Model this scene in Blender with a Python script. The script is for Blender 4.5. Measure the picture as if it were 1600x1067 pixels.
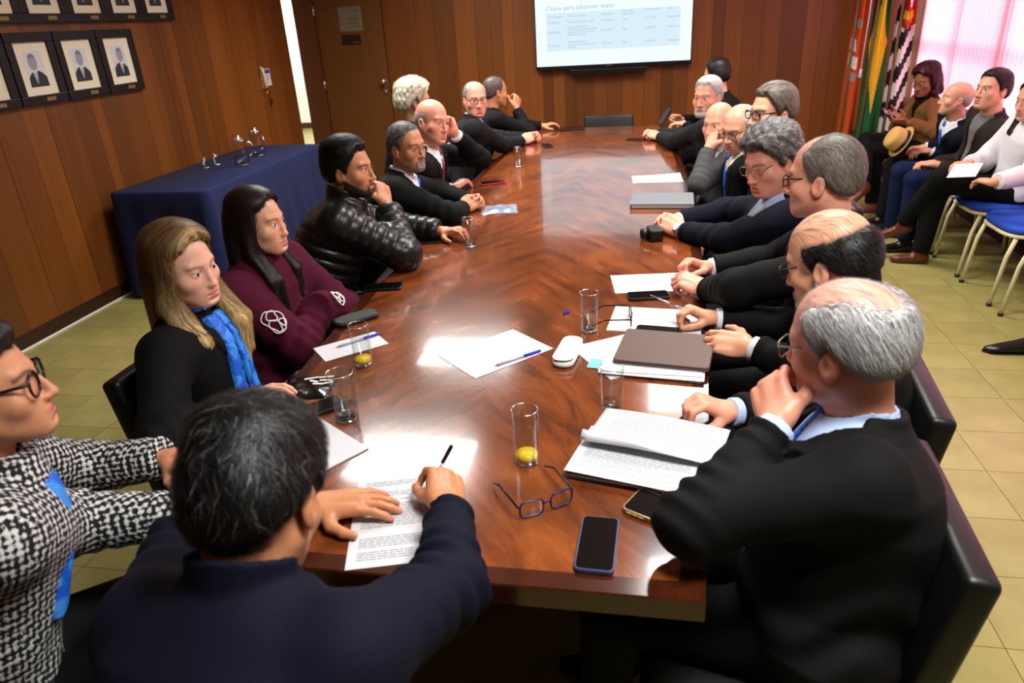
import bpy, bmesh, math, random
import numpy as np
from mathutils import Vector, Matrix

for o in list(bpy.data.objects):
    bpy.data.objects.remove(o, do_unlink=True)
scene = bpy.context.scene
COL = scene.collection
PI = math.pi
random.seed(7)
rng = np.random.default_rng(7)

# ------------------------------------------------------------------ camera
CAM_Z, TZ = 1.71, 0.76
YAW, PITCH, ROLL, FPX = -0.1965703, 0.42676121, -0.06048243, 1108.06
_f = Vector((math.sin(YAW) * math.cos(PITCH), math.cos(YAW) * math.cos(PITCH), -math.sin(PITCH)))
_r = Vector((math.cos(YAW), -math.sin(YAW), 0))
_u = _r.cross(_f)
_r2 = _r * math.cos(ROLL) + _u * math.sin(ROLL)
_u2 = -_r * math.sin(ROLL) + _u * math.cos(ROLL)
cam = bpy.data.cameras.new('camera')
cam.sensor_width = 36
cam.lens = FPX / 1600 * 36
cam.clip_start = 0.03
cam.dof.use_dof = True
cam.dof.focus_distance = 2.7
cam.dof.aperture_fstop = 4.0
camo = bpy.data.objects.new('camera', cam)
COL.objects.link(camo)
camo.matrix_world = Matrix(((_r2.x, _u2.x, -_f.x, 0), (_r2.y, _u2.y, -_f.y, 0), (_r2.z, _u2.z, -_f.z, CAM_Z), (0, 0, 0, 1)))
scene.camera = camo

# ------------------------------------------------------------------ world, lights, exposure
w = bpy.data.worlds.new('sky')
scene.world = w
w.use_nodes = True
w.node_tree.nodes['Background'].inputs[0].default_value = (0.95, 0.97, 1, 1)
w.node_tree.nodes['Background'].inputs[1].default_value = 1.0

def area_light(name, loc, sx, sy, power, color, rot):
    l = bpy.data.lights.new(name, 'AREA')
    l.shape = 'RECTANGLE'
    l.size, l.size_y, l.energy, l.color = sx, sy, power, color
    o = bpy.data.objects.new(name, l)
    o.location, o.rotation_euler = loc, rot
    COL.objects.link(o)
    return o

CEIL = 2.9
# daylight falling on the curtained windows from outside
area_light('window_daylight_offscreen', (7.5, 5.2, 2.2), 6.0, 12.0, 2000, (1.0, 0.96, 0.98), (0, PI / 2, 0))
# the corridor's own lamp
area_light('corridor_lamp_offscreen', (-6.0, 11.5, 2.85), 1.2, 1.2, 160, (1.0, 0.97, 0.9), (0, 0, 0))
LAMP_POS = [(-1.72, 4.38), (-1.72, 6.3), (0.55, 5.6), (0.55, 3.2), (0.55, 0.8)]   # panels mirrored in the table top, and the next one of the right-hand row
LAMP_STRENGTH = 5.0   # glow of the diffusers
LAMP_WATTS = 52.0
LAMP_SPREAD = 140.0
vs = scene.view_settings
vs.view_transform = 'Standard'
vs.look = 'None'
vs.gamma = 1.0
vs.use_curve_mapping = False
vs.exposure = 0.0

# ------------------------------------------------------------------ materials
def lin(c):
    c = c / 255.0
    return c / 12.92 if c <= 0.04045 else ((c + 0.055) / 1.055) ** 2.4

def rgb(h, g=None, b=None):
    if g is None:
        h, g, b = int(h[0:2], 16), int(h[2:4], 16), int(h[4:6], 16)
    return (lin(h), lin(g), lin(b), 1.0)

MATS = {}

def base_mat(name):
    m = bpy.data.materials.new(name)
    m.use_nodes = True
    nt = m.node_tree
    return m, nt, nt.nodes['Principled BSDF']

def mat(name, col, rough=0.5, metal=0.0, noise=0.06, nscale=40.0, bump=0.0, spec=0.5, trans=0.0, ior=1.45, emis=None, estr=0.0, coat=0.0, sheen=0.0, attr=None, bdist=0.002, sss=0.0):
    if name in MATS:
        return MATS[name]
    m, nt, b = base_mat(name)
    L = nt.links
    b.inputs['Roughness'].default_value = rough
    b.inputs['Metallic'].default_value = metal
    b.inputs['Specular IOR Level'].default_value = spec
    b.inputs['Transmission Weight'].default_value = trans
    b.inputs['IOR'].default_value = ior
    b.inputs['Coat Weight'].default_value = coat
    b.inputs['Sheen Weight'].default_value = sheen
    if sss:
        b.inputs['Subsurface Weight'].default_value = sss
        b.inputs['Subsurface Radius'].default_value = (0.012, 0.005, 0.003)
        b.inputs['Subsurface Scale'].default_value = 0.6
    tc = nt.nodes.new('ShaderNodeTexCoord')
    n = nt.nodes.new('ShaderNodeTexNoise')
    n.inputs['Scale'].default_value = nscale
    n.inputs['Detail'].default_value = 4
    L.new(tc.outputs['Object'], n.inputs['Vector'])
    mr = nt.nodes.new('ShaderNodeMapRange')
    mr.inputs[3].default_value = 1 - noise * 2
    mr.inputs[4].default_value = 1 + noise * 2
    L.new(n.outputs['Fac'], mr.inputs[0])
    mx = nt.nodes.new('ShaderNodeMix')
    mx.data_type = 'RGBA'
    mx.blend_type = 'MULTIPLY'
    mx.inputs[0].default_value = 1.0
    mx.inputs[6].default_value = col
    if attr:
        a = nt.nodes.new('ShaderNodeAttribute')
        a.attribute_name = attr
        L.new(a.outputs['Color'], mx.inputs[6])
    L.new(mr.outputs[0], mx.inputs[7])
    L.new(mx.outputs[2], b.inputs['Base Color'])
    if bump:
        bp = nt.nodes.new('ShaderNodeBump')
        bp.inputs['Strength'].default_value = bump
        bp.inputs['Distance'].default_value = bdist
        L.new(n.outputs['Fac'], bp.inputs['Height'])
        L.new(bp.outputs[0], b.inputs['Normal'])
    if emis:
        b.inputs['Emission Color'].default_value = emis
        b.inputs['Emission Strength'].default_value = estr
    MATS[name] = m
    return m

def wood_mat(name, c1, c2, rough, scale=(14, 14, 0.7), tone=0.5, coat=0.0, gs=3.0, dist=1.5):
    """long streaky grain along local z, tone different on every board"""
    m, nt, b = base_mat(name)
    L = nt.links
    tc = nt.nodes.new('ShaderNodeTexCoord')
    mp = nt.nodes.new('ShaderNodeMapping')
    mp.inputs['Scale'].default_value = scale
    L.new(tc.outputs['Object'], mp.inputs[0])
    oi = nt.nodes.new('ShaderNodeObjectInfo')
    n = nt.nodes.new('ShaderNodeTexNoise')
    n.noise_dimensions = '4D'
    n.inputs['Scale'].default_value = gs
    n.inputs['Detail'].default_value = 8
    n.inputs['Roughness'].default_value = 0.6
    n.inputs['Distortion'].default_value = dist
    ml = nt.nodes.new('ShaderNodeMath'); ml.operation = 'MULTIPLY'; ml.inputs[1].default_value = 37.0
    L.new(oi.outputs['Random'], ml.inputs[0])
    L.new(ml.outputs[0], n.inputs['W'])
    L.new(mp.outputs[0], n.inputs['Vector'])
    cr = nt.nodes.new('ShaderNodeValToRGB')
    cr.color_ramp.elements[0].position = 0.25
    cr.color_ramp.elements[0].color = c1
    cr.color_ramp.elements[1].position = 0.75
    cr.color_ramp.elements[1].color = c2
    L.new(n.outputs['Fac'], cr.inputs[0])
    mr = nt.nodes.new('ShaderNodeMapRange')
    mr.inputs[3].default_value = 1 - tone
    mr.inputs[4].default_value = 1 + tone
    L.new(oi.outputs['Random'], mr.inputs[0])
    mx = nt.nodes.new('ShaderNodeMix'); mx.data_type = 'RGBA'; mx.blend_type = 'MULTIPLY'; mx.inputs[0].default_value = 1
    L.new(cr.outputs[0], mx.inputs[6]); L.new(mr.outputs[0], mx.inputs[7])
    L.new(mx.outputs[2], b.inputs['Base Color'])
    b.inputs['Roughness'].default_value = rough
    b.inputs['Coat Weight'].default_value = coat
    b.inputs['Coat Roughness'].default_value = 0.1
    MATS[name] = m
    return m

M_panel = wood_mat('panel_wood', rgb(80, 42, 10), rgb(138, 78, 26), 0.4, tone=0.33)
M_base = wood_mat('baseboard_wood', rgb(42, 20, 8), rgb(62, 30, 12), 0.45, tone=0.1)
M_door = wood_mat('door_wood', rgb(88, 52, 16), rgb(112, 68, 24), 0.45, tone=0.05)
M_frame = wood_mat('frame_wood', rgb(84, 42, 16), rgb(104, 54, 22), 0.45, tone=0.05)
M_legwood = wood_mat('chair_wood', rgb(70, 36, 16), rgb(104, 56, 26), 0.35, tone=0.05)
M_black = mat('black_plastic', rgb(14, 14, 15), 0.35, noise=0.02)
M_leather = mat('black_leather', rgb(9, 9, 10), 0.42, bump=0.15, nscale=260, noise=0.05)
M_chrome = mat('steel', rgb(200, 200, 200), 0.25, metal=1.0, noise=0.02)
M_brass = mat('brass', rgb(190, 150, 60), 0.3, metal=1.0, noise=0.03)
M_paper = mat('white_paper', rgb(208, 209, 213), 0.85, noise=0.01)
M_ink = mat('grey_ink', rgb(110, 112, 120), 0.9, noise=0.02)
M_ceil = mat('ceiling_paint', rgb(200, 196, 186), 0.9, noise=0.02)
M_white = mat('white_paint', rgb(232, 232, 222), 0.8, noise=0.02)
M_phone = mat('phone_glass', rgb(8, 8, 10), 0.08, noise=0.0, spec=0.5)

def thin_glass(name, tint, edge, ior):
    """thin walled glass: clear where seen face on, reflecting towards its edges"""
    m, nt, b = base_mat(name)
    L = nt.links; N = nt.nodes.new
    lw = N('ShaderNodeLayerWeight'); lw.inputs['Blend'].default_value = edge
    cr = N('ShaderNodeMix'); cr.data_type = 'RGBA'; cr.inputs[6].default_value = tint; cr.inputs[7].default_value = (.82, .85, .85, 1)
    L.new(lw.outputs['Facing'], cr.inputs[0])
    tr = N('ShaderNodeBsdfTransparent'); L.new(cr.outputs[2], tr.inputs[0])
    gl = N('ShaderNodeBsdfGlossy'); gl.inputs['Roughness'].default_value = 0.02
    mx = N('ShaderNodeMixShader'); 
    pw = N('ShaderNodeMath'); pw.operation = 'POWER'; pw.inputs[1].default_value = 2.6; L.new(lw.outputs['Facing'], pw.inputs[0])
    ma = N('ShaderNodeMath'); ma.operation = 'MULTIPLY_ADD'; ma.inputs[1].default_value = (ior - 1.0) * .85; ma.inputs[2].default_value = (ior - 1.0) ** 2 * .16; L.new(pw.outputs[0], ma.inputs[0])
    L.new(ma.outputs[0], mx.inputs[0]); L.new(tr.outputs[0], mx.inputs[1]); L.new(gl.outputs[0], mx.inputs[2])
    L.new(mx.outputs[0], nt.nodes['Material Output'].inputs['Surface'])
    MATS[name] = m
    return m
M_gl = thin_glass('clear_glass', (.97, .985, .98, 1), .25, 1.5)
M_water = thin_glass('water', (.93, .96, .96, 1), .3, 1.33)
def edge_glass():
    m, nt, b = base_mat('glass_edge')
    L = nt.links; N = nt.nodes.new
    tr = N('ShaderNodeBsdfTransparent'); tr.inputs[0].default_value = (.9, .92, .92, 1)
    gl = N('ShaderNodeBsdfGlossy'); gl.inputs['Roughness'].default_value = 0.12; gl.inputs['Color'].default_value = (.95, .97, .97, 1)
    mx = N('ShaderNodeMixShader'); mx.inputs[0].default_value = .38
    L.new(tr.outputs[0], mx.inputs[1]); L.new(gl.outputs[0], mx.inputs[2]); L.new(mx.outputs[0], nt.nodes['Material Output'].inputs['Surface'])
    return m
M_gedge = edge_glass()
M_glass = thin_glass('window_glass', (.98, .98, .98, 1), .1, 1.3)

def table_wood():
    m, nt, b = base_mat('table_veneer')
    L = nt.links
    N = nt.nodes.new
    tc = N('ShaderNodeTexCoord')
    sep = N('ShaderNodeSeparateXYZ'); L.new(tc.outputs['Object'], sep.inputs[0])
    # grain runs diagonally, mirrored about the long middle line of the top
    ab = N('ShaderNodeMath'); ab.operation = 'ABSOLUTE'; L.new(sep.outputs[0], ab.inputs[0])
    cb = N('ShaderNodeCombineXYZ'); L.new(ab.outputs[0], cb.inputs[0]); L.new(sep.outputs[1], cb.inputs[1])
    mp = N('ShaderNodeMapping'); mp.inputs['Rotation'].default_value = (0, 0, math.radians(-32)); mp.inputs['Scale'].default_value = (1.0, 1.0, 1)
    L.new(cb.outputs[0], mp.inputs[0])
    mp2 = N('ShaderNodeMapping'); mp2.inputs['Scale'].default_value = (7.0, 1.6, 1); L.new(mp.outputs[0], mp2.inputs[0])
    n1 = N('ShaderNodeTexNoise'); n1.inputs['Scale'].default_value = 1.6; n1.inputs['Detail'].default_value = 9; n1.inputs['Roughness'].default_value = 0.62; n1.inputs['Distortion'].default_value = 1.3
    L.new(mp2.outputs[0], n1.inputs['Vector'])
    n2 = N('ShaderNodeTexNoise'); n2.inputs['Scale'].default_value = 2.4; n2.inputs['Detail'].default_value = 3; n2.inputs['Distortion'].default_value = 1.0
    L.new(tc.outputs['Object'], n2.inputs['Vector'])
    cr = N('ShaderNodeValToRGB')
    e = cr.color_ramp.elements
    e[0].position, e[0].color = 0.25, rgb(58, 24, 9)
    e[1].position, e[1].color = 0.78, rgb(146, 80, 35)
    k = e.new(0.45); k.color = rgb(104, 50, 20)
    k = e.new(0.57); k.color = rgb(126, 63, 26)
    L.new(n1.outputs['Fac'], cr.inputs[0])
    mr = N('ShaderNodeMapRange'); mr.inputs[1].default_value = .3; mr.inputs[2].default_value = .7; mr.inputs[3].default_value = 0.62; mr.inputs[4].default_value = 1.2
    L.new(n2.outputs['Fac'], mr.inputs[0])
    mx = N('ShaderNodeMix'); mx.data_type = 'RGBA'; mx.blend_type = 'MULTIPLY'; mx.inputs[0].default_value = 1
    L.new(cr.outputs[0], mx.inputs[6]); L.new(mr.outputs[0], mx.inputs[7])
    L.new(mx.outputs[2], b.inputs['Base Color'])
    b.inputs['Roughness'].default_value = 0.16
    b.inputs['Coat Weight'].default_value = 0.5
    b.inputs['Coat Roughness'].default_value = 0.05
    n3 = N('ShaderNodeTexNoise'); n3.inputs['Scale'].default_value = 5; n3.inputs['Detail'].default_value = 2
    L.new(tc.outputs['Object'], n3.inputs['Vector'])
    bp = N('ShaderNodeBump'); bp.inputs['Strength'].default_value = 0.12; bp.inputs['Distance'].default_value = 0.004
    L.new(n3.outputs['Fac'], bp.inputs['Height']); L.new(bp.outputs[0], b.inputs['Normal']); L.new(bp.outputs[0], b.inputs['Coat Normal'])
    return m
M_table = table_wood()
M_tedge = wood_mat('table_edge_wood', rgb(40, 14, 6), rgb(74, 32, 13), 0.16, scale=(10, 1, 10), tone=0.05, coat=0.5)

def tile_mat():
    m, nt, b = base_mat('vinyl_tile')
    L = nt.links
    oi = nt.nodes.new('ShaderNodeObjectInfo')
    tc = nt.nodes.new('ShaderNodeTexCoord')
    n = nt.nodes.new('ShaderNodeTexNoise'); n.inputs['Scale'].default_value = 5; n.inputs['Detail'].default_value = 6
    L.new(tc.outputs['Object'], n.inputs['Vector'])
    cr = nt.nodes.new('ShaderNodeValToRGB')
    cr.color_ramp.elements[0].color = rgb(140, 130, 74); cr.color_ramp.elements[0].position = .3
    cr.color_ramp.elements[1].color = rgb(156, 146, 88); cr.color_ramp.elements[1].position = .7
    L.new(n.outputs['Fac'], cr.inputs[0])
    mr = nt.nodes.new('ShaderNodeMapRange'); mr.inputs[3].default_value = .95; mr.inputs[4].default_value = 1.05
    L.new(oi.outputs['Random'], mr.inputs[0])
    mx = nt.nodes.new('ShaderNodeMix'); mx.data_type = 'RGBA'; mx.blend_type = 'MULTIPLY'; mx.inputs[0].default_value = 1
    L.new(cr.outputs[0], mx.inputs[6]); L.new(mr.outputs[0], mx.inputs[7])
    L.new(mx.outputs[2], b.inputs['Base Color'])
    b.inputs['Roughness'].default_value = 0.24
    return m
M_tile = tile_mat()
M_grout = mat('tile_joint', rgb(120, 108, 66), 0.7)

# ------------------------------------------------------------------ mesh helpers
def new_obj(name, me, material=None, parent=None, smooth=False):
    o = bpy.data.objects.new(name, me)
    COL.objects.link(o)
    if material is not None and len(me.materials) == 0:
        me.materials.append(material)
    if parent is not None:
        o.parent = parent
    if smooth:
        me.polygons.foreach_set('use_smooth', [True] * len(me.polygons))
    return o

def pyd(name, v, f, material=None, parent=None, smooth=False):
    me = bpy.data.meshes.new(name)
    me.from_pydata([tuple(map(float, p)) for p in v], [], [tuple(int(i) for i in q) for q in f])
    me.update()
    return new_obj(name, me, material, parent, smooth)

def tag(o, label=None, cat=None, group=None, kind=None):
    if label: o['label'] = label
    if cat: o['category'] = cat
    if group: o['group'] = group
    if kind: o['kind'] = kind
    return o

def empty(name, loc=(0, 0, 0), rz=0.0):
    o = bpy.data.objects.new(name, None)
    o.empty_display_size = 0.1
    COL.objects.link(o)
    o.location = loc
    o.rotation_euler = (0, 0, rz)
    return o

BM = None
def box_bm(bm, lo, hi, bevel=0.0, seg=2, M=None):
    r = bmesh.ops.create_cube(bm, size=1.0)
    vs_ = r['verts']
    for v in vs_:
        v.co = Vector([lo[i] + (v.co[i] + .5) * (hi[i] - lo[i]) for i in range(3)])
    if bevel:
        ed = {e for v in vs_ for e in v.link_edges}
        r2 = bmesh.ops.bevel(bm, geom=list(ed), offset=bevel, segments=seg, affect='EDGES', profile=0.5)
        vs_ = list({v for f in r2['faces'] for v in f.verts} | {v for v in vs_ if v.is_valid})
    if M is not None:
        bmesh.ops.transform(bm, matrix=M, verts=[v for v in vs_ if v.is_valid])

def box(name, lo, hi, material, parent=None, bevel=0.0, seg=2, M=None, smooth=False):
    bm = bmesh.new()
    box_bm(bm, lo, hi, bevel, seg, M)
    me = bpy.data.meshes.new(name)
    bm.to_mesh(me); bm.free()
    return new_obj(name, me, material, parent, smooth)

_unit = {}
def ubox(name, lo, hi, material, parent=None):
    """box that shares one unit-cube mesh per material"""
    key = material.name
    if key not in _unit:
        bm = bmesh.new(); bmesh.ops.create_cube(bm, size=1.0)
        me = bpy.data.meshes.new('unit_' + key); bm.to_mesh(me); bm.free(); me.materials.append(material)
        _unit[key] = me
    o = bpy.data.objects.new(name, _unit[key]); COL.objects.link(o)
    o.location = [(a + b) / 2 for a, b in zip(lo, hi)]
    o.scale = [b - a for a, b in zip(lo, hi)]
    if parent: o.parent = parent
    return o

def tube_data(pts, r, n=8, closed=False, flat=1.0):
    pts = [Vector(p) for p in pts]
    m = len(pts)
    rs = r if hasattr(r, '__len__') else [r] * m
    V, Fc = [], []
    prev = None
    for i, p in enumerate(pts):
        if closed:
            t = pts[(i + 1) % m] - pts[i - 1]
        else:
            t = pts[min(i + 1, m - 1)] - pts[max(i - 1, 0)]
        t.normalize()
        if prev is None:
            a = Vector((0, 0, 1)) if abs(t.z) < .9 else Vector((1, 0, 0))
            s = t.cross(a).normalized()
        else:
            s = (prev - t * prev.dot(t)).normalized()
        prev = s
        q = t.cross(s)
        for k in range(n):
            an = 2 * PI * k / n
            V.append(p + (s * math.cos(an) + q * math.sin(an) * flat) * rs[i])
    for i in range(m if closed else m - 1):
        j = (i + 1) % m
        for k in range(n):
            l = (k + 1) % n
            Fc.append((i * n + k, i * n + l, j * n + l, j * n + k))
    if not closed:
        Fc.append(tuple(range(n))[::-1]); Fc.append(tuple(range((m - 1) * n, m * n)))
    return V, Fc

def tube(name, pts, r, material, parent=None, n=8, closed=False, flat=1.0):
    v, f = tube_data(pts, r, n, closed, flat)
    return pyd(name, v, f, material, parent, True)

def join_data(parts):
    V, Fc = [], []
    for v, f in parts:
        o = len(V)
        V += list(v); Fc += [tuple(i + o for i in q) for q in f]
    return V, Fc

def lathe_data(prof, n=24):
    V, Fc = [], []
    for r, z in prof:
        for k in range(n):
            a = 2 * PI * k / n
            V.append((r * math.cos(a), r * math.sin(a), z))
    for i in range(len(prof) - 1):
        for k in range(n):
            l = (k + 1) % n
            Fc.append((i * n + k, i * n + l, (i + 1) * n + l, (i + 1) * n + k))
    return V, Fc

def lathe(name, prof, material, parent=None, n=24):
    v, f = lathe_data(prof, n)
    return pyd(name, v, f, material, parent, True)

def rrect(w_, h_, r, n=5):
    out = []
    for cx, cy, a0 in ((w_ / 2 - r, h_ / 2 - r, 0), (-w_ / 2 + r, h_ / 2 - r, 90), (-w_ / 2 + r, -h_ / 2 + r, 180), (w_ / 2 - r, -h_ / 2 + r, 270)):
        for k in range(n + 1):
            a = math.radians(a0 + 90 * k / n)
            out.append((cx + r * math.cos(a), cy + r * math.sin(a)))
    return out

def slab(name, outline, z0, z1, material, parent=None, bev=0.0, smooth=False):
    """prism with a small chamfer on the upper and lower rims"""
    n = len(outline)
    cx = sum(p[0] for p in outline) / n; cy = sum(p[1] for p in outline) / n
    def ring(z, ins):
        o = []
        for x, y in outline:
            d = math.hypot(x - cx, y - cy) or 1
            k = (d - ins) / d
            o.append((cx + (x - cx) * k, cy + (y - cy) * k, z))
        return o
    rings = [ring(z0, bev), ring(z0 + bev, 0), ring(z1 - bev, 0), ring(z1, bev)] if bev else [ring(z0, 0), ring(z1, 0)]
    V = [p for r_ in rings for p in r_]
    Fc = []
    for i in range(len(rings) - 1):
        for k in range(n):
            l = (k + 1) % n
            Fc.append((i * n + k, i * n + l, (i + 1) * n + l, (i + 1) * n + k))
    Fc.append(tuple(range(n))[::-1]); Fc.append(tuple(range((len(rings) - 1) * n, len(rings) * n)))
    return pyd(name, V, Fc, material, parent, smooth)

def copy_tree(o, parent=None):
    c = o.copy(); COL.objects.link(c)
    c.parent = parent
    for ch in o.children:
        copy_tree(ch, c)
    return c

def text_mesh(name, body, size, material, parent, loc, rot=(0, 0, 0), align='LEFT', ext=0.0):
    cu = bpy.data.curves.new(name, 'FONT')
    cu.body = body; cu.size = size; cu.align_x = align; cu.extrude = ext; cu.resolution_u = 2
    cu.space_line = 0.95
    t = bpy.data.objects.new(name, cu); COL.objects.link(t)
    dg = bpy.context.evaluated_depsgraph_get()
    me = bpy.data.meshes.new_from_object(t.evaluated_get(dg))
    bpy.data.objects.remove(t, do_unlink=True)
    me.name = name
    me.materials.clear()
    o = new_obj(name, me, material, parent)
    o.location = loc; o.rotation_euler = rot
    return o

# ------------------------------------------------------------------ room shell
XL, XR, YB, YF = -3.757, 2.62, -1.6, 7.95
S = lambda o: tag(o, kind='structure')

fl = S(box('floor', (XL - 4.2, YB, -0.12), (XR + .1, 14.2, -0.006), M_grout))
TS = 0.3
spots = []
x0, y0 = -3.757, 1.98 - 12 * TS
nx, ny = 22, 33
seen = []
for i in range(nx):
    for j in range(ny):
        cx, cy = x0 + (i + .5) * TS, y0 + (j + .5) * TS
        if cy > YF or cx > XR:
            continue
        vis = (cx > 0.75 and 1.2 < cy < 6.8) or (cx < -1.3 and 1.3 < cy < 6.2) or (-1.2 < cx < .6 and cy < 1.0 and cy > -.2)
        seen.append((0 if vis else 1, abs(cy - 3), cx, cy))
seen.sort()
def tile_mesh():
    h = TS / 2 - 0.0012
    bm = bmesh.new(); box_bm(bm, (-h, -h, -.006), (h, h, 0))
    me = bpy.data.meshes.new('floor_tile'); bm.to_mesh(me); bm.free(); me.materials.append(M_tile)
    return me
tme = tile_mesh()
for k, (_, _, cx, cy) in enumerate(seen[:300]):
    o = bpy.data.objects.new('floor_tile', tme); COL.objects.link(o); o.location = (cx, cy, 0); o.parent = fl
V, Fc = [], []
h = TS / 2 - .0012
rest = [(c[2], c[3]) for c in seen[300:]]
rest += [(XL - (i + .5) * TS, 7.4 + (j + .5) * TS) for i in range(13) for j in range(21)] + [(XL + (i + .5) * TS, YF + .1 + (j + .5) * TS) for i in range(2) for j in range(0)]
for cx, cy in rest:
    b0 = len(V)
    V += [(cx - h, cy - h, 0), (cx + h, cy - h, 0), (cx + h, cy + h, 0), (cx - h, cy + h, 0)]
    Fc.append((b0, b0 + 1, b0 + 2, b0 + 3))
ft = pyd('floor_tiles', V, Fc, M_tile, fl); ft['kind'] = 'stuff'

S(box('ceiling', (XL - .2, YB - .1, CEIL), (XR + .1, YF + .1, CEIL + .1), M_ceil))
def boards(wall, axis, a0, a1, fixed, sign, z0, z1, wmin, wmax, skip=()):
    """vertical boards, one object each; joints are 3 mm gaps"""
    a = a0
    while a < a1 - 0.02:
        wd = min(random.uniform(wmin, wmax), a1 - a)
        if a1 - a - wd < 0.05: wd = a1 - a
        pr = random.uniform(0.010, 0.013)
        lo_, hi_ = a + .0012, a + wd - .0012
        if axis == 'y':
            xa, xb = sorted((fixed, fixed + sign * pr))
            ubox('wall_board', (xa, lo_, z0), (xb, hi_, z1), M_panel, wall)
        else:
            ya, yb = sorted((fixed, fixed + sign * pr))
            ubox('wall_board', (lo_, ya, z0), (hi_, yb, z1), M_panel, wall)
        a += wd
M_back = mat('wall_backing', rgb(84, 44, 14), 0.8)
WL = S(box('wall_left', (XL - .12, YB, 0), (XL - .013, 7.655, CEIL), M_back))
boards(WL, 'y', YB, 7.655, XL - .013, 1, 0.1, CEIL, 0.09, 0.27)
S(box('baseboard_left', (XL - .012, YB, 0.012), (XL + .004, 7.655, 0.1), M_base))
S(box('trim_1', (XL - .012, YB, 0), (XL + .008, 7.655, 0.012), M_white))
WF = S(box('wall_far', (XL, YF + .013, 0), (XR + .1, YF + .12, CEIL), M_back))
boards(WF, 'x', -2.83, XR, YF + .013, -1, 0.1, CEIL, 0.11, 0.24)
S(box('baseboard_far', (-2.83, YF - .004, 0), (XR, YF + .012, 0.1), M_base))
WB = S(box('wall_back', (XL - .12, YB - .12, 0), (XR + .1, YB - .013, CEIL), M_back))
boards(WB, 'x', XL, XR, YB - .013, 1, 0.0, CEIL, 0.2, 0.3)
# right wall: panelled below the window, header above it, piers at both ends
WR = S(box('wall_right', (XR + .013, YB, 0), (XR + .12, YF, 0.7), M_back))
boards(WR, 'y', YB, YF, XR + .013, -1, 0.1, 0.7, 0.15, 0.27)
S(box('baseboard_right', (XR - .004, YB, 0), (XR + .012, YF, 0.1), M_base))
S(box('wall_right_header', (XR, YB, 2.62), (XR + .12, YF, CEIL), M_white))
S(box('wall_right_pier', (XR, YB, 0.7), (XR + .12, 2.6, 2.62), M_white))

M_alu = mat('window_frame_paint', rgb(206, 200, 196), 0.4, noise=0.02)
for k, (ya, yb) in enumerate(((2.6, 4.4), (4.4, 6.2), (6.2, 7.95))):
    wn = S(box('window_%d' % (k + 1), (XR + .03, ya, 0.70), (XR + .09, yb, 0.76), M_alu))
    box('window_frame', (XR + .03, ya, 2.56), (XR + .09, yb, 2.62), M_alu, wn)
    for y in (ya, yb - .05, (ya + yb) / 2 - .025):
        box('window_frame', (XR + .03, y, .76), (XR + .09, y + .05, 2.56), M_alu, wn)
    for zz in (1.25, 1.85):
        box('window_bar', (XR + .04, ya + .05, zz), (XR + .08, yb - .05, zz + .04), M_alu, wn)
    for (p0, p1) in ((ya + .05, (ya + yb) / 2 - .025), ((ya + yb) / 2 + .025, yb - .05)):
        for (z0, z1) in ((.76, 1.25), (1.29, 1.85), (1.89, 2.56)):
            box('pane', (XR + .055, p0, z0), (XR + .061, p1, z1), M_glass, wn)

# corridor seen through the gap beside the door
S(box('wall_corridor', (XL - 4.2, 13.3, 0.1), (XL + .1, 13.4, CEIL), M_white))
S(box('baseboard_corridor', (XL - 4.2, 13.26, 0), (XL + .1, 13.3, 0.1), M_base))
S(box('wall_corridor_side', (XL - .02, YF + .13, 0), (XL + .1, 13.3, CEIL), M_white))
S(box('wall_corridor_outer', (XL - 4.3, 7.3, 0), (XL - 4.2, 13.4, CEIL), M_white))
S(box('wall_corridor_back', (XL - 4.2, 7.2, 0), (XL - .13, 7.3, CEIL), M_white))
S(box('ceiling_corridor', (XL - 4.3, 7.2, CEIL), (XL + .1, 13.4, CEIL + .1), M_ceil))

# door and its frame on the far wall
dr = S(box('door_1', (-3.52, YF - .03, 0.01), (-2.775, YF + .012, 2.2), M_door))
S(box('trim_2', (-3.757, YF - .05, 0), (-3.53, YF + .012, CEIL), M_frame))
S(box('trim_3', (-2.83, YF - .02, 0), (-2.775, YF + .012, CEIL), M_frame))
S(box('trim_4', (-3.53, YF - .04, 2.21), (-2.77, YF + .012, CEIL), M_frame))
for z in (1.9, 1.15, .3):
    tube('hinge', [(-3.525, YF - .045, z - .05), (-3.525, YF - .045, z + .05)], .009, M_chrome, dr)
lathe_v, lathe_f = lathe_data([(0, 0), (.026, 0), (.026, .006), (.012, .012), (.012, .03), (.024, .04), (.028, .052), (.022, .064), (0, .068)], 16)
kn = pyd('door_knob', [(-2.83 + x, YF - .03 - z, 1.16 + y) for x, y, z in lathe_v], lathe_f, M_chrome, dr, True)
pyd('lock_plate', [(-2.83 + x * .8, YF - .03 - z * .25, 1.05 + y * .8) for x, y, z in lathe_v], lathe_f, M_chrome, dr, True)
ns = tag(box('door_notice', (-3.255, YF - .034, 1.68), (-2.995, YF - .031, 1.92), mat('notice_paper', rgb(112, 104, 84), .7)), 'grey paper notice taped high on the wooden door', 'notice')
for i, (ww, zz) in enumerate(((.05, 1.87), (.14, 1.80), (.12, 1.775), (.13, 1.75), (.08, 1.725))):
    box('printed_line', (-3.03 - ww, YF - .0345, zz), (-3.03, YF - .034, zz + .007), mat('notice_ink', rgb(70, 64, 50), .8), ns)
pl = tag(box('door_plaque', (-3.25, YF - .042, 1.55), (-3.035, YF - .031, 1.645), mat('dark_plaque', rgb(44, 26, 12), .35), bevel=.003), 'small dark brown plaque under the notice on the door', 'plaque')
box('metal_strip', (-3.13, YF - .044, 1.562), (-3.05, YF - .042, 1.574), M_chrome, pl)

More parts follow.
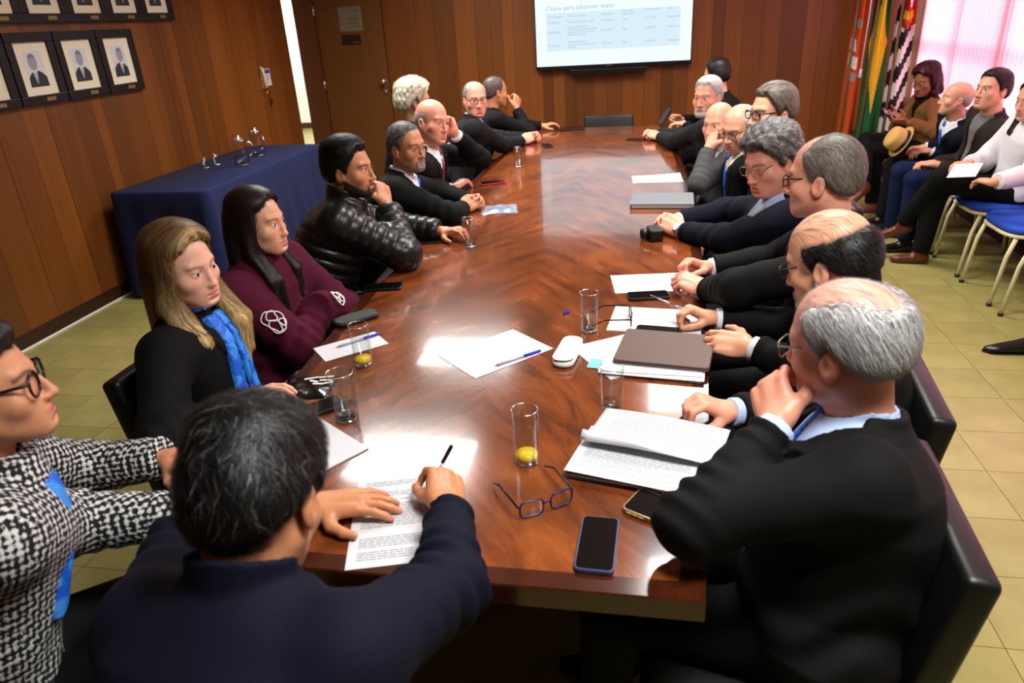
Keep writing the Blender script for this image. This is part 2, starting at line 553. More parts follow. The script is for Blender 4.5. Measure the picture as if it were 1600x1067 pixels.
# handset with a card, keys below it on the left wall
it = tag(empty('intercom', (XL, 6.98, 1.3)), 'cream intercom handset with a white card on the wood wall', 'intercom')
M_cream = mat('cream_plastic', rgb(222, 196, 140), .45)
tube('handset', [(.02, -.05, .11), (.04, -.055, .09), (.045, -.05, .02), (.045, -.045, -.05), (.03, -.035, -.08)], [.014, .02, .014, .02, .016], M_cream, it, 8)
box('cradle', (0, -.05, -.09), (.025, .03, .09), M_cream, it, .004)
cd = box('card', (.026, -.02, -.07), (.029, .11, .09), M_paper, it)
box('printed_band', (.029, -.015, .045), (.0296, .105, .082), mat('blue_ink', rgb(40, 70, 150), .6), cd)
for q in range(4):
    box('printed_line', (.029, -.01, .02 - q * .02), (.0294, .09 - q * .012, .026 - q * .02), M_ink, cd)
ky = tag(empty('keys', (XL, 7.03, 1.13)), 'bunch of brass keys hanging from the lock on the wood wall', 'keys')
lv, lf = lathe_data([(0, .0), (.022, 0), (.022, .006), (0, .01)], 14)
pyd('lock', [(z, x, y + .03) for x, y, z in lv], lf, M_brass, ky, True)
tube('key_ring', [(.03, .022 * math.cos(a), .0 + .022 * math.sin(a)) for a in np.linspace(0, 2 * PI, 15)[:-1]], .0025, M_brass, ky, 6, True)
for q, dy in enumerate((-.012, .0, .012)):
    box('key', (.026 + q * .003, dy - .006, -.09 + q * .012), (.028 + q * .003, dy + .006, -.02), M_brass, ky)
box('key_head', (.022, -.014, .02), (.026, .014, .05), M_brass, ky, .002)

# ------------------------------------------------------------------ television
tv = tag(empty('television', (-.35, YF - .02, 1.2)), 'large flat wall television showing a pale slide with a table', 'television')
def at_tv(x, y, z): return (x + .35, y - (YF - .02), z - 1.2)
def tvbox(name, x0, x1, y0, y1, z0, z1, m, par=None, bev=0.0):
    return box(name, at_tv(x0, y0, z0), at_tv(x1, y1, z1), m, par or tv, bev)
TX0, TX1, TZ0, TZ1 = -1.122, 0.437, 1.232, 2.109
tvbox('bezel', TX0 - .012, TX1 + .012, YF - .075, YF - .02, TZ0 - .035, TZ1 + .015, M_black, None, .004)
M_screen = mat('screen_light', rgb(20, 20, 22), .3, noise=0, emis=(0.80, 0.95, 1.0, 1), estr=1.12)
M_screen2 = mat('screen_table_light', rgb(20, 20, 22), .3, noise=0, emis=(0.70, 0.86, 0.97, 1), estr=1.0)
scr = tvbox('screen', TX0, TX1, YF - .078, YF - .0755, TZ0, TZ1, M_screen)
tvbox('slide_table', TX0 + .11, TX1 - .115, YF - .0788, YF - .078, 1.375, 1.735, M_screen2, scr)
tvbox('logo', -.40, -.34, YF - .0765, YF - .075, TZ0 - .022, TZ0 - .012, M_chrome)
tvbox('sound_bar', -.78, .0, YF - .1, YF - .02, TZ0 - .095, TZ0 - .04, M_black, None, .006)
M_st = mat('slide_text', rgb(10, 10, 12), .5, noise=0, emis=(0.30, 0.42, 0.55, 1), estr=1.0)
def st(body, x, z, s):
    o = text_mesh('slide_text', body, s, M_st, tv, (0, 0, 0), (PI / 2, 0, 0))
    o.location = at_tv(x, YF - .0795, z - .055)
    o['kind'] = 'stuff'
X0 = TX0 + .118
st('Clique para adicionar texto', X0 - .01, 1.812, .062)
for x, z, body in ((X0, 1.745, 'Nº do subsídio'), (X0 + .21, 1.745, 'Título do subsídio'), (X0 + .55, 1.745, 'Vencida em'), (X0 + .76, 1.765, 'Status do\npagamento'), (X0 + .98, 1.765, 'Total anterior'), (X0 + 1.2, 1.765, 'Ação'),
                   (X0, 1.69, '2021/08/021'), (X0 + .21, 1.69, 'Semicondutor (2019, SP)'), (X0 + .55, 1.69, '31/12/2022'), (X0 + .76, 1.69, 'Pago'), (X0 + .98, 1.69, '20/11/2027'), (X0 + 1.2, 1.69, 'Reapresentar'),
                   (X0, 1.60, '2021/08/021'), (X0 + .21, 1.645, 'Special collaborative\ntraining to provide excellent\nkeep strong lesson ties of\nSão Paulo - Brazil'), (X0 + .55, 1.60, '31/12/2027'), (X0 + .76, 1.60, 'Pago'), (X0 + .98, 1.60, '11/08/2027'), (X0 + 1.2, 1.60, 'Reapresentar'),
                   (X0, 1.475, '2021/19682'), (X0 + .21, 1.505, 'Desenvolvimento\nComunitário Infraestrutura\ne Social'), (X0 + .55, 1.475, '14/01/2027'), (X0 + .76, 1.475, 'Pago'), (X0 + .98, 1.475, '26/02/2021'), (X0 + 1.2, 1.475, 'Reapresentar')):
    st(body, x, z, .026)

# ------------------------------------------------------------------ portraits on the left wall
M_pf = mat('dark_frame', rgb(22, 12, 8), .4)
M_mat = mat('cream_mount', rgb(226, 218, 190), .8, noise=.01)
M_pg = [mat('photo_tone_%d' % i, rgb(v, v, v + 4), .6, noise=.02) for i, v in enumerate((120, 150, 44, 206))]
M_plate = mat('name_plate', rgb(150, 130, 80), .4, metal=.6)
def ellipse_fan(cx, cy, rx, ry, n=18): return [(cx + rx * math.cos(2 * PI * k / n), cy + ry * math.sin(2 * PI * k / n)) for k in range(n)]
def flat_poly(name, pts, x, material, parent):
    return pyd(name, [(x, p[0], p[1]) for p in pts], [tuple(range(len(pts)))], material, parent)
def portrait(yc, zc, label, hd):
    e = tag(empty('framed_portrait', (XL, yc, zc)), label, 'picture', 'framed portraits on the left wall')
    W_, H_ = .192, .209
    fb = .056
    for (a, b_, c, d) in ((-W_, W_, -H_, -H_ + fb), (-W_, W_, H_ - fb, H_), (-W_, -W_ + fb, -H_ + fb, H_ - fb), (W_ - fb, W_, -H_ + fb, H_ - fb)):
        box('frame_rail', (0, a, c), (.03, b_, d), M_pf, e, .004)
    box('mount', (.0, -W_ + fb, -H_ + fb), (.014, W_ - fb, H_ - fb), M_mat, e)
    ph = flat_poly('photo', [(-.075, -.105), (.075, -.105), (.075, .10), (-.075, .10)], .0146, M_pg[3], e)
    sx = hd * .012
    flat_poly('suit', [(-.075, -.105), (.075, -.105), (.072, -.05), (.045, -.025), (.018, -.012), (-.018, -.012), (-.045, -.025), (-.07, -.05)], .0150, M_pg[2], ph)
    flat_poly('shirt', [(-.018 + sx, -.012), (.018 + sx, -.012), (.004 + sx, -.085), (-.004 + sx, -.085)], .0153, M_pg[3], ph)
    flat_poly('neck_tie', [(-.006 + sx, -.022), (.006 + sx, -.022), (.007 + sx, -.08), (-.004 + sx, -.085)], .0156, M_pg[1], ph)
    flat_poly('face', ellipse_fan(sx, .038, .034, .046), .0158, M_pg[1], ph)
    flat_poly('hair', [(sx + .035 * math.cos(a), .040 + .049 * math.sin(a)) for a in np.linspace(.5, PI - .5, 9)], .0160, M_pg[0], ph)
    box('name_plate', (.03, .0, -H_ + .018), (.032, .075, -H_ + .04), M_plate, e)
lw = ['framed black and white portrait, last of the lower row, near the intercom end', 'framed black and white portrait, second from the intercom end of the lower row', 'framed black and white portrait, third from the intercom end of the lower row', 'framed black and white portrait, fourth from the intercom end of the lower row']
for k in range(4):
    portrait(4.936 - .394 * k, 1.588, lw[k], (1, 0, -1, 1)[k])
up = ['first', 'second', 'third', 'fourth', 'fifth']
for k in range(5):
    portrait(5.512 - .385 * k, 2.054, 'framed portrait in the upper row, %s from the intercom end' % up[k], (0, 1, -1, 0, 1)[k])

# ------------------------------------------------------------------ ceiling lamps
M_tube = mat('lamp_diffuser', rgb(240, 240, 235), .6, noise=0, emis=(1.0, 0.985, 0.95, 1), estr=LAMP_STRENGTH)
for k, (lx, ly) in enumerate(LAMP_POS):
    e = tag(empty('ceiling_lamp_offscreen', (lx, ly, CEIL)), 'white rectangular ceiling lamp panel above ' + ('the man with the grey goatee', 'the shaved head man near the door', 'the white haired man fists', 'the man in the navy cardigan', 'the near grey haired man')[k], 'lamp', 'ceiling lamp panels')
    for (a, b_, c, d) in ((-.5, .5, -.32, -.29), (-.5, .5, .29, .32), (-.5, -.47, -.29, .29), (.47, .5, -.29, .29)):
        box('lamp_rim', (a, c, -.03), (b_, d, 0), M_white, e)
    box('diffuser', (-.47, -.29, -.022), (.47, .29, -.012), M_tube, e)
    al = area_light('ceiling_lamp_light_%d_offscreen' % (k + 1), (lx, ly, CEIL - .03), .92, .56, LAMP_WATTS, (1.0, .985, .95), (0, 0, 0))
    al.data.spread = math.radians(LAMP_SPREAD)

# ------------------------------------------------------------------ conference table
TXC, TY0, TY1 = -.42, .98, 6.80
def hw(y): return .69 - .015 * (y - 4.1) ** 2
ys = np.linspace(TY0, TY1, 25)
def outline(ins):
    p = [(TXC + hw(y) - ins, min(max(y, TY0 + ins), TY1 - ins)) for y in ys] + [(TXC - hw(y) + ins, min(max(y, TY0 + ins), TY1 - ins)) for y in ys[::-1]]
    return p
tb = tag(empty('conference_table', (TXC, 3.9, 0)), 'long glossy boat-shaped mahogany conference table', 'table')
def loc_tb(p): return [(x - TXC, y - 3.9) for x, y in p]
oo, oi_ = loc_tb(outline(0)), loc_tb(outline(.045))
n = len(oo)
V = [(x, y, TZ - .048) for x, y in oo] + [(x, y, TZ - .004) for x, y in oo] + [(x * .997, y * .9992, TZ) for x, y in oo] + [(x, y, TZ) for x, y in oi_]
Fc = []
for i in range(3):
    for k in range(n):
        l = (k + 1) % n
        Fc.append((i * n + k, i * n + l, (i + 1) * n + l, (i + 1) * n + k))
Fc.append(tuple(range(n))[::-1])
pyd('edge_band', V, Fc, M_tedge, tb)
V = [(x, y, TZ - .0002) for x, y in oi_] + [(x, y, TZ - .02) for x, y in oi_]
Fc = [tuple(range(n))] + [(k, k + n, (k + 1) % n + n, (k + 1) % n) for k in range(n)]
pyd('veneer_top', V, Fc, M_table, tb)
box('apron', (-.46, -2.65, TZ - .13), (.46, 2.65, TZ - .05), M_tedge, tb)
for yy in (-2.0, 0, 2.0):
    box('pedestal', (-.2, yy - .12, .06), (.2, yy + .12, TZ - .13), M_tedge, tb, .01)
    box('foot', (-.26, yy - .17, .0), (.26, yy + .17, .06), M_tedge, tb, .01)

# ------------------------------------------------------------------ side table with the blue cloth, jugs
st_ = tag(empty('side_table', (-3.29, 5.32, 0)), 'folding side table hidden under a dark blue cloth by the wall', 'table')
box('table_board', (-.35, -.93, .72), (.35, .93, .75), M_legwood, st_)
for sx in (-1, 1):
    for sy in (-1, 1):
        tube('leg', [(sx * .3, sy * .85, 0), (sx * .3, sy * .85, .72)], .02, M_chrome, st_)
def cloth_mesh():
    X0_, X1_, Y0_, Y1_ = -.36, .36, -.955, .955
    peri = []
    nU = 150
    per = 2 * (X1_ - X0_ + Y1_ - Y0_)
    for i in range(nU):
        t = per * i / nU
        wx, wy = X1_ - X0_, Y1_ - Y0_
        if t < wx: p, nrm = (X0_ + t, Y0_), (0, -1)
        elif t < wx + wy: p, nrm = (X1_, Y0_ + t - wx), (1, 0)
        elif t < 2 * wx + wy: p, nrm = (X1_ - (t - wx - wy), Y1_), (0, 1)
        else: p, nrm = (X0_, Y1_ - (t - 2 * wx - wy)), (-1, 0)
        peri.append((p, nrm, t))
    V, Fc = [], []
    prof = [(0, .76), (.004, .757), (.009, .74)] + [(.012 + .05 * (k / 9) ** 1.1, .74 - .715 * k / 9) for k in range(1, 10)]
    for off, z in prof:
        for (p, nrm, t) in peri:
            dn = (.76 - z) / .74
            wv = dn * .016 * math.sin(t * 26 + 1.7 * math.sin(t * 3)) + dn * .012 * math.sin(t * 9 + 1)
            if nrm[0] == -1: wv *= .15; of = off * .1
            else: of = off + max(wv, -off * .8)
            V.append((p[0] + nrm[0] * of, p[1] + nrm[1] * of, z))
    R_ = len(prof)
    for i in range(R_ - 1):
        for k in range(nU):
            l = (k + 1) % nU
            Fc.append((i * nU + k, (i + 1) * nU + k, (i + 1) * nU + l, i * nU + l))
    Fc.append(tuple(range(nU)))
    return V, Fc
v_, f_ = cloth_mesh()
cl = pyd('tablecloth', v_, f_, mat('blue_cloth', rgb(9, 20, 66), .9, bump=.2, nscale=300), None, True)
cl.location = (-3.29, 5.32, 0)
tag(cl, 'dark navy blue cloth draped over the side table', 'tablecloth')

M_juice = mat('orange_juice', rgb(250, 206, 40), .3, noise=.03)
def jug(x, y, label, rz):
    e = tag(empty('water_jug', (x, y, .7605), rz), label, 'jug', 'glass jugs on the blue cloth')
    lathe('glass_body', [(0, .0), (.05, 0), (.058, .01), (.062, .05), (.058, .11), (.048, .15), (.05, .18), (.056, .195), (.053, .195), (.047, .18), (.045, .15), (.055, .11), (.059, .05), (.055, .013), (0, .012)], M_gl, e, 28)
    lathe('water', [(0, .0125), (.0545, .0135), (.0585, .05), (.058, .07), (0, .07)], M_water, e, 28)
    tube('handle', [(.05, 0, .165), (.085, 0, .17), (.105, 0, .13), (.095, 0, .08), (.06, 0, .06)], .007, M_gedge, e)
    tube('rim', [(.0545 * math.cos(a), .0545 * math.sin(a), .195) for a in np.linspace(0, 2 * PI, 25)[:-1]], .002, M_gedge, e, 6, True)
    lathe('base', [(0, .0003), (.05, .0003), (.0575, .01), (.05, .0125), (0, .0118)], M_gedge, e, 28)
    lathe('lid', [(0, .2), (.045, .2), (.05, .205), (.012, .212), (.014, .23), (0, .232)], M_gedge, e, 24)
jug(-3.16, 5.296, 'glass water jug on the blue cloth, nearer the drinking glasses', .8)
jug(-3.251, 5.729, 'glass water jug on the blue cloth, beside the door gap end', -.4)

def tumbler(x, y, label, fill=None, level=.03, s=1.0, z=TZ + .0004, h=.135, r=.031, group='tall drinking glasses on the conference table'):
    e = tag(empty('drinking_glass', (x, y, z)), label, 'glass', group)
    r0 = r * .87
    wl = .0018
    lathe('glass_body', [(0, 0), (r0 - .002, 0), (r0, .002), (r, h), (r - wl / 2, h + .001), (r - wl, h), (r0 - wl, .011), (0, .010)], M_gl, e, 32)
    tube('rim', [((r - wl / 2) * math.cos(a), (r - wl / 2) * math.sin(a), h) for a in np.linspace(0, 2 * PI, 29)[:-1]], .0011, M_gedge, e, 6, True)
    lathe('base', [(0, .0002), (r0 - .003, .0002), (r0 - .0004, .003), (r0 - .001, .0085), (0, .0095)], M_gedge, e, 32)
    if fill:
        k = lambda zz: r0 - wl - .0003 + (r - r0) * (zz - .01) / (h - .01)
        lathe('juice' if fill is M_juice else 'water', [(0, .0104), (k(.0112), .0112), (k(level), level), (0, level)], fill, e, 32)
    return e
tumbler(-.782, 3.076, 'glass with a little water beside the hand of the puffer jacket man', M_water, .035)
tumbler(-.866, 4.959, 'empty glass in front of the man with the pink tie')
tumbler(-.84, 1.853, 'glass with some orange juice beside the white sheet and pen', M_juice, .026)
tumbler(-.766, 1.532, 'glass with a little water beside the black packet', M_water, .042, h=.14, r=.036)
tumbler(-.255, 1.377, 'glass with some orange juice beside the blue framed glasses', M_juice, .026, h=.142)
tumbler(-.165, 2.145, 'half full water glass near the brown leather folder', M_water, .06)
tumbler(-.069, 1.62, 'glass with a little water next to the thick stack of documents', M_water, .035)
tumbler(-3.421, 5.196, 'small empty glass on the blue cloth, the one farther from the jugs', None, z=.7605, h=.085, r=.03, group='small glasses on the blue cloth')
tumbler(-3.403, 5.325, 'small empty glass on the blue cloth, the one nearer the jugs', None, z=.7605, h=.085, r=.03, group='small glasses on the blue cloth')
# ------------------------------------------------------------------ chairs round the conference table
def make_chair():
    e = empty('conference_chair')
    # local frame: the sitter looks along +y, origin on the floor under the seat centre
    box('seat', (-.235, -.22, .395), (.235, .25, .475), M_leather, e, .022, 3, None, True)
    Mx = Matrix.Translation((0, -.235, .45)) @ Matrix.Rotation(math.radians(9), 4, 'X')
    box('backrest', (-.225, -.03, .0), (.225, .03, .40), M_leather, e, .016, 3, Mx, True)
    for sx in (-1, 1):
        tube('leg', [(sx * .205, .215, 0), (sx * .2, .205, .4)], [.016, .021], M_legwood, e, 4)
        tube('leg', [(sx * .205, -.27, 0), (sx * .2, -.225, .42), (sx * .2, -.262, .62)], [.016, .021, .018], M_legwood, e, 4)
    box('stretcher', (-.2, -.23, .33), (.2, -.205, .37), M_legwood, e)
    return e
chair0 = make_chair()
chair_used = [False]
def chair_at(x, y, deg, label):
    """deg: heading of the sitter, measured from +x"""
    c = chair0 if not chair_used[0] else copy_tree(chair0)
    chair_used[0] = True
    c.location = (x, y, 0)
    c.rotation_euler = (0, 0, math.radians(deg - 90))
    tag(c, label, 'chair', 'black leather conference chairs')
    return c

# ------------------------------------------------------------------ blue chairs along the window
M_blue = mat('blue_upholstery', rgb(22, 70, 178), .7, bump=.1, nscale=300)
M_creamtube = mat('cream_metal', rgb(216, 204, 160), .4, noise=.03)
def make_blue_chair():
    e = empty('blue_chair')
    out = []
    for k in range(40):
        a = 2 * PI * k / 40
        ca, sa = math.cos(a), math.sin(a)
        out.append((.225 * abs(ca) ** .5 * (1 if ca > 0 else -1), .215 * abs(sa) ** .5 * (1 if sa > 0 else -1)))
    slab('seat', out, .425, .475, M_blue, e, .018, True)
    tube('seat_rail', [(x * .97, y * .97, .418) for x, y in out], .011, M_creamtube, e, 8, True)
    Mx = Matrix.Translation((0, -.215, .62)) @ Matrix.Rotation(math.radians(6), 4, 'X')
    box('backrest', (-.2, -.02, .0), (.2, .02, .27), M_blue, e, .016, 3, Mx, True)
    for sx in (-1, 1):
        tube('leg', [(sx * .205, .235, 0), (sx * .2, .2, .30), (sx * .195, .17, .405)], .0125, M_creamtube, e, 8)
        tube('leg', [(sx * .205, -.24, 0), (sx * .2, -.205, .40), (sx * .2, -.215, .6), (sx * .19, -.245, .88)], .0125, M_creamtube, e, 8)
        lathe('foot_cap', [(0, 0), (.015, 0), (.015, .02), (0, .02)], M_black, e, 10).location = (sx * .205, .235, 0)
    return e
bc = make_blue_chair()
BLUE = [(2.27, 3.98, 'empty blue padded chair with cream legs, end of the row'),
        (2.27, 4.545, 'empty blue padded chair with cream legs beside the woman in white'),
        (2.28, 5.06, 'blue padded chair under the woman in the white blouse'),
        (2.28, 5.55, 'blue padded chair under the man in the dark brown jacket'),
        (2.28, 6.05, 'blue padded chair under the bald man with the straw hat'),
        (2.28, 6.72, 'blue padded chair under the woman in the brown jacket')]
for k, (x, y, lb) in enumerate(BLUE):
    c = bc if k == 0 else copy_tree(bc)
    c.location = (x, y, 0); c.rotation_euler = (0, 0, PI / 2)
    tag(c, lb, 'chair', 'blue padded chairs along the window')

# ------------------------------------------------------------------ curtain
def curtain():
    m, nt, b = base_mat('pink_curtain')
    L = nt.links; N = nt.nodes.new
    tc = N('ShaderNodeTexCoord')
    wv = N('ShaderNodeTexWave'); wv.bands_direction = 'Z'; wv.inputs['Scale'].default_value = 22; wv.inputs['Distortion'].default_value = 0.6
    L.new(tc.outputs['Object'], wv.inputs['Vector'])
    cr = N('ShaderNodeValToRGB')
    cr.color_ramp.elements[0].color = rgb(232, 146, 172); cr.color_ramp.elements[1].color = rgb(248, 200, 212)
    L.new(wv.outputs['Fac'], cr.inputs[0])
    tr = N('ShaderNodeBsdfTranslucent'); L.new(cr.outputs[0], tr.inputs['Color'])
    df = N('ShaderNodeBsdfDiffuse'); L.new(cr.outputs[0], df.inputs['Color'])
    mx = N('ShaderNodeMixShader'); mx.inputs[0].default_value = .35
    L.new(tr.outputs[0], mx.inputs[1]); L.new(df.outputs[0], mx.inputs[2])
    L.new(mx.outputs[0], nt.nodes['Material Output'].inputs['Surface'])
    nY, nZ = 700, 3
    V, Fc = [], []
    for i in range(nY + 1):
        y = 2.5 + (7.9 - 2.5) * i / nY
        for j in range(nZ + 1):
            z = .62 + (2.78 - .62) * j / nZ
            am = .014 + .008 * math.sin(y * 3.1)
            x = XR - .055 + am * math.sin(y * 2 * PI / .075 + .8 * math.sin(y * 5) + .25 * j)
            V.append((x, y, z))
    q = nZ + 1
    for i in range(nY):
        for j in range(nZ):
            Fc.append((i * q + j, (i + 1) * q + j, (i + 1) * q + j + 1, i * q + j + 1))
    o = pyd('curtain', V, Fc, m, None, True)
    tag(o, 'pale pink gathered curtain glowing with daylight behind the flags and chairs', 'curtain')
    rl = tag(tube('curtain_rail', [(XR - .055, 2.45, 2.8), (XR - .055, 7.93, 2.8)], .014, M_white), 'white curtain rail above the pink curtain', 'curtain rail')
curtain()

# ------------------------------------------------------------------ flags on poles in the corner
M_pole = mat('flag_pole_wood', rgb(120, 90, 60), .4)
M_org = mat('flag_orange', rgb(190, 80, 18), .8)
M_fwhite = mat('flag_white', rgb(226, 222, 216), .8)
M_green = mat('flag_green', rgb(12, 98, 46), .8)
M_yel = mat('flag_yellow', rgb(224, 186, 20), .8)
M_fblack = mat('flag_black', rgb(16, 16, 20), .8)
M_red = mat('flag_red', rgb(170, 26, 22), .8)
M_fblue = mat('flag_blue', rgb(20, 40, 120), .8)
def flag(name, label, xt, zt, hang, wtop, wbot, lean, paint, mats, y):
    """cloth hanging in folds from a leaning pole; s across the cloth 0..1, t down 0..1"""
    e = tag(empty(name, (xt, y, 0)), label, 'flag', 'flags on poles in the corner')
    nU, nT = 36, 44
    V, Fc, mi = [], [], []
    for j in range(nT + 1):
        t = j / nT
        for i in range(nU + 1):
            s = i / nU
            wd = wtop + (wbot - wtop) * min(1, t * 1.15) ** .8
            x = lean * t + (s - .15) * wd
            dep = .055 * math.sin(s * 2.6 * PI + 1.2 * t) * (.5 + .6 * t) + .02 * math.sin(s * 9 + 5 * t)
            z = zt - hang * t - .16 * hang * s * (1 - s) * t + .03 * math.sin(s * 6 + t * 3) * t
            V.append((x, dep, z))
    q = nU + 1
    for j in range(nT):
        for i in range(nU):
            Fc.append((j * q + i, (j + 1) * q + i, (j + 1) * q + i + 1, j * q + i + 1))
            mi.append(paint((i + .5) / nU, (j + .5) / nT))
    o = pyd('cloth', V, Fc, None, e, True)
    for m_ in mats: o.data.materials.append(m_)
    o.data.polygons.foreach_set('material_index', mi)
    sd = o.modifiers.new('thickness', 'SOLIDIFY'); sd.thickness = .003
    tube('pole', [(-.02 - lean * .3, .0, 0.04), (0, .0, zt + .25)], .013, M_pole, e, 8)
    lathe('finial', [(0, 0), (.02, .01), (.026, .04), (.012, .08), (0, .12)], M_brass, e, 12).location = (0, 0, zt + .25)
    lathe('stand', [(0, 0), (.07, 0), (.07, .025), (.04, .05), (.025, .09), (0, .09)], M_base, e, 20).location = (-.02 - lean * .3, 0, 0)
    return e
def p_orange(s, t):
    if .30 < t < .335 or .60 < t < .635: return 2 if .15 < s < .75 else 0
    if .42 < t < .58 and .12 < s < .62:
        u = (t - .42) / .16; a = (s - .12) / .5
        if (u * 2) % 1 < .8 and (a < .45 + .35 * u or (u > .5 and a > .3)): return 1
    return 0
def p_brazil(s, t):
    d = abs(s - .5) / .47 + abs(t - .45) / .36
    if math.hypot((s - .62) / .26, (t - .45) / .16) < .7 and s > .97: return 2
    return 1 if d < 1 else 0
def p_sp(s, t):
    if t < .36 and s > .28:
        if math.hypot((s - .62) / .22, (t - .17) / .1) < .8: return 1
        if math.hypot((s - .4) / .12, (t - .30) / .03) < 1 or math.hypot((s - .8) / .12, (t - .30) / .03) < 1: return 3
        return 2
    return 0 if int((t * 11 + s * 2.2)) % 2 else 1
flag('orange_flag', 'orange flag with white emblem hanging on its pole', 1.91, 1.98, 1.48, .10, .17, -.02, p_orange, [M_org, M_fwhite, mat('flag_grey', rgb(150, 140, 130), .8)], 7.66)
flag('green_yellow_flag', 'green and yellow flag hanging on its pole beside the orange one', 2.07, 2.0, 1.55, .10, .20, -.02, p_brazil, [M_green, M_yel, M_fblue], 7.60)
flag('striped_flag', 'black and white striped flag with a red corner and yellow stars', 2.28, 2.0, 1.50, .12, .19, -.02, p_sp, [M_fblack, M_fwhite, M_red, M_yel], 7.60)
fp = tag(empty('bare_flag_cord', (1.965, 7.50, 1.08)), 'white flag cord with a tassel hanging between the flags', 'cord')
tube('cord', [(.0, 0, 1.0), (.01, 0, .5), (.0, 0, .02)], .005, M_fwhite, fp, 6)
lathe('tassel', [(0, .03), (.012, .02), (.016, -.05), (0, -.055)], M_fwhite, fp, 10)

# ------------------------------------------------------------------ things on the conference table
def rot2(x, y, a): return (x * math.cos(a) - y * math.sin(a), x * math.sin(a) + y * math.cos(a))
def sheet(name, label, cx, cy, deg, w_, h_, z=0.0, th=.0006, lines=0, cat='paper', group=None, margin=.02, curl=0.0, seed=0, material=None, gap=.011, lead=True):
    """sheet lying flat, local x across and local y up the page; printed lines are a thin mesh on top"""
    e = empty(name, (cx, cy, TZ + .0005 + z), math.radians(deg))
    if label: tag(e, label, cat, group)
    nx_, ny_ = 8, 10
    V, Fc = [], []
    def zz(x, y): return curl * (max(0, (x / w_ + y / h_)) ** 2)
    for k in (0, 1):
        for j in range(ny_ + 1):
            for i in range(nx_ + 1):
                x, y = (i / nx_ - .5) * w_, (j / ny_ - .5) * h_
                V.append((x, y, zz(x, y) + th * k))
    q = nx_ + 1; off = q * (ny_ + 1)
    for j in range(ny_):
        for i in range(nx_):
            a = j * q + i
            Fc.append((a + q, a + q + 1, a + 1, a)); Fc.append((off + a, off + a + 1, off + a + q + 1, off + a + q))
    ring = [i for i in range(q)] + [j * q + nx_ for j in range(1, ny_ + 1)] + [ny_ * q + i for i in range(nx_ - 1, -1, -1)] + [j * q for j in range(ny_ - 1, 0, -1)]
    for k in range(len(ring)):
        a, b_ = ring[k], ring[(k + 1) % len(ring)]
        Fc.append((a, b_, b_ + off, a + off))
    pyd('page', V, Fc, material or M_paper, e)
    if lines:
        R_ = random.Random(seed)
        V, Fc = [], []
        y = h_ / 2 - margin
        for k in range(lines):
            if y < -h_ / 2 + margin: break
            if R_.random() < .16: y -= gap; continue
            x = -w_ / 2 + margin
            end = w_ / 2 - margin - (R_.random() * .4 * w_ if R_.random() < .3 else 0)
            while x < end:
                wl = min(R_.uniform(.006, .022), end - x)
                b0 = len(V)
                for (px, py) in ((x, y), (x + wl, y), (x + wl, y + .0022), (x, y + .0022)):
                    V.append((px, py, zz(px, py) + th + .00025))
                Fc.append((b0, b0 + 1, b0 + 2, b0 + 3))
                x += wl + .0025
            y -= gap * .7
        if V: pyd('printed_text', V, Fc, M_ink, e)['kind'] = 'stuff'
    return e

def pen(name, label, p0, p1, z0, z1, body, capm, tipm, r=.0042, parent=None):
    e = tag(empty(name, (p0[0], p0[1], TZ)), label, 'pen')
    a = Vector((0, 0, z0)); b_ = Vector((p1[0] - p0[0], p1[1] - p0[1], z1))
    d = b_ - a
    tube('tip', [a, a + d * .06], [.0008, r * .7], tipm, e, 8)
    tube('barrel', [a + d * .06, a + d * .62], r * .9, body, e, 8)
    tube('cap', [a + d * .62, a + d * .97, b_], [r * 1.15, r * 1.15, r * .7], capm, e, 8)
    return e
M_bicblue = mat('blue_plastic', rgb(40, 40, 190), .35)
M_clearpl = mat('clear_barrel', rgb(190, 196, 205), .2, trans=.4)

def phone(label, cx, cy, deg, w_=.074, h_=.152, th=.0095, edge=None, z=0.0, name='phone', cat='phone', btn=False):
    e = tag(empty(name, (cx, cy, TZ + z), math.radians(deg)), label, cat)
    ol = rrect(w_, h_, .011 if w_ < .1 else .012)
    slab('case', ol, .0005, th, edge or M_black, e, .002, False)
    slab('screen', rrect(w_ - .007, h_ - .007, .009), th, th + .0006, M_phone, e)
    if btn:
        for k in range(3): box('side_button', (-w_ / 2 - .0012, .03 + k * .014, th * .35), (-w_ / 2 + .001, .04 + k * .014, th * .7), M_cream, e)
    return e
M_case_blue = mat('slate_blue_case', rgb(62, 66, 96), .4)
M_case_red = mat('red_case', rgb(178, 20, 34), .45)
M_gold = mat('gold_edge', rgb(170, 150, 110), .3, metal=.8)

sheet('blank_sheet', 'large blank white sheet lying alone in the middle of the table', -.446, 1.965, 47, .297, .21)
pen('ballpoint_pen', 'clear ballpoint pen with blue cap on the middle blank sheet', (-.428, 1.861), (-.304, 1.975), .0055, .0055, M_clearpl, M_bicblue, M_brass)
sheet('blank_sheet', 'small white sheet between the girl and the juice glass', -.935, 1.985, 42, .215, .125)
pen('ballpoint_pen', 'ballpoint pen with blue cap on the small white sheet', (-.978, 1.962), (-.868, 2.080), .0055, .0055, M_clearpl, M_bicblue, M_brass)
sheet('printed_sheet', 'printed form that the man in navy is signing', -.491, 1.153, 16, .21, .297, lines=60, seed=3, gap=.0095)
sheet('stapled_document', 'white stapled document beside the head of the man in navy', -.82, 1.39, -35, .26, .2, th=.003, z=.0)
pk = tag(empty('black_packet', (-.953, 1.693, TZ + .001), math.radians(8)), 'shiny black cellophane packet with white shapes in front of the blonde woman', 'packet')
M_cello = mat('black_cellophane', rgb(14, 14, 15), .14, bump=.5, nscale=30, bdist=.004)
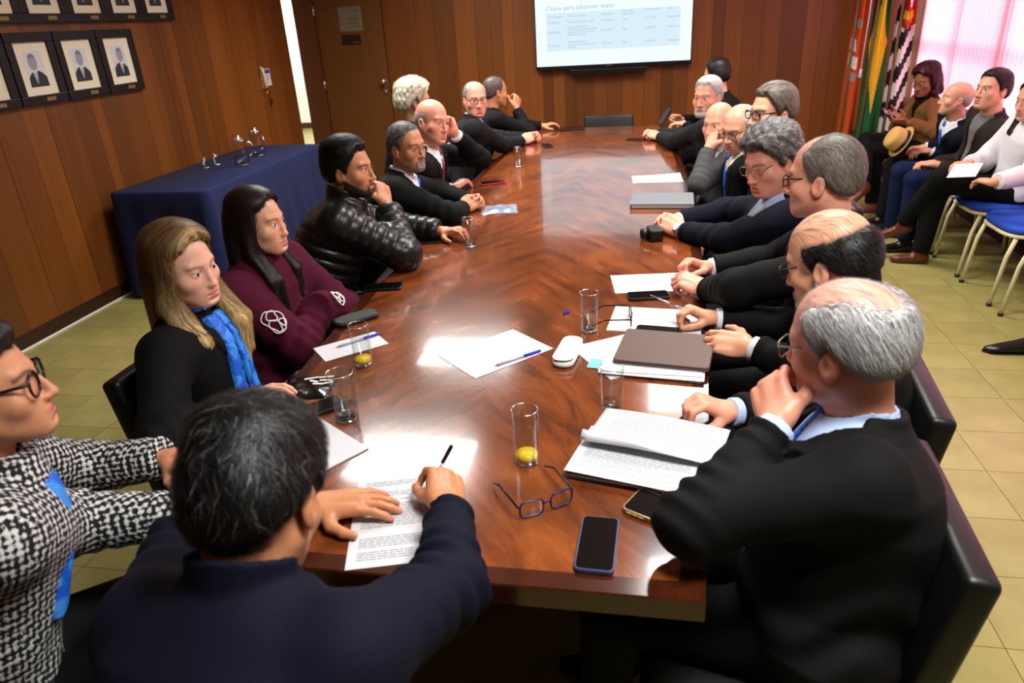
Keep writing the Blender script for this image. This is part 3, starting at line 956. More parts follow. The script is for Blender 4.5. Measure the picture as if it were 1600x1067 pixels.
def packet(w_, h_, m, par, bulge=.006):
    V, Fc = [], []
    nx_, ny_ = 14, 12
    R_ = random.Random(5)
    for k in (0, 1):
        for j in range(ny_ + 1):
            for i in range(nx_ + 1):
                u, v2 = i / nx_, j / ny_
                edge_ = min(u, 1 - u, v2, 1 - v2)
                z = (bulge * min(1, edge_ * 5) * (1 + .3 * math.sin(u * 15 + v2 * 8)) + .0012) * k + .002 * R_.random() * (edge_ < .02)
                V.append(((u - .5) * w_, (v2 - .5) * h_, z))
    q = nx_ + 1; off = q * (ny_ + 1)
    for j in range(ny_):
        for i in range(nx_):
            a = j * q + i
            Fc.append((a + q, a + q + 1, a + 1, a)); Fc.append((off + a, off + a + 1, off + a + q + 1, off + a + q))
    for i in range(nx_):
        Fc.append((i, i + 1, off + i + 1, off + i)); a = ny_ * q + i; Fc.append((a + 1, a, off + a, off + a + 1))
    for j in range(ny_):
        a = j * q; Fc.append((a + q, a, off + a, off + a + q)); a = j * q + nx_; Fc.append((a, a + q, off + a + q, off + a))
    return pyd('wrapper', V, Fc, m, par, True)
packet(.15, .135, M_cello, pk)
for (x, y, l, a) in ((.0, .045, .045, .3), (.04, .05, .05, .1), (.012, .025, .03, -.4), (.045, .03, .035, .05), (.03, .008, .035, -.1), (.055, .012, .02, .2)):
    o = slab('white_mark', rrect(l, .009, .004), .0, .0006, M_fwhite, pk); o.location = (x, y, .0088); o.rotation_euler = (0, 0, a)
phone('black phone beside the black packet', -.872, 1.57, -45, .073, .15)
ps = tag(empty('phone_pouch', (-1.0, 2.2, TZ + .0005), math.radians(-44)), 'black phone pouch with rounded ends in front of the girl', 'pouch')
slab('pouch_body', rrect(.076, .165, .028), 0, .017, mat('black_nylon', rgb(18, 19, 20), .6, bump=.2, nscale=200), ps, .006)
slab('zip_rim', rrect(.078, .167, .029), .007, .0095, M_black, ps)
phone('black phone in front of the puffer jacket man, nearest the girl', -1.012, 2.53, -80, .074, .15)
phone('slim dark tablet beside the puffer jacket sleeve', -.965, 3.17, -75, .075, .155, .008, M_black)
phone('phone in a red case lying in front of the man in the maroon tie', -.945, 4.43, -65, .078, .165, .011, M_case_red)
bg = tag(empty('plastic_bag', (-.775, 3.76, TZ + .001), math.radians(12)), 'clear plastic bag with a folded blue tie under the clasped hands', 'bag')
M_clear = mat('clear_plastic', rgb(225, 232, 240), .12, trans=.75, bump=.6, nscale=25, bdist=.006)
packet(.2, .2, M_clear, bg, .012)
slab('folded_tie', rrect(.12, .07, .01), .001, .007, mat('tie_blue_plain', rgb(40, 90, 200), .5), bg)
phone('black tablet lying under the hand of the bald man at the table end', -.68, 6.7, -80, .19, .26, .01, M_black, name='tablet', cat='tablet')
phone('dark phone beside the hands of the man with the pink tie', -.77, 5.80, 20, .075, .15)
phone('black phone with a thin cord beside the bearded man fists', -.07, 5.96, 75, .075, .155)
tube_v = [(.075, .0, .004), (.10, -.03, .004), (.13, -.035, .003), (.12, -.07, .003), (.09, -.1, .003)]
crd = tube('thin_cord', [(-.07 + x, 5.96 + y, TZ + z) for x, y, z in tube_v], .0025, M_black, None, 6)
tag(crd, 'thin black cord lying beside the bearded man phone', 'cord')
sheet('printed_sheet', 'printed white leaflet lying across from the red phone', .08, 4.48, 3, .30, .21, lines=18, seed=9, margin=.05, curl=.012)
bk = tag(empty('grey_folder', (.1, 3.87, TZ), math.radians(-2)), 'grey ring folder lying near the man in the navy cardigan', 'folder')
box('cover', (-.165, -.13, .022), (.165, .13, .026), mat('grey_cover', rgb(112, 114, 118), .4), bk, .001)
box('pages', (-.155, -.125, .005), (.16, .122, .022), M_paper, bk)
box('back_cover', (-.165, -.13, .001), (.165, .13, .005), mat('dark_grey_cover', rgb(60, 60, 62), .4), bk, .001)
sheet('blank_sheet', 'white sheet under the hands of the grey man with the tie clip', .03, 2.61, 8, .28, .2)
phone('black phone lying below the white sheet edge', .025, 2.462, 100, .073, .15)
sheet('printed_sheet', 'white sheets under the hand holding the pen', .05, 2.235, -6, .30, .21, th=.004, lines=12, seed=4, margin=.05)
# folder and papers of the bearded bald man
sheet('printed_sheet', 'white printed sheet next to the white spectacle case', -.06, 1.965, 33, .21, .25, th=.001, lines=26, seed=5)
pp = tag(empty('paper_stack', (.04, 1.935, TZ + .002), math.radians(-7)), 'stack of white papers with a blue card under the brown folder', 'papers')
for k in range(4):
    o = sheet('sheet', None, 0, 0, 0, .285, .205, th=.0012)
    o.parent = pp; o.location = ((.006, -.004, .01, 0)[k], (-.018, -.012, -.024, -.008)[k], .0015 + k * .0027); o.rotation_euler = (0, 0, (-.03, .02, 0, .05)[k])
slab('blue_card', rrect(.1, .06, .004), 0, .001, mat('blue_card', rgb(110, 176, 196), .6), pp).location = (-.135, -.055, .0)
bf = tag(empty('leather_folder', (.075, 1.975, TZ + .0145), math.radians(-9)), 'brown leather folder lying on the stack of papers', 'folder')
M_brown = mat('brown_leather', rgb(84, 62, 54), .5, bump=.25, nscale=350)
slab('cover', rrect(.275, .232, .012), .007, .013, M_brown, bf, .0025)
slab('back_cover', rrect(.275, .232, .012), 0, .005, M_brown, bf, .002)
box('pages', (-.13, -.11, .005), (.13, .11, .007), M_paper, bf)
phone('black tablet edge sticking out behind the brown folder', .06, 2.135, -8, .15, .05, .011, M_black, z=.005, name='tablet', cat='tablet')
wc = tag(empty('spectacle_case', (-.216, 1.95, TZ), math.radians(-8)), 'open white spectacle case beside the printed sheet', 'spectacle case')
M_wcase = mat('white_case', rgb(232, 232, 230), .35, noise=.01)
slab('shell', rrect(.066, .175, .028), .0008, .02, M_wcase, wc, .006, True)
slab('lid', rrect(.064, .173, .027), .0205, .034, M_wcase, wc, .008, True)
pc = tag(empty('pen_cap', (-.256, 2.291, TZ + .005), .9), 'small blue pen cap lying alone on the table', 'pen cap')
tube('cap_body', [(-.014, 0, 0), (.012, 0, 0)], [.0035, .0045], M_bicblue, pc, 8)
box('clip', (-.012, -.001, .004), (.01, .001, .0058), M_bicblue, pc)

M_lens = thin_glass('spectacle_lens', (.98, .98, .98, 1), .1, 1.12)
def spectacles(e, rim_m, temple_m, wl=.050, hl=.036, rr=.0017, bridge=.018, temple=.135, droop=.02, shape=.012, fold=0.0, lens=True, spread=0.0):
    """frame in the xz plane: x across, y back towards the ears (negative y), origin at the bridge"""
    c = (wl + bridge) / 2
    for s in (-1, 1):
        ol = rrect(wl, hl, shape, 4)
        pts = [(s * c + x, -.004 * abs(x + s * c) / .05, z) for x, z in ol]
        tube('rim', pts, rr, rim_m, e, 6, True)
        if lens:
            pyd('lens', [(p[0], p[1], p[2]) for p in pts], [tuple(range(len(pts)))], M_lens, e)
        xe = s * (c + wl / 2)
        tube('temple_arm', [(xe - s * .002, -.003, hl * .25), (xe + s * .004, -.008, hl * .28), (xe + s * (.006 + spread * .5), -temple * .7, hl * .25), (xe + s * (.004 + spread), -temple, hl * .25 - droop)], [rr, rr * 1.3, rr * 1.2, rr], temple_m, e, 6)
    tube('bridge', [(-bridge / 2, 0, hl * .12), (0, .002, hl * .22), (bridge / 2, 0, hl * .12)], rr, rim_m, e, 6)
M_navyrim = mat('navy_frame', rgb(20, 26, 70), .2)
M_blackrim = mat('black_frame', rgb(12, 12, 14), .2)
M_brownrim = mat('brown_frame', rgb(48, 28, 20), .2)
M_metalrim = mat('metal_frame', rgb(150, 140, 128), .3, metal=.9)
sg = tag(empty('spectacles', (-.184, 1.197, TZ + .0215), 0), 'open blue and black framed reading glasses lying by the near phone', 'glasses')
spectacles(sg, M_navyrim, M_blackrim, .052, .038, .0022, temple=.14)
sg.rotation_euler = (0, 0, math.radians(214.5))
sg2 = tag(empty('spectacles', (-.03, 2.225, TZ + .0255), 0), 'dark brown reading glasses lying beside the half full water glass', 'glasses')
spectacles(sg2, M_brownrim, M_blackrim, .050, .036, .002, temple=.13)
sg2.rotation_euler = (0, 0, math.radians(-86))

# thick documents of the near grey haired man
nb = tag(empty('black_folder', (.02, 1.385, TZ), math.radians(-12)), 'black leather folder with papers under the thick documents', 'folder')
box('back_cover', (-.16, -.1, .001), (.16, .1, .006), M_leather, nb, .002)
box('pages', (-.152, -.096, .006), (.155, .094, .014), M_paper, nb)
box('cover', (-.16, -.1, .014), (.16, .1, .020), M_leather, nb, .002)
def curled_doc(label, cx, cy, deg, w_, h_, z, roll, seed, lines):
    """sheet whose near long edge lifts and rolls under itself"""
    e = tag(empty('document', (cx, cy, TZ + z), math.radians(deg)), label, 'papers')
    V, Fc = [], []
    nx_, ny_ = 16, 26
    def P(u, v2):
        x = (u - .5) * w_
        y = (v2 - .5) * h_
        amt = roll * (1 - .75 * u)
        lift = 0.004 + .006 * math.sin(u * 3)
        y0_ = -h_ / 2 + .075
        if y < y0_:
            d = y0_ - y
            r_ = .016 + .01 * (1 - u)
            a = min(d / r_, PI * .9) * amt
            yy = y0_ - r_ * math.sin(a); zz = lift + r_ * (1 - math.cos(a)) * .55 + .006
        else:
            yy, zz = y, lift + .006 * max(0, 1 - (y - y0_) / .08)
        return (x, yy, zz)
    for k in (0, 1):
        for j in range(ny_ + 1):
            for i in range(nx_ + 1):
                p = P(i / nx_, j / ny_); V.append((p[0], p[1], p[2] + .0022 * k))
    q = nx_ + 1; off = q * (ny_ + 1)
    for j in range(ny_):
        for i in range(nx_):
            a = j * q + i
            Fc.append((a + q, a + q + 1, a + 1, a)); Fc.append((off + a, off + a + 1, off + a + q + 1, off + a + q))
    ring = [i for i in range(q)] + [j * q + nx_ for j in range(1, ny_ + 1)] + [ny_ * q + i for i in range(nx_ - 1, -1, -1)] + [j * q for j in range(ny_ - 1, 0, -1)]
    for k in range(len(ring)):
        a, b_ = ring[k], ring[(k + 1) % len(ring)]
        Fc.append((a, b_, b_ + off, a + off))
    pyd('page', V, Fc, M_paper, e, True)
    R_ = random.Random(seed); V, Fc = [], []
    for k in range(lines):
        v2 = .96 - .6 * k / lines
        u = .12
        while u < .88:
            du = R_.uniform(.02, .07)
            b0 = len(V)
            for (a, b_) in ((u, v2), (u + du, v2), (u + du, v2 + .008), (u, v2 + .008)):
                p = P(a, b_); V.append((p[0], p[1], p[2] + .0026))
            Fc.append((b0, b0 + 1, b0 + 2, b0 + 3))
            u += du + .008
    pyd('printed_text', V, Fc, M_ink, e)['kind'] = 'stuff'
    return e
sheet('printed_sheet', 'lower printed sheet sticking out of the thick documents', .0, 1.385, -14, .285, .2, z=.0205, th=.001, lines=20, seed=8)
curled_doc('thick curled printed documents in front of the near grey haired man', .035, 1.44, -16, .31, .235, .0225, 1.0, 11, 20)
phone('dark tablet phone with gold edge beside the documents', .06, 1.212, 62, .085, .165, .012, M_gold, name='phone', btn=True)
pen('fountain_pen', 'black pen beside the hand behind the documents', (.085, 1.56), (.145, 1.66), .006, .006, M_black, M_black, M_chrome)
phone('black phone in a slate blue case lying at the table end', -.0735, 1.102, -2, .0765, .158, .0115, M_case_blue)
cmr = tag(empty('compact_camera', (.055, 3.19, TZ), math.radians(10)), 'small black camera under the clasped hands with the watch', 'camera')
box('camera_body', (-.03, -.05, .001), (.03, .05, .055), M_black, cmr, .008)
lv, lf = lathe_data([(0, 0), (.026, 0), (.026, .03), (.02, .034), (.018, .028), (0, .028)], 18)
pyd('lens', [(-.03 - z, x, y + .028) for x, y, z in lv], lf, M_black, cmr, True)

shoe_ = tag(empty('shoe', (1.95, 3.69, 0)), 'pointed black leather shoe standing on the tiles near the end chair', 'shoe')
def shoe_loft(mat_, par):
    secs = [(-.20, .004, .012), (-.185, .022, .030), (-.13, .036, .045), (-.06, .040, .062), (.0, .036, .085), (.05, .034, .082), (.08, .026, .07)]
    V, Fc = [], []
    for x, hw_, hh_ in secs:
        for k in range(12):
            a = 2 * PI * k / 12
            V.append((x, hw_ * math.cos(a), max(.003, hh_ * .5 + hh_ * .5 * math.sin(a))))
    for i in range(len(secs) - 1):
        for k in range(12):
            l = (k + 1) % 12
            Fc.append((i * 12 + k, i * 12 + l, (i + 1) * 12 + l, (i + 1) * 12 + k))
    Fc.append(tuple(range(12))[::-1]); Fc.append(tuple(range((len(secs) - 1) * 12, len(secs) * 12)))
    return pyd('upper', V, Fc, mat_, par, True)
shoe_loft(mat('black_shoe', rgb(14, 13, 13), .25, noise=.03), shoe_)
slab('sole', [(x * 1.0 - .05, y * 1.0) for x, y in rrect(.26, .074, .03)], 0, .008, M_black, shoe_)
# ------------------------------------------------------------------ people: signed distance modelling
F32 = np.float32
def A3(v): return np.array(v, dtype=F32)
def nrm(v):
    v = np.asarray(v, dtype=F32); return v / (np.linalg.norm(v) + 1e-9)
def rc(P, a, b, r1, r2):
    a = A3(a); b = A3(b); ba = b - a
    q = P - a
    t = np.clip((q @ ba) / (ba @ ba + 1e-9), 0, 1)
    return np.sqrt(np.maximum(((q - t[:, None] * ba) ** 2).sum(1), 1e-12)) - (r1 + (r2 - r1) * t)
def rct(P, a, b, r1, r2):
    a = A3(a); b = A3(b); ba = b - a
    q = P - a
    tt = (q @ ba) / (ba @ ba + 1e-9)
    t = np.clip(tt, 0, 1)
    return np.sqrt(np.maximum(((q - t[:, None] * ba) ** 2).sum(1), 1e-12)) - (r1 + (r2 - r1) * t), tt
def ell(P, c, r, M=None):
    q = P - A3(c)
    if M is not None: q = q @ M
    r = A3(r)
    k0 = np.sqrt(((q / r) ** 2).sum(1)) + 1e-6
    k1 = np.sqrt(((q / (r * r)) ** 2).sum(1)) + 1e-6
    return k0 * (k0 - 1) / k1
def smin(a, b, k):
    h = np.maximum(k - np.abs(a - b), 0) / k
    return np.minimum(a, b) - h * h * k * .25
def smax(a, b, k): return -smin(-a, -b, k)

def mesh_sdf(f, lo, hi, h, B=8):
    lo = np.array(lo, dtype=np.float64); hi = np.array(hi, dtype=np.float64)
    nb = np.maximum(np.ceil((hi - lo) / (h * B)).astype(int), 1)
    n = nb * B
    bc_ = np.stack(np.meshgrid(*[np.arange(k) for k in nb], indexing='ij'), -1).reshape(-1, 3)
    ctr = (lo + (bc_ + .5) * B * h).astype(F32)
    d0 = f(ctr)
    act = np.abs(d0) < B * h * .87 * 1.35 + .006
    G = np.repeat(np.repeat(np.repeat(np.where(d0 > 0, 1, -1).astype(F32).reshape(nb), B, 0), B, 1), B, 2)
    loc = np.stack(np.meshgrid(*[np.arange(B)] * 3, indexing='ij'), -1).reshape(-1, 3)
    ab = bc_[act]
    idx = (ab[:, None, :] * B + loc[None]).reshape(-1, 3)
    P = (lo + idx * h).astype(F32)
    vals = np.empty(len(P), F32)
    for s in range(0, len(P), 400000):
        vals[s:s + 400000] = f(P[s:s + 400000])
    G[idx[:, 0], idx[:, 1], idx[:, 2]] = vals
    G[0], G[-1], G[:, 0], G[:, -1], G[:, :, 0], G[:, :, -1] = 1, 1, 1, 1, 1, 1
    ins = G < 0
    c = [ins[i:n[0] - 1 + i, j:n[1] - 1 + j, k:n[2] - 1 + k] for i in (0, 1) for j in (0, 1) for k in (0, 1)]
    cnt = sum(x.astype(np.int8) for x in c)
    cell = (cnt > 0) & (cnt < 8)
    ci = np.argwhere(cell)
    if len(ci) == 0: return np.zeros((0, 3)), np.zeros((0, 4), int)
    num = -np.ones(cell.shape, int); num[cell] = np.arange(len(ci))
    acc = np.zeros((len(ci), 3)); cn = np.zeros(len(ci))
    corners = [(i, j, k) for i in (0, 1) for j in (0, 1) for k in (0, 1)]
    for a in corners:
        for ax in range(3):
            if a[ax]: continue
            b = list(a); b[ax] = 1
            va = G[ci[:, 0] + a[0], ci[:, 1] + a[1], ci[:, 2] + a[2]]; vb = G[ci[:, 0] + b[0], ci[:, 1] + b[1], ci[:, 2] + b[2]]
            m = (va < 0) != (vb < 0)
            t = np.where(m, va / (va - vb + 1e-12), 0)
            p = np.tile(np.array(a, float), (len(ci), 1)); p[:, ax] += t
            acc += p * m[:, None]; cn += m
    V = lo + (ci + acc / cn[:, None]) * h
    Fs = []
    for ax in range(3):
        o1, o2 = [(1, 2), (2, 0), (0, 1)][ax]
        sl = [slice(0, -1)] * 3
        s0 = [slice(None)] * 3; s0[ax] = slice(0, -1); s1 = [slice(None)] * 3; s1[ax] = slice(1, None)
        ed = ins[tuple(s0)] != ins[tuple(s1)]
        e = np.argwhere(ed)
        ok = (e[:, o1] > 0) & (e[:, o2] > 0) & (e[:, o1] < n[o1] - 1) & (e[:, o2] < n[o2] - 1)
        e = e[ok]
        q = []
        for (da, db) in ((-1, -1), (0, -1), (0, 0), (-1, 0)):
            g = e.copy(); g[:, o1] += da; g[:, o2] += db
            q.append(num[g[:, 0], g[:, 1], g[:, 2]])
        q = np.stack(q, 1)
        flip = ~ins[e[:, 0], e[:, 1], e[:, 2]]
        q[flip] = q[flip][:, ::-1]
        Fs.append(q)
    Fq = np.concatenate(Fs)
    Fq = Fq[(Fq >= 0).all(1)]
    return V, Fq

def np_mesh(name, V, Fq, material, parent, col=None, smooth=True):
    me = bpy.data.meshes.new(name)
    V = np.asarray(V, dtype=np.float32); Fq = np.asarray(Fq, dtype=np.int32)
    k = Fq.shape[1]
    me.vertices.add(len(V)); me.vertices.foreach_set('co', V.ravel())
    me.loops.add(Fq.size); me.loops.foreach_set('vertex_index', Fq.ravel())
    me.polygons.add(len(Fq)); me.polygons.foreach_set('loop_start', np.arange(0, Fq.size, k, dtype=np.int32))
    if smooth: me.polygons.foreach_set('use_smooth', np.ones(len(Fq), dtype=bool))
    me.update(calc_edges=True)
    if col is not None:
        at = me.color_attributes.new('col', 'FLOAT_COLOR', 'POINT')
        c = np.ones((len(V), 4), np.float32); c[:, :3] = col
        at.data.foreach_set('color', c.ravel())
    return new_obj(name, me, material, parent)

def merge(parts):
    Vs, Fs, Cs, o = [], [], [], 0
    for V, Fq, C in parts:
        Vs.append(V); Fs.append(Fq + o); Cs.append(C); o += len(V)
    return np.concatenate(Vs), np.concatenate(Fs), np.concatenate(Cs)

def Rz(a): return np.array([[math.cos(a), -math.sin(a), 0], [math.sin(a), math.cos(a), 0], [0, 0, 1]])
def head_frame(yaw, pitch, roll):
    """columns: right, forward, up of the head in world space"""
    a, p, r = math.radians(yaw), math.radians(pitch), math.radians(roll)
    fw = np.array([math.cos(a) * math.cos(p), math.sin(a) * math.cos(p), math.sin(p)])
    rt = np.array([math.sin(a), -math.cos(a), 0.0])
    up = np.cross(rt, fw)
    rt2 = rt * math.cos(r) + up * math.sin(r); up2 = -rt * math.sin(r) + up * math.cos(r)
    return np.stack([rt2, fw, up2], 1)

M_skin = mat('skin', rgb(200, 150, 125), .42, noise=.05, nscale=60, attr='col', bump=.06, sss=.08)
M_hair = mat('hair', rgb(60, 50, 45), .45, noise=.1, nscale=90, attr='col', spec=.4)
M_eye = mat('eyeball', rgb(235, 230, 225), .12, noise=0, attr='col')

# ---- heads, in local units (metres for an average head): x right, y forward, z up, origin between the ears at eye height
def head_sdf(hp, neck_local, fem=0.0):
    jw = hp.get('jaw', 1.0); ns = hp.get('nose', 1.0); fat = hp.get('fat', 0.0); eo = hp.get('eye_open', 1.0); mo = hp.get('mouth', .7)
    cw = hp.get('cw', 1.0)
    nb = A3(neck_local)
    def f(P):
        X = P.copy(); X[:, 0] = np.abs(X[:, 0])
        d = ell(P, (0, -.014, .034), (.0745 * cw, .096, .081))
        d = smin(d, ell(P, (0, .026, -.028), (.062 + .008 * fat, .063, .084)), .03)
        d = smin(d, rc(X, (.050 * jw, .004, -.056), (.020, .066, -.097), .020 + .008 * fat, .018 + .006 * fat), .032)
        d = smin(d, ell(P, (0, .073, -.098), (.020 * jw, .019, .016)), .022)
        d = smin(d, ell(X, (.044, .055, -.030), (.023 + .006 * fat, .021, .020)), .028)
        d = smin(d, rc(X, (.0, .082, .020), (.040, .068, .021), .0068 + .0037 * (1 - fem), .0078 + .0012 * (1 - fem)), .018)
        d = smin(d, ell(P, (0, .066, -.070), (.036, .026, .030)), .024)
        d = smax(d, -ell(X, (.032, .100, -.002), (.019, .017, .0105)), .014)
        # nose
        n_ = rc(P, (0, .084, .012), (0, .088 + .017 * ns, -.036), .0056, .0098)
        n_ = smin(n_, ell(X, (.0115 * ns, .090 + .004 * ns, -.042), (.0085, .011, .0075)), .008)
        n_ = smin(n_, ell(P, (0, .092 + .014 * ns, -.040), (.0105, .010, .0090)), .006)
        d = smin(d, n_, .008)
        d = smax(d, -ell(X, (.0068, .098, -.0505), (.0035, .006, .0035)), .003)
        # lids over the eyeballs
        e = A3((.032, .0725, -.001))
        q = X - e
        r_ = np.sqrt((q ** 2).sum(1))
        lid = r_ - .0142
        zz = q[:, 2] - .12 * np.abs(q[:, 0] + .0)  # slight almond
        sl = np.maximum(zz - .0036 * eo, -zz - .0034 * eo - .0006)
        sl = np.maximum(sl, -q[:, 1])
        sl = np.maximum(sl, np.abs(q[:, 0]) - .0125)
        lid = smax(lid, -sl, .0015)
        d = smin(d, lid, .004)
        # lips
        ul = ell(P, (0, .0865, -.0678), (.0255, .0090, .0050 + .0014 * fem)); ll = ell(P, (0, .0860, -.0788), (.0215, .0092, .0060 + .0016 * fem))
        d = smin(d, smin(ul, ll, .002), .006)
        sm = X[:, 0] ** 2 * 6.0 * mo
        Q = P.copy(); Q[:, 2] -= sm
        d = smax(d, -ell(Q, (0, .094, -.0732), (.028, .0085, .0010)), .002)
        d = smax(d, -ell(P, (0, .094, -.0905), (.018, .006, .004)), .008)
        # ears
        ca, sa = math.cos(.25), math.sin(.25)
        R_ = np.array([[1, 0, 0], [0, ca, -sa], [0, sa, ca]], dtype=F32)
        er = ell(X, (.0785 * cw, -.012, -.018), (.0085, .0185, .031), R_)
        er = smax(er, -ell(X, (.0875 * cw, -.007, -.014), (.0075, .0105, .019), R_), .004)
        er = smin(er, ell(X, (.0755 * cw, .004, -.020), (.005, .006, .008)), .004)
        d = smin(d, er, .007)
        # neck
        d = smin(d, rc(P, (0, -.022, -.055), nb, .053 - .010 * fem + .006 * fat, .058 - .010 * fem + .006 * fat), .03)
        return d
    return f

def cran(P, t, cw=1.0):
    d = ell(P, (0, -.014, .034), (.0745 * cw + t, .096 + t, .081 + t))
    return smin(d, ell(P, (0, -.050, -.012), (.060 * cw + t, .050 + t, .055 + t)), .035)

def interp(y, xs, zs): return np.interp(y, xs, zs).astype(F32)

# ---- hair masks: positive where hair grows (metres from the hair line)
def hm_short(P, front=.078, temple=.0, side=0.0):
    ax = np.abs(P[:, 0])
    y = P[:, 1]
    zb = interp(y, [-.13, -.09, -.06, -.03, -.012, .012, .022, .034, .055, .09, .12], [-.072, -.070, -.06, -.02, .012, -.022 + side, .0, .048 + temple, front - .01 + temple, front, front])
    zb = np.where(y > .03, zb - np.maximum(0, .03 - ax) * .15 + np.maximum(0, ax - .045) * (-.8), zb)
    return P[:, 2] - zb
def hm_balding(P, yb=.03, rx=.052, ry=.085, front=.078, temple=.0, zc=.05):
    m = hm_short(P, front, temple)
    e = (np.sqrt((P[:, 0] / rx) ** 2 + ((P[:, 1] - yb) / ry) ** 2) - 1) * min(rx, ry)
    return np.where(P[:, 2] > zc, np.minimum(m, e), m)
def hm_horseshoe(P, top=.045, front=.03):
    """hair only round the sides and back"""
    m = hm_short(P, .2, .1)
    ax = np.abs(P[:, 0])
    zt = interp(P[:, 1], [-.12, -.05, 0, front, front + .02], [top + .012, top, top, top - .004, -.02])
    return np.minimum(m, zt - P[:, 2])

def surf_strands(f, V, Fq, N, dirf, L, K, width, lift, colf, seed, curl=0.0, jit=.25, mask=None, lenvar=.4, clump=.3):
    """thin tapered ribbons that follow the hair surface"""
    R_ = np.random.default_rng(seed)
    a, b, c_, d_ = V[Fq[:, 0]], V[Fq[:, 1]], V[Fq[:, 2]], V[Fq[:, 3]]
    ar = np.linalg.norm(np.cross(c_ - a, d_ - b), axis=1)
    if mask is not None:
        mm = mask(((a + c_) / 2).astype(F32)); ar = ar * np.clip(mm, 0, None)
    pr = ar / ar.sum()
    i = R_.choice(len(Fq), N, p=pr)
    u, v = R_.random((N, 1)), R_.random((N, 1))
    p = (a[i] * (1 - u) + b[i] * u) * (1 - v) + (d_[i] * (1 - u) + c_[i] * u) * v
    p = p.astype(F32)
    len_ = L * (1 - lenvar + 2 * lenvar * R_.random(N))
    step = (len_ / K).astype(F32)[:, None]
    ph = R_.random(N) * 6.28
    noise = R_.normal(0, jit, (N, 3)).astype(F32)
    eps = .0015
    def grad(p):
        g = np.empty_like(p)
        for ax in range(3):
            e = np.zeros(3, F32); e[ax] = eps
            g[:, ax] = f(p + e) - f(p - e)
        return g / (np.linalg.norm(g, axis=1, keepdims=True) + 1e-9)
    pts, sides = [], []
    lf = lift * (.3 + R_.random(N)).astype(F32)
    nv = grad(p)
    for k in range(K + 1):
        cl_ = p * 95
        dv = dirf(p) + noise + clump * np.stack([np.sin(cl_[:, 1] + cl_[:, 2] * .7), np.sin(cl_[:, 2] + cl_[:, 0] * .8 + 1), np.sin(cl_[:, 0] + cl_[:, 1] * .6 + 2)], 1)
        dv = dv - nv * (dv * nv).sum(1, keepdims=True)
        dv /= (np.linalg.norm(dv, axis=1, keepdims=True) + 1e-9)
        sd = np.cross(dv, nv)
        pts.append(p.copy()); sides.append(sd)
        if k == K: break
        cu = (np.sin(ph + k * 1.9)[:, None] * curl) * sd if curl else 0
        p = p + (dv + cu) * step
        d = f(p)
        nv = grad(p)
        p = p - nv * (d - lf * ((k + 1) / K) ** .7)[:, None]
        if curl: p = p + nv * (np.abs(np.cos(ph + k * 1.9)) * curl * .5)[:, None] * step
        p = p.astype(F32)
    Vn = np.empty((N, K + 1, 2, 3), F32)
    for k in range(K + 1):
        wv = width * (1 - .85 * (k / K) ** 2)
        Vn[:, k, 0] = pts[k] - sides[k] * wv; Vn[:, k, 1] = pts[k] + sides[k] * wv
    base = np.arange(N)[:, None] * (2 * (K + 1)) + np.arange(K)[None] * 2
    Fn = np.stack([base, base + 1, base + 3, base + 2], -1).reshape(-1, 4)
    C = colf(pts[0], R_)
    C = np.repeat(C, 2 * (K + 1), axis=0)
    return Vn.reshape(-1, 3), Fn, C

# ---- hands; local frame: y along fingers, x towards the thumb, z out of the back of the hand
FING = [(.030, .090, .071, .0092), (.0095, .095, .079, .0094), (-.0105, .092, .074, .0090), (-.029, .084, .059, .0080)]
POSES = {
    'flat': dict(c=[(12, 14, 8)] * 4, sp=(6, 1, -4, -10), th=(35, -8)),
    'relaxed': dict(c=[(22, 30, 18), (28, 34, 20), (32, 38, 22), (34, 40, 22)], sp=(4, 1, -2, -6), th=(32, -22)),
    'curl': dict(c=[(50, 60, 30), (55, 65, 32), (58, 66, 34), (60, 66, 34)], sp=(2, 0, -2, -4), th=(22, -36)),
    'clasp': dict(c=[(48, 52, 22), (50, 54, 24), (52, 54, 24), (54, 54, 24)], sp=(6, 2, -3, -8), th=(18, -30)),
    'fist': dict(c=[(72, 88, 45)] * 4, sp=(1, 0, -1, -2), th=(5, -50)),
    'pen': dict(c=[(52, 48, 22), (60, 58, 28), (68, 66, 34), (72, 70, 36)], sp=(-2, 0, 2, 4), th=(8, -48)),
    'chin': dict(c=[(40, 70, 40), (55, 80, 45), (60, 85, 45), (62, 85, 45)], sp=(2, 0, -2, -4), th=(30, -12)),
    'point': dict(c=[(10, 10, 6), (35, 45, 25), (48, 55, 30), (52, 58, 30)], sp=(4, 0, -2, -4), th=(40, -15)),
    'phone': dict(c=[(40, 40, 25)] * 4, sp=(4, 1, -2, -6), th=(50, -40)),
    'cheek': dict(c=[(15, 20, 12), (40, 60, 30), (55, 70, 35), (60, 75, 35)], sp=(6, 0, -2, -4), th=(45, -10)),
}
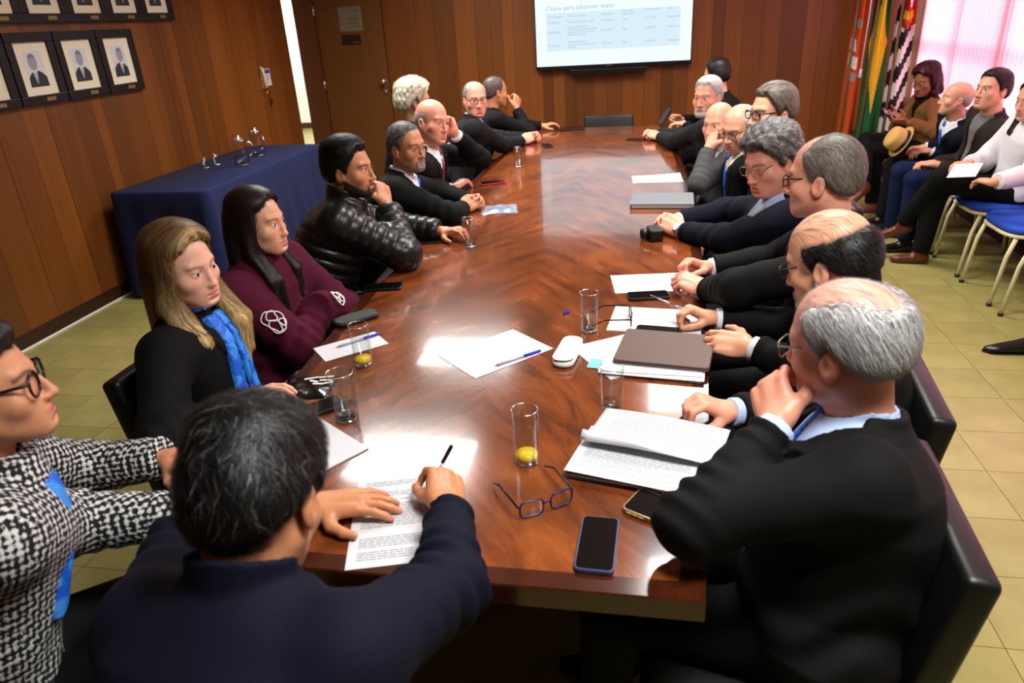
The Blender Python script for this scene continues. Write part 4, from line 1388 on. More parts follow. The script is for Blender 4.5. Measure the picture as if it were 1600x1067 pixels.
def hand_sdf(pose, s=1.0, fa=None, fat=1.0):
    """s = +1 thumb on +x, -1 mirrored; fa = forearm end in local coordinates"""
    ps = POSES[pose]
    chains = []
    for (x, y, L, r), (c0, c1, c2), sp in zip(FING, ps['c'], ps['sp']):
        p = np.array([x, y, 0.0]); a = 0; pts = [p]
        for ln, cc in zip((.46, .30, .24), (c0, c1, c2)):
            a += math.radians(cc)
            sa = math.radians(sp)
            dv = np.array([math.sin(sa) * math.cos(a), math.cos(sa) * math.cos(a), -math.sin(a)])
            p = p + dv * L * ln; pts.append(p)
        chains.append((pts, r))
    ta, tb_ = ps['th']
    a = math.radians(ta); b = math.radians(tb_)
    t0 = np.array([.024, .022, -.006]); d0 = np.array([math.sin(a + .5) * math.cos(b), math.cos(a + .5), math.sin(b)]); d0 /= np.linalg.norm(d0)
    t1 = t0 + d0 * .040
    d1 = np.array([math.sin(a) * math.cos(b), math.cos(a), math.sin(b)]); d1 /= np.linalg.norm(d1)
    t2 = t1 + d1 * .032
    d2 = np.array([math.sin(a - .3) * math.cos(b), math.cos(a - .3), math.sin(b) * .9]); d2 /= np.linalg.norm(d2)
    t3 = t2 + d2 * .024
    fe = np.array(fa) if fa is not None else np.array([0, -.13, 0])
    g = fat
    def f(P):
        Q = P.copy()
        if s < 0: Q[:, 0] = -Q[:, 0]
        d = ell(Q, (.0, .050, -.002), (.041, .052, .0150 * g))
        d = smin(d, rc(Q, (.024, .02, -.004), (.029, .086, -.001), .013, .0115 * g), .012)
        d = smin(d, rc(Q, (-.020, .02, -.004), (-.028, .080, -.001), .013, .0105 * g), .012)
        d = smin(d, rc(Q, (.0, .01, -.002), (.0, .088, .0005), .015, .0125 * g), .012)
        d = smin(d, rc(Q, t0, t1, .0165 * g, .0125), .014)
        th = smin(rc(Q, t1, t2, .0115 * g, .0105 * g), rc(Q, t2, t3, .0108 * g, .0078), .004)
        d = smin(d, th, .008)
        for pts, r in chains:
            fd = smin(rc(Q, pts[0], pts[1], r * 1.06 * g, r * .96 * g), rc(Q, pts[1], pts[2], r * .97 * g, r * .86 * g), .003)
            fd = smin(fd, rc(Q, pts[2], pts[3], r * .88 * g, r * .70), .003)
            d = smin(d, fd, .0045)
        w_ = rc(Q, (0, .012, -.001), (fe[0] * s, fe[1], fe[2]), .0235 * g, .036 * g)
        d = smin(d, w_, .022)
        return d
    return f, chains, (t2, t3)

def bez(a, b, c, n): return [a * (1 - t) ** 2 + 2 * b * t * (1 - t) + c * t * t for t in np.linspace(0, 1, n)]

SKIN = dict(light=(220, 162, 130), pink=(226, 156, 130), tan=(196, 134, 94), brown=(150, 98, 70), pale=(230, 176, 150), olive=(208, 146, 110))
def lrgb(c): return np.array(rgb(*c)[:3], dtype=F32)

PATTERN = {}
def cloth_mat(name, col, rough=.85, noise=.05, nscale=200, bump=.12, spec=.18, sheen=0.0):
    return mat('cloth_' + name, rgb(*col), rough, noise=noise, nscale=nscale, bump=bump, spec=spec, sheen=sheen)
def pattern_mat(name, kind, c1, c2):
    key = 'cloth_' + name
    if key in MATS: return MATS[key]
    m, nt, b = base_mat(key)
    L = nt.links; N = nt.nodes.new
    tc = N('ShaderNodeTexCoord')
    b.inputs['Roughness'].default_value = .6
    cr = N('ShaderNodeValToRGB'); cr.color_ramp.elements[0].color = rgb(*c1); cr.color_ramp.elements[1].color = rgb(*c2)
    if kind == 'dots':
        v = N('ShaderNodeTexVoronoi'); v.inputs['Scale'].default_value = 95; v.inputs['Randomness'].default_value = .2
        L.new(tc.outputs['Object'], v.inputs['Vector']); L.new(v.outputs['Distance'], cr.inputs[0])
        cr.color_ramp.elements[0].position = .3; cr.color_ramp.elements[1].position = .42
    elif kind == 'swirl':
        n = N('ShaderNodeTexNoise'); n.inputs['Scale'].default_value = 16; n.inputs['Distortion'].default_value = 2
        L.new(tc.outputs['Object'], n.inputs['Vector']); L.new(n.outputs['Fac'], cr.inputs[0])
        cr.color_ramp.elements[0].position = .46; cr.color_ramp.elements[1].position = .54
    elif kind == 'tweed':
        # woven check of white yarn on black
        mpx = N('ShaderNodeMapping'); mpx.inputs['Rotation'].default_value = (.35, .2, .5); mpx.inputs['Scale'].default_value = (1, 1, 1)
        dn = N('ShaderNodeTexNoise'); dn.inputs['Scale'].default_value = 60; dn.inputs['Detail'].default_value = 1
        L.new(tc.outputs['Object'], dn.inputs['Vector'])
        ad = N('ShaderNodeVectorMath'); ad.operation = 'MULTIPLY_ADD'; ad.inputs[1].default_value = (.008, .008, .008)
        L.new(dn.outputs['Color'], ad.inputs[0]); L.new(tc.outputs['Object'], ad.inputs[2]); L.new(ad.outputs[0], mpx.inputs[0])
        mk = []
        for bd in ('X', 'Y', 'Z'):
            wv = N('ShaderNodeTexWave'); wv.bands_direction = bd; wv.inputs['Scale'].default_value = 25; wv.inputs['Distortion'].default_value = 1.1; wv.inputs['Detail Scale'].default_value = 4
            L.new(mpx.outputs[0], wv.inputs['Vector']); mk.append(wv)
        sm = N('ShaderNodeMath'); sm.operation = 'ADD'; L.new(mk[0].outputs['Fac'], sm.inputs[0]); L.new(mk[1].outputs['Fac'], sm.inputs[1])
        s0_ = sm; sm = N('ShaderNodeMath'); sm.operation = 'ADD'; L.new(s0_.outputs[0], sm.inputs[0]); L.new(mk[2].outputs['Fac'], sm.inputs[1])
        mpy = N('ShaderNodeMapping'); mpy.inputs['Scale'].default_value = (420, 420, 150); mpy.inputs['Rotation'].default_value = (.6, .5, .3); L.new(tc.outputs['Object'], mpy.inputs[0])
        fn = N('ShaderNodeTexNoise'); fn.inputs['Scale'].default_value = 1.0; fn.inputs['Detail'].default_value = 2; fn.inputs['Distortion'].default_value = 1.5
        L.new(mpy.outputs[0], fn.inputs['Vector'])
        ml = N('ShaderNodeMath'); ml.operation = 'MULTIPLY'; L.new(sm.outputs[0], ml.inputs[0]); L.new(fn.outputs['Fac'], ml.inputs[1])
        L.new(ml.outputs[0], cr.inputs[0])
        cr.color_ramp.elements[0].position = .82; cr.color_ramp.elements[1].position = .92
        b.inputs['Roughness'].default_value = .9
        bp = N('ShaderNodeBump'); bp.inputs['Strength'].default_value = .5; bp.inputs['Distance'].default_value = .003
        L.new(ml.outputs[0], bp.inputs['Height']); L.new(bp.outputs[0], b.inputs['Normal'])
    elif kind == 'plaid':
        mk = []
        for bd in ('X', 'Z'):
            wv = N('ShaderNodeTexWave'); wv.bands_direction = bd; wv.inputs['Scale'].default_value = 8
            L.new(tc.outputs['Object'], wv.inputs['Vector']); mk.append(wv)
        sm = N('ShaderNodeMath'); sm.operation = 'MULTIPLY'; L.new(mk[0].outputs['Fac'], sm.inputs[0]); L.new(mk[1].outputs['Fac'], sm.inputs[1])
        L.new(sm.outputs[0], cr.inputs[0])
    L.new(cr.outputs[0], b.inputs['Base Color'])
    MATS[key] = m
    return m
M_tie_blue = pattern_mat('tie_blue', 'dots', (8, 60, 150), (20, 110, 232))
M_tie_maroon = pattern_mat('tie_maroon', 'dots', (110, 14, 44), (128, 18, 54))
M_tie_pink = pattern_mat('tie_pink', 'dots', (200, 70, 90), (214, 90, 106))
M_scarf = pattern_mat('scarf_blue', 'swirl', (14, 92, 214), (60, 150, 240))
M_tweed = pattern_mat('tweed', 'tweed', (10, 10, 11), (226, 226, 224))
M_plaid = pattern_mat('plaid', 'plaid', (60, 60, 62), (120, 120, 124))
M_shirt_w = cloth_mat('white_shirt', (226, 228, 232), .75, bump=.05)
M_shirt_b = cloth_mat('pale_blue_shirt', (176, 196, 232), .75, bump=.05)
M_suit_k = cloth_mat('black_suit', (10, 10, 11), .8)
M_suit_n = cloth_mat('navy_suit', (11, 13, 30), .8)
M_suit_n2 = cloth_mat('navy_cardigan', (12, 14, 27), .9, bump=.2)
M_suit_g = cloth_mat('charcoal_suit', (25, 26, 28), .8)
M_suit_gr = cloth_mat('grey_jacket', (70, 70, 72), .85)
M_puffer = mat('cloth_puffer', rgb(20, 19, 17), .34, noise=.05, nscale=60, bump=.15)
M_maroon = cloth_mat('maroon_sweater', (74, 18, 40), .9, bump=.25)
M_trous = cloth_mat('black_trousers', (9, 9, 10), .85)
M_jeans = cloth_mat('navy_jeans', (14, 24, 58), .85)
M_beige = cloth_mat('beige_trousers', (206, 196, 172), .85)
M_brownj = cloth_mat('brown_jacket', (116, 74, 40), .8)
M_dkbrown = cloth_mat('dark_brown_jacket', (40, 34, 26), .75)
M_blouse = cloth_mat('white_blouse', (222, 220, 222), .8)
M_greyknit = cloth_mat('grey_knit', (158, 158, 154), .95, bump=.3)
M_shoe_k = mat('black_shoe', rgb(14, 13, 13), .25, noise=.03)
M_shoe_b = mat('brown_shoe', rgb(88, 44, 22), .25, noise=.05)

class Person:
    pass

# ---- solid things a sitter rests against: table top, chair seat and back; and the neighbours an arm must clear
def table_d(P):
    y = np.clip(P[:, 1], TY0, TY1)
    w_ = .69 - .015 * (y - 4.1) ** 2
    dx = np.abs(P[:, 0] - TXC) - w_
    dy = np.maximum(TY0 - P[:, 1], P[:, 1] - TY1)
    dz = np.maximum(TZ - .048 - P[:, 2], P[:, 2] - TZ)
    q = np.stack([dx, dy, dz], 1)
    return (np.linalg.norm(np.maximum(q, 0), axis=1) + np.minimum(q.max(1), 0)).astype(F32)
def box_d(P, M, c, h_):
    q = np.abs((P - A3(c)) @ M.astype(F32)) - A3(h_)
    return np.linalg.norm(np.maximum(q, 0), axis=1) + np.minimum(q.max(1), 0)
def chair_solids(ch):
    x, y, deg, kind = ch
    a = math.radians(deg)
    fw = np.array([math.cos(a), math.sin(a), 0]); rt = np.array([math.sin(a), -math.cos(a), 0]); up = np.array([0, 0, 1.0])
    o = np.array([x, y, 0.0])
    M0 = np.stack([rt, fw, up], 1)
    t = math.radians(9 if kind == 'conf' else 6)
    u2 = up * math.cos(t) - fw * math.sin(t); f2 = fw * math.cos(t) + up * math.sin(t)
    M1 = np.stack([rt, f2, u2], 1)
    if kind == 'conf':
        return [(M0, o + fw * .015 + up * .42, (.233, .233, .055)), (M1, o - fw * .235 + up * .45 + u2 * .2, (.223, .03, .2))]
    return [(M0, o + up * .44, (.222, .212, .035)), (M1, o - fw * .215 + up * .62 + u2 * .135, (.2, .02, .135))]
OBST = []      # capsules (a, b, radius, owner)
def seg_pts(a, b, n=9): return np.array([a + (b - a) * t for t in np.linspace(0, 1, n)])
def cap_d(P, a, b):
    ba = b - a; t = np.clip((P - a) @ ba / (ba @ ba), 0, 1)
    return np.linalg.norm(P - a - t[:, None] * ba, axis=1)
def pick_elbow(S, W, l1, l2, pole, owner, rest=False):
    """turn the elbow about the shoulder-wrist line until the arm clears table and neighbours"""
    u = (W - S) / np.linalg.norm(W - S)
    p = np.array(pole, float); p -= u * (p @ u); p /= np.linalg.norm(p); q = np.cross(u, p)
    best = None
    for dg in sorted(range(-150, 151, 10), key=abs):
        a = math.radians(dg)
        E = ik(S, W, l1, l2, p * math.cos(a) + q * math.sin(a))
        pts = np.concatenate([seg_pts(S, E)[2:], seg_pts(E, W)]).astype(F32)
        rad = np.concatenate([np.full(7, .062), np.linspace(.058, .038, 9)])
        pen = (np.maximum(rad - table_d(pts) - .006, 0) ** 2).sum() * 3
        for (oa, ob, orr, ow) in OBST:
            if ow != owner: pen += (np.maximum(rad + orr - cap_d(pts, oa, ob) - .01, 0) ** 2).sum()
        sc = pen * 1200 + (dg / 60) ** 2 * .6
        if rest: sc += 600 * max(0.0, TZ - E[2]) ** 2 + 60 * max(0.0, E[2] - TZ - .13) ** 2 * 10
        if best is None or sc < best[0]: best = (sc, E)
    return best[1]
def rest_hand(h_, hs, fem):
    """set the hand down so that palm and finger tips lie on the table"""
    d0 = nrm(h_['dir']).astype(float); bk0 = np.array(h_['back'], float)
    s_ = -1 if h_['side'] == 'R' else 1
    f_, _, _ = hand_sdf(h_['pose'], s_, None, 1.0 - .12 * fem)
    V, _ = mesh_sdf(f_, (-.1, -.06, -.12), (.1, .19, .1), .007)
    V = V[V[:, 1] > -.02] * hs * h_.get('size', 1.0)
    ctr = np.array(h_['wrist']) + d0 * .07
    best = None
    for tl in range(0, 31, 2):
        hd = np.array([d0[0], d0[1], 0]); hd /= np.linalg.norm(hd)
        t = math.radians(tl)
        dv = hd * math.cos(t) + np.array([0, 0, math.sin(t)])
        bk = bk0 - hd * math.sin(t) * bk0[2]
        bk = bk - dv * (bk @ dv); bk /= np.linalg.norm(bk)
        M = np.stack([np.cross(dv, bk), dv, bk], 1)
        X_ = V @ M.T
        gx = X_ + (ctr - dv * .07)
        on = (np.abs(gx[:, 0] - TXC) < .69 - .015 * (gx[:, 1] - 4.1) ** 2) & (gx[:, 1] > TY0) & (gx[:, 1] < TY1)
        low = X_[on, 2].min() if on.any() else X_[:, 2].min()
        wz = TZ + .0005 + h_.get('lift', 0.0) - low
        if best is None or (TZ + .012 <= wz < best[0] - .001): best = (wz, dv, bk)
    wz, dv, bk = best
    h_['dir'], h_['back'] = dv, bk
    w_ = ctr - dv * .07; w_[2] = wz
    h_['wrist'] = w_

def ik(S, W, l1, l2, pole):
    d = W - S; D = np.linalg.norm(d)
    if D > (l1 + l2) * .985:
        k = D / ((l1 + l2) * .985); l1 *= k; l2 *= k
    u = d / D
    a = (l1 * l1 - l2 * l2 + D * D) / (2 * D)
    h_ = math.sqrt(max(l1 * l1 - a * a, 1e-6))
    p = np.array(pole, float); p = p - u * (p @ u); p /= (np.linalg.norm(p) + 1e-9)
    return S + u * a + p * h_

def build_person(label, head, yaw, pitch=0, roll=0, torso=None, pelvis=None, base_h=.46, hands=(), hs=1.0, skin='light', res=1.0,
                 outfit=None, hair=None, glasses=None, hp=None, girth=1.0, shoulder=.172, fem=0.0, beard=None, feet=None, trous=None, shoes=None, knees=None, brow=(60, 50, 42), eye_col=(60, 44, 30), neck_back=.035, neck_len=.165, stub=0.0, tie=None, extras=None, spread=.11, cat='person', chair=None):
    """head: world position between the ears; torso: heading of chest in degrees; pelvis: world xyz of hip centre"""
    hp = hp or {}
    outfit = outfit or {}
    root = tag(empty('person', (pelvis[0], pelvis[1], 0)), label, cat)
    O = np.array([pelvis[0], pelvis[1], 0.0])
    H = head_frame(yaw, pitch, roll) 
    hc = np.array(head, float)
    ta = math.radians(torso)
    fwd = np.array([math.cos(ta), math.sin(ta), 0]); side = np.array([math.sin(ta), -math.cos(ta), 0])
    pel = np.array(pelvis, float)
    up_mix = nrm(H[:, 2] * .5 + np.array([0, 0, 1]) * .5)
    nbp = hc - up_mix * neck_len * hs - (H[:, 1] * .5 + fwd * .5) * neck_back * hs
    ax = nbp - pel; TL = np.linalg.norm(ax); ez = ax / TL
    ey = fwd - ez * (fwd @ ez); ey /= np.linalg.norm(ey); ex = np.cross(ey, ez)
    TM = np.stack([ex, ey, ez], 1).astype(F32)   # columns
    SW = shoulder * hs
    shz = TL * .885
    shR = pel + ez * shz + ex * SW; shL = pel + ez * shz - ex * SW
    sA = np.array([-.22, -.1, 0, .22, .45, .68, .84, .93, 1.0, 1.06]); 
    aW = np.array([.10, .165, .178, .158, .160, .172, .168, .125, .070, .05]) * girth
    bW = np.array([.08, .120, .128, .122, .122, .120, .108, .085, .066, .05]) * girth
    aW = aW * (SW / .172) ** .7; belly = outfit.get('belly', 0.0)
    pel32, nb32 = pel.astype(F32), nbp.astype(F32)
    def torso_c(P):
        q = (P - pel32) @ TM
        s = q[:, 2] / TL
        a = np.interp(s, sA, aW).astype(F32); b = np.interp(s, sA, bW).astype(F32)
        bl = belly * np.exp(-((s - .25) / .22) ** 2)
        bow = .02 * np.sin(np.clip(s, 0, 1) * PI) * -1
        u = q[:, 0]; v = q[:, 1] - bow - np.where(True, bl * .5, 0)
        b = b + bl * .5
        p_ = 2.4
        k = (np.abs(u / a) ** p_ + np.abs(v / b) ** p_) ** (1 / p_)
        d = (k - 1) * np.minimum(a, b)
        d = np.maximum(d, (-.2 - s) * TL); d = np.maximum(d, (s - 1.05) * TL)
        return d.astype(F32), s, u, v, q
    # arms
    arms = []
    for sd, S in (('R', shR), ('L', shL)):
        h_ = [k for k in hands if k['side'] == sd]
        h_ = h_[0] if h_ else None
        if h_ is None:
            Wp = pel + fwd * .34 + (ex if sd == 'R' else -ex) * .12 + np.array([0, 0, .10])
            h_ = dict(side=sd, wrist=Wp, dir=fwd + np.array([0, 0, -.2]), back=(0, 0, 1), pose='relaxed')
        if h_.get('rest'): rest_hand(h_, hs, fem)
        Wp = np.array(h_['wrist'], float)
        pole = h_.get('pole')
        if pole is None: pole = (ex if sd == 'R' else -ex) * .5 + np.array([0, 0, -1.0]) - fwd * .35
        E = ik(S, Wp, .295 * hs, .255 * hs, pole) if h_.get('fix') else pick_elbow(S, Wp, .295 * hs, .255 * hs, pole, tuple(pelvis), h_.get('rest'))
        arms.append((sd, S, E, Wp, h_))
    for (sd, S, E, Wp, h_) in arms:
        OBST.append((S, E, .058, tuple(pelvis))); OBST.append((E, Wp, .048, tuple(pelvis)))
    solids = chair_solids(chair) if chair else []
    own = np.concatenate([seg_pts(pel, nbp)] + [seg_pts(a[1], a[2]) for a in arms] + [seg_pts(a[2], a[3]) for a in arms])
    near = [o for o in OBST if o[3] != tuple(pelvis) and (cap_d(own, o[0], o[1]) - o[2]).min() < .10 + .08 * (o[2] > .1)]
    def cut(P, d):
        m = d < .02
        if not m.any(): return d.astype(F32)
        Q = P[m]; e = d[m]
        q0, q1 = Q.min(0) - .02, Q.max(0) + .02
        if q0[2] < TZ and q1[2] > TZ - .05: e = np.maximum(e, -(table_d(Q) + .0015))
        for (M_c, c_, h_c) in solids: e = np.maximum(e, -(box_d(Q, M_c, c_, h_c) + .006))
        for (oa, ob, orr, ow) in near:   # cloth pressed flat against a neighbour
            if (np.minimum(oa, ob) - orr > q1).any() or (np.maximum(oa, ob) + orr < q0).any(): continue
            e = np.maximum(e, orr + .006 - cap_d(Q, oa.astype(F32), ob.astype(F32)))
        d = d.astype(F32); d[m] = e
        return d
    # legs
    hipR, hipL = pel + ex * .09 * hs + np.array([0, 0, -.02]), pel - ex * .09 * hs + np.array([0, 0, -.02])
    legs = []
    for i, hp_ in enumerate((hipR, hipL)):
        sx = 1 if i == 0 else -1
        if knees is not None: K = np.array(knees[i], float)
        else: K = hp_ + fwd * .40 * hs + side * sx * (spread - .09); K[2] = .50
        if feet is not None: Fo = np.array(feet[i], float)
        else: Fo = K + fwd * .03; Fo[2] = .09
        legs.append((hp_, K, Fo))
    wr = outfit.get('wrinkle', .0035); quilt = outfit.get('quilt', 0)
    def garment(P, off, arm_off, armend=.92, torso_lo=-.16, wrk=True, short=False):
        d, s, u, v, q = torso_c(P)
        d = d - off
        if quilt and wrk: d = d - .009 * np.abs(np.sin(s * TL * PI / quilt)) ** .5 + .004
        elif wrk and wr: d = d - wr * np.sin(s * 21 + u * 18 + 3 * np.sin(v * 20)) * np.exp(-((s - .15) / .3) ** 2)
        # yoke from neck to the shoulders
        for S in (shR, shL):
            d = smin(d, rc(P, nbp - ez * .045, S, .058 + off * .6, .050 + off), .05)
        for (sd, S, E, W_, h_) in arms:
            ua, t1 = rct(P, S, E, .056 * girth ** .5 + arm_off, .046 + arm_off)
            fa, t2 = rct(P, E, W_, .047 + arm_off, .030 + arm_off)
            if quilt and wrk:
                l1 = np.linalg.norm(E - S); l2 = np.linalg.norm(W_ - E)
                ua = ua - .007 * np.abs(np.sin(t1 * l1 * PI / quilt)) ** .5; fa = fa - .007 * np.abs(np.sin(t2 * l2 * PI / quilt)) ** .5
            elif wrk and wr:
                ph = P @ A3((31., 27., 22.))
                ua = ua - wr * 1.3 * np.sin(t1 * 22 + ph) * np.exp(-((t1 - .9) / .35) ** 2)
                fa = fa - wr * 1.3 * np.sin(t2 * 24 + ph) * np.exp(-((t2 - .1) / .35) ** 2) - wr * .8 * np.sin(t2 * 30 + ph) * np.exp(-((t2 - .85) / .2) ** 2)
            fa = np.maximum(fa, (t2 - armend) * np.linalg.norm(W_ - E))
            arm = smin(ua, fa, .03)
            d = smin(d, arm, .035)
        d = np.maximum(d, (torso_lo - s) * TL)
        return d, s, u, v, q
    nk_a, nk_b = nbp - ez * .03, hc + H @ np.array([0, -.02, -.06]) * hs
    fn32 = (hc + H @ np.array([0, .02, -.12])).astype(F32)
    sv, wv_ = outfit.get('vee', (.42, .075))
    h_g = outfit.get('h', .0065) * res
    lo = np.min([pel - .30, nbp - .2, shR - .12, shL - .12] + [a[2] - .13 for a in arms] + [a[3] - .1 for a in arms], axis=0)
    hi = np.max([pel + .30, nbp + .16, shR + .12, shL + .12] + [a[2] + .13 for a in arms] + [a[3] + .1 for a in arms], axis=0)
    lo[2] = max(lo[2], pel[2] - .16)
    jt = outfit.get('type', 'suit')
    def finish(name, f, material, lo_, hi_, hh, parent=None):
        V, Fq = mesh_sdf(lambda P: cut(P, f(P)), lo_, hi_, hh)
        if len(V) == 0: return None
        o = np_mesh(name, V - O, Fq, material, parent or root)
        return o
    def neck_d(P, r0): return rc(P, nk_a, nk_b, r0, r0)
    cof = outfit.get('off', .016)
    def vee(s, u, v, td):
        return np.maximum(np.maximum((np.abs(u) - wv_ * np.clip((s - sv) / (1 - sv), -1, 1.3)) * .95, .01 - v), td - .05)
    def jacket(P):
        d, s, u, v, q = garment(P, cof, cof - .002)
        if jt in ('suit', 'open'):
            td = torso_c(P)[0]
            vd = vee(s, u, v, td)
            lp = outfit.get('lapel', .05)
            fr = garment(P, cof + .007, 0, wrk=False)[0] if False else d - .007
            lap = np.maximum(np.maximum(np.maximum(fr, td - cof - .03), vd - lp * np.clip((s - sv) * 2.2, .1, 1)), np.maximum(.03 - v, (sv - s) * TL))
            lap = np.maximum(lap, (s - .93) * TL)
            d = np.minimum(d, lap)
            d = smax(d, -vd, .004)
        r_n = outfit.get('neckhole', .066)
        nd = neck_d(P, r_n)
        d = smax(d, -nd, .006)
        if jt in ('suit', 'open', 'puffer'):
            hgt = outfit.get('collar', .016)
            col = np.abs(nd - .008) - .006
            t = (P - nb32) @ ez.astype(F32)
            col = np.maximum(col, np.maximum(t - hgt - .02 * (v < 0), -.05 - t))
            if jt != 'puffer': col = np.maximum(col, -vee(s, u, v, nd * 0 - 1))
            d = smin(d, col, .008)
        return d
    jk = finish({'suit': 'jacket', 'open': 'jacket', 'puffer': 'jacket', 'sweater': 'sweater', 'blouse': 'blouse'}[jt], jacket, outfit['mat'], lo, hi, h_g)
    if outfit.get('shirt') is not None:
        ce = outfit.get('cuff', .99)
        co = outfit.get('collar_open', 0.0)
        slo = pel - .26 ; shi = nbp + .16
        def shirt(P):
            d, s, u, v, q = torso_c(P)
            d = d - .006
            for S in (shR, shL): d = smin(d, rc(P, nbp - ez * .045, S, .058, .05), .06)
            d = np.maximum(d, (.12 - s) * TL)
            nd = neck_d(P, .060 + .004 * girth - .008 * fem)
            t = (P - nb32) @ ez.astype(F32)
            col = np.abs(nd - .002) - .0035
            col = np.maximum(col, np.maximum(t - .048 + .5 * np.maximum(0, v) , -.05 - t))
            slit = .012 + co * np.clip(t * 10, 0, 1) - np.abs(u)
            col = np.where(v > 0, np.maximum(col, np.where(t > -.01, slit, col)), col)
            d = smax(d, -nd, .004)
            d = smin(d, col, .005)
            return d
        slo = np.min([pel - .25, nbp - .2], 0); shi = np.max([pel + .25, nbp + .2], 0)
        sh = finish('shirt', shirt, outfit['shirt'], slo, shi, h_g)
        if ce:
            for (sd, S, E, W_, h_) in arms:
                if h_.get('hide'): continue
                l2 = np.linalg.norm(W_ - E)
                def cuff(P, E=E, W_=W_, l2=l2):
                    d, t = rct(P, E, W_, .046, .037)
                    d = np.maximum(d, (t - ce) * l2); d = np.maximum(d, (.82 - t) * l2)
                    return d
                c0 = E + (W_ - E) * .9
                finish('shirt_cuff', cuff, outfit['shirt'], c0 - .085, c0 + .085, min(h_g, .005), sh)
    if outfit.get('inner') is not None:   # knitted jumper or vest between shirt and jacket
        def inner(P):
            d, s, u, v, q = torso_c(P)
            d = d - .010
            d = np.maximum(d, (.05 - s) * TL)
            w2 = outfit.get('inner_vee', (.7, .05))
            vd = np.maximum((np.abs(u) - w2[1] * np.clip((s - w2[0]) / (1 - w2[0]), -1, 1.3)), .01 - v)
            d = smax(d, -vd, .004)
            return smax(d, -neck_d(P, .066), .004)
        finish('jumper', inner, outfit['inner'], np.min([pel - .25, nbp - .2], 0), np.max([pel + .25, nbp + .2], 0), h_g)
    if tie is not None:
        def tief(P):
            d, s, u, v, q = torso_c(P)
            d = d - .0135
            wd = np.interp(s, [.1, .3, .86, .95, 1.02], [.045, .042, .020, .017, .022]).astype(F32) * tie.get('w', 1.0)
            du = (np.abs(u - tie.get('sk', 0) * (1 - s)) - wd)
            d = np.maximum(d, np.maximum(du, .02 - v)); d = np.maximum(d, np.maximum((.1 - s) * TL, (s - 1.0) * TL))
            kn_ = nbp + ez * .004 + ey * (.066 + .004 * girth)
            return smin(d, ell(P, kn_, (.019, .017, .021)), .008)
        finish('tie', tief, tie['mat'], np.min([pel - .2, nbp - .15], 0), np.max([pel + .2, nbp + .15], 0), min(h_g, .0055))
    # ---------------- trousers and shoes
    tr = trous or M_trous
    def trousers(P):
        d, s, u, v, q = torso_c(P)
        d = np.maximum(d - .008, (s - .12) * TL)
        for (hp_, K, Fo) in legs:
            d = smin(d, rc(P, hp_, K, .088 * girth, .066), .04)
            sh_, t = rct(P, K, Fo, .066, .058)
            sh_ = np.maximum(sh_, (t - 1.0) * np.linalg.norm(Fo - K))
            d = smin(d, sh_, .03)
        return d
    allp = np.array([pel] + [p for l in legs for p in l])
    finish('trousers', trousers, tr, allp.min(0) - .17, allp.max(0) + .15, .012 * max(res, .8) if pelvis[0] > 1.5 else .017)
    for i, (hp_, K, Fo) in enumerate(legs):
        fd = fwd.copy()
        if feet is not None and len(feet) > 2: fd = np.array(feet[2 + i], float); fd /= np.linalg.norm(fd)
        ft_ = np.array([Fo[0], Fo[1], Fo[2] - .045])
        def shoe(P, ft_=ft_, fd=fd):
            dn = np.array([0, 0, -.02]) + fd * 0
            d = rc(P, ft_ - fd * .02, ft_ + fd * .13 + dn, .040, .030)
            d = smin(d, rc(P, ft_ + np.array([0, 0, .03]), ft_ + np.array([0, 0, .06]), .038, .04), .03)
            d = smin(d, rc(P, ft_ - fd * .03 + dn, ft_ + fd * .16 + dn, .026, .024), .02)
            return np.maximum(d, (ft_[2] - .044) - P[:, 2]) if abs(fd[2]) < .3 else d
        finish('shoe', shoe, shoes or M_shoe_k, ft_ - .2, ft_ + .25, .010 * max(res, .6))
    # ---------------- body: head, neck, hidden trunk, hands
    sk = lrgb(SKIN[skin] if isinstance(skin, str) else skin)
    Hs = H.astype(F32)
    neck_local = (H.T @ (nk_a - hc)) / hs
    hf = head_sdf(hp, neck_local, fem)
    hh = hp.get('h', .0042)
    nl = np.array(neck_local)
    V, Fq = mesh_sdf(hf, np.min([[-.1, -.13, -.13], nl - .075], 0), np.max([[.1, .13, .13], nl + .075], 0), hh)
    Vl = V.astype(F32)
    C = np.tile(sk, (len(V), 1))
    x, y, z = Vl[:, 0], Vl[:, 1], Vl[:, 2]
    def blob(cx, cy, cz, rx, ry, rz): return np.exp(-(((np.abs(x) - cx) / rx) ** 2 + ((y - cy) / ry) ** 2 + ((z - cz) / rz) ** 2))
    def tint(w_, c):
        nonlocal C
        C = C * (1 - w_[:, None]) + np.array(c, F32)[None] * w_[:, None]
    tint(np.clip(blob(.042, .06, -.030, .022, .05, .018), 0, 1) * .16, sk * np.array([1.0, .74, .70]))
    tint(np.clip(blob(.0, .105, -.04, .018, .03, .016), 0, 1) * .30, sk * np.array([1.0, .74, .70]))
    tint(np.clip(blob(.08, -.01, -.02, .015, .03, .04), 0, 1) * .35, sk * np.array([1.0, .70, .66]))
    lipc = lrgb(hp.get('lip', (176, 98, 88)))
    lm = np.maximum(blob(0, .093, -.0680, .021, .02, .0048 + .001 * fem), blob(0, .093, -.0787, .018, .02, .0054 + .001 * fem)) 
    tint(np.clip(lm * 1.3, 0, .85) * (y > .08), lipc)
    if stub:
        bm_ = np.clip(np.maximum(blob(.045, .03, -.085, .04, .06, .035), blob(0, .08, -.10, .05, .05, .035)), 0, 1) * stub
        tint(bm_ * (1 - np.clip(lm * 2, 0, 1)), lrgb(hp.get('stubc', (70, 60, 55))))
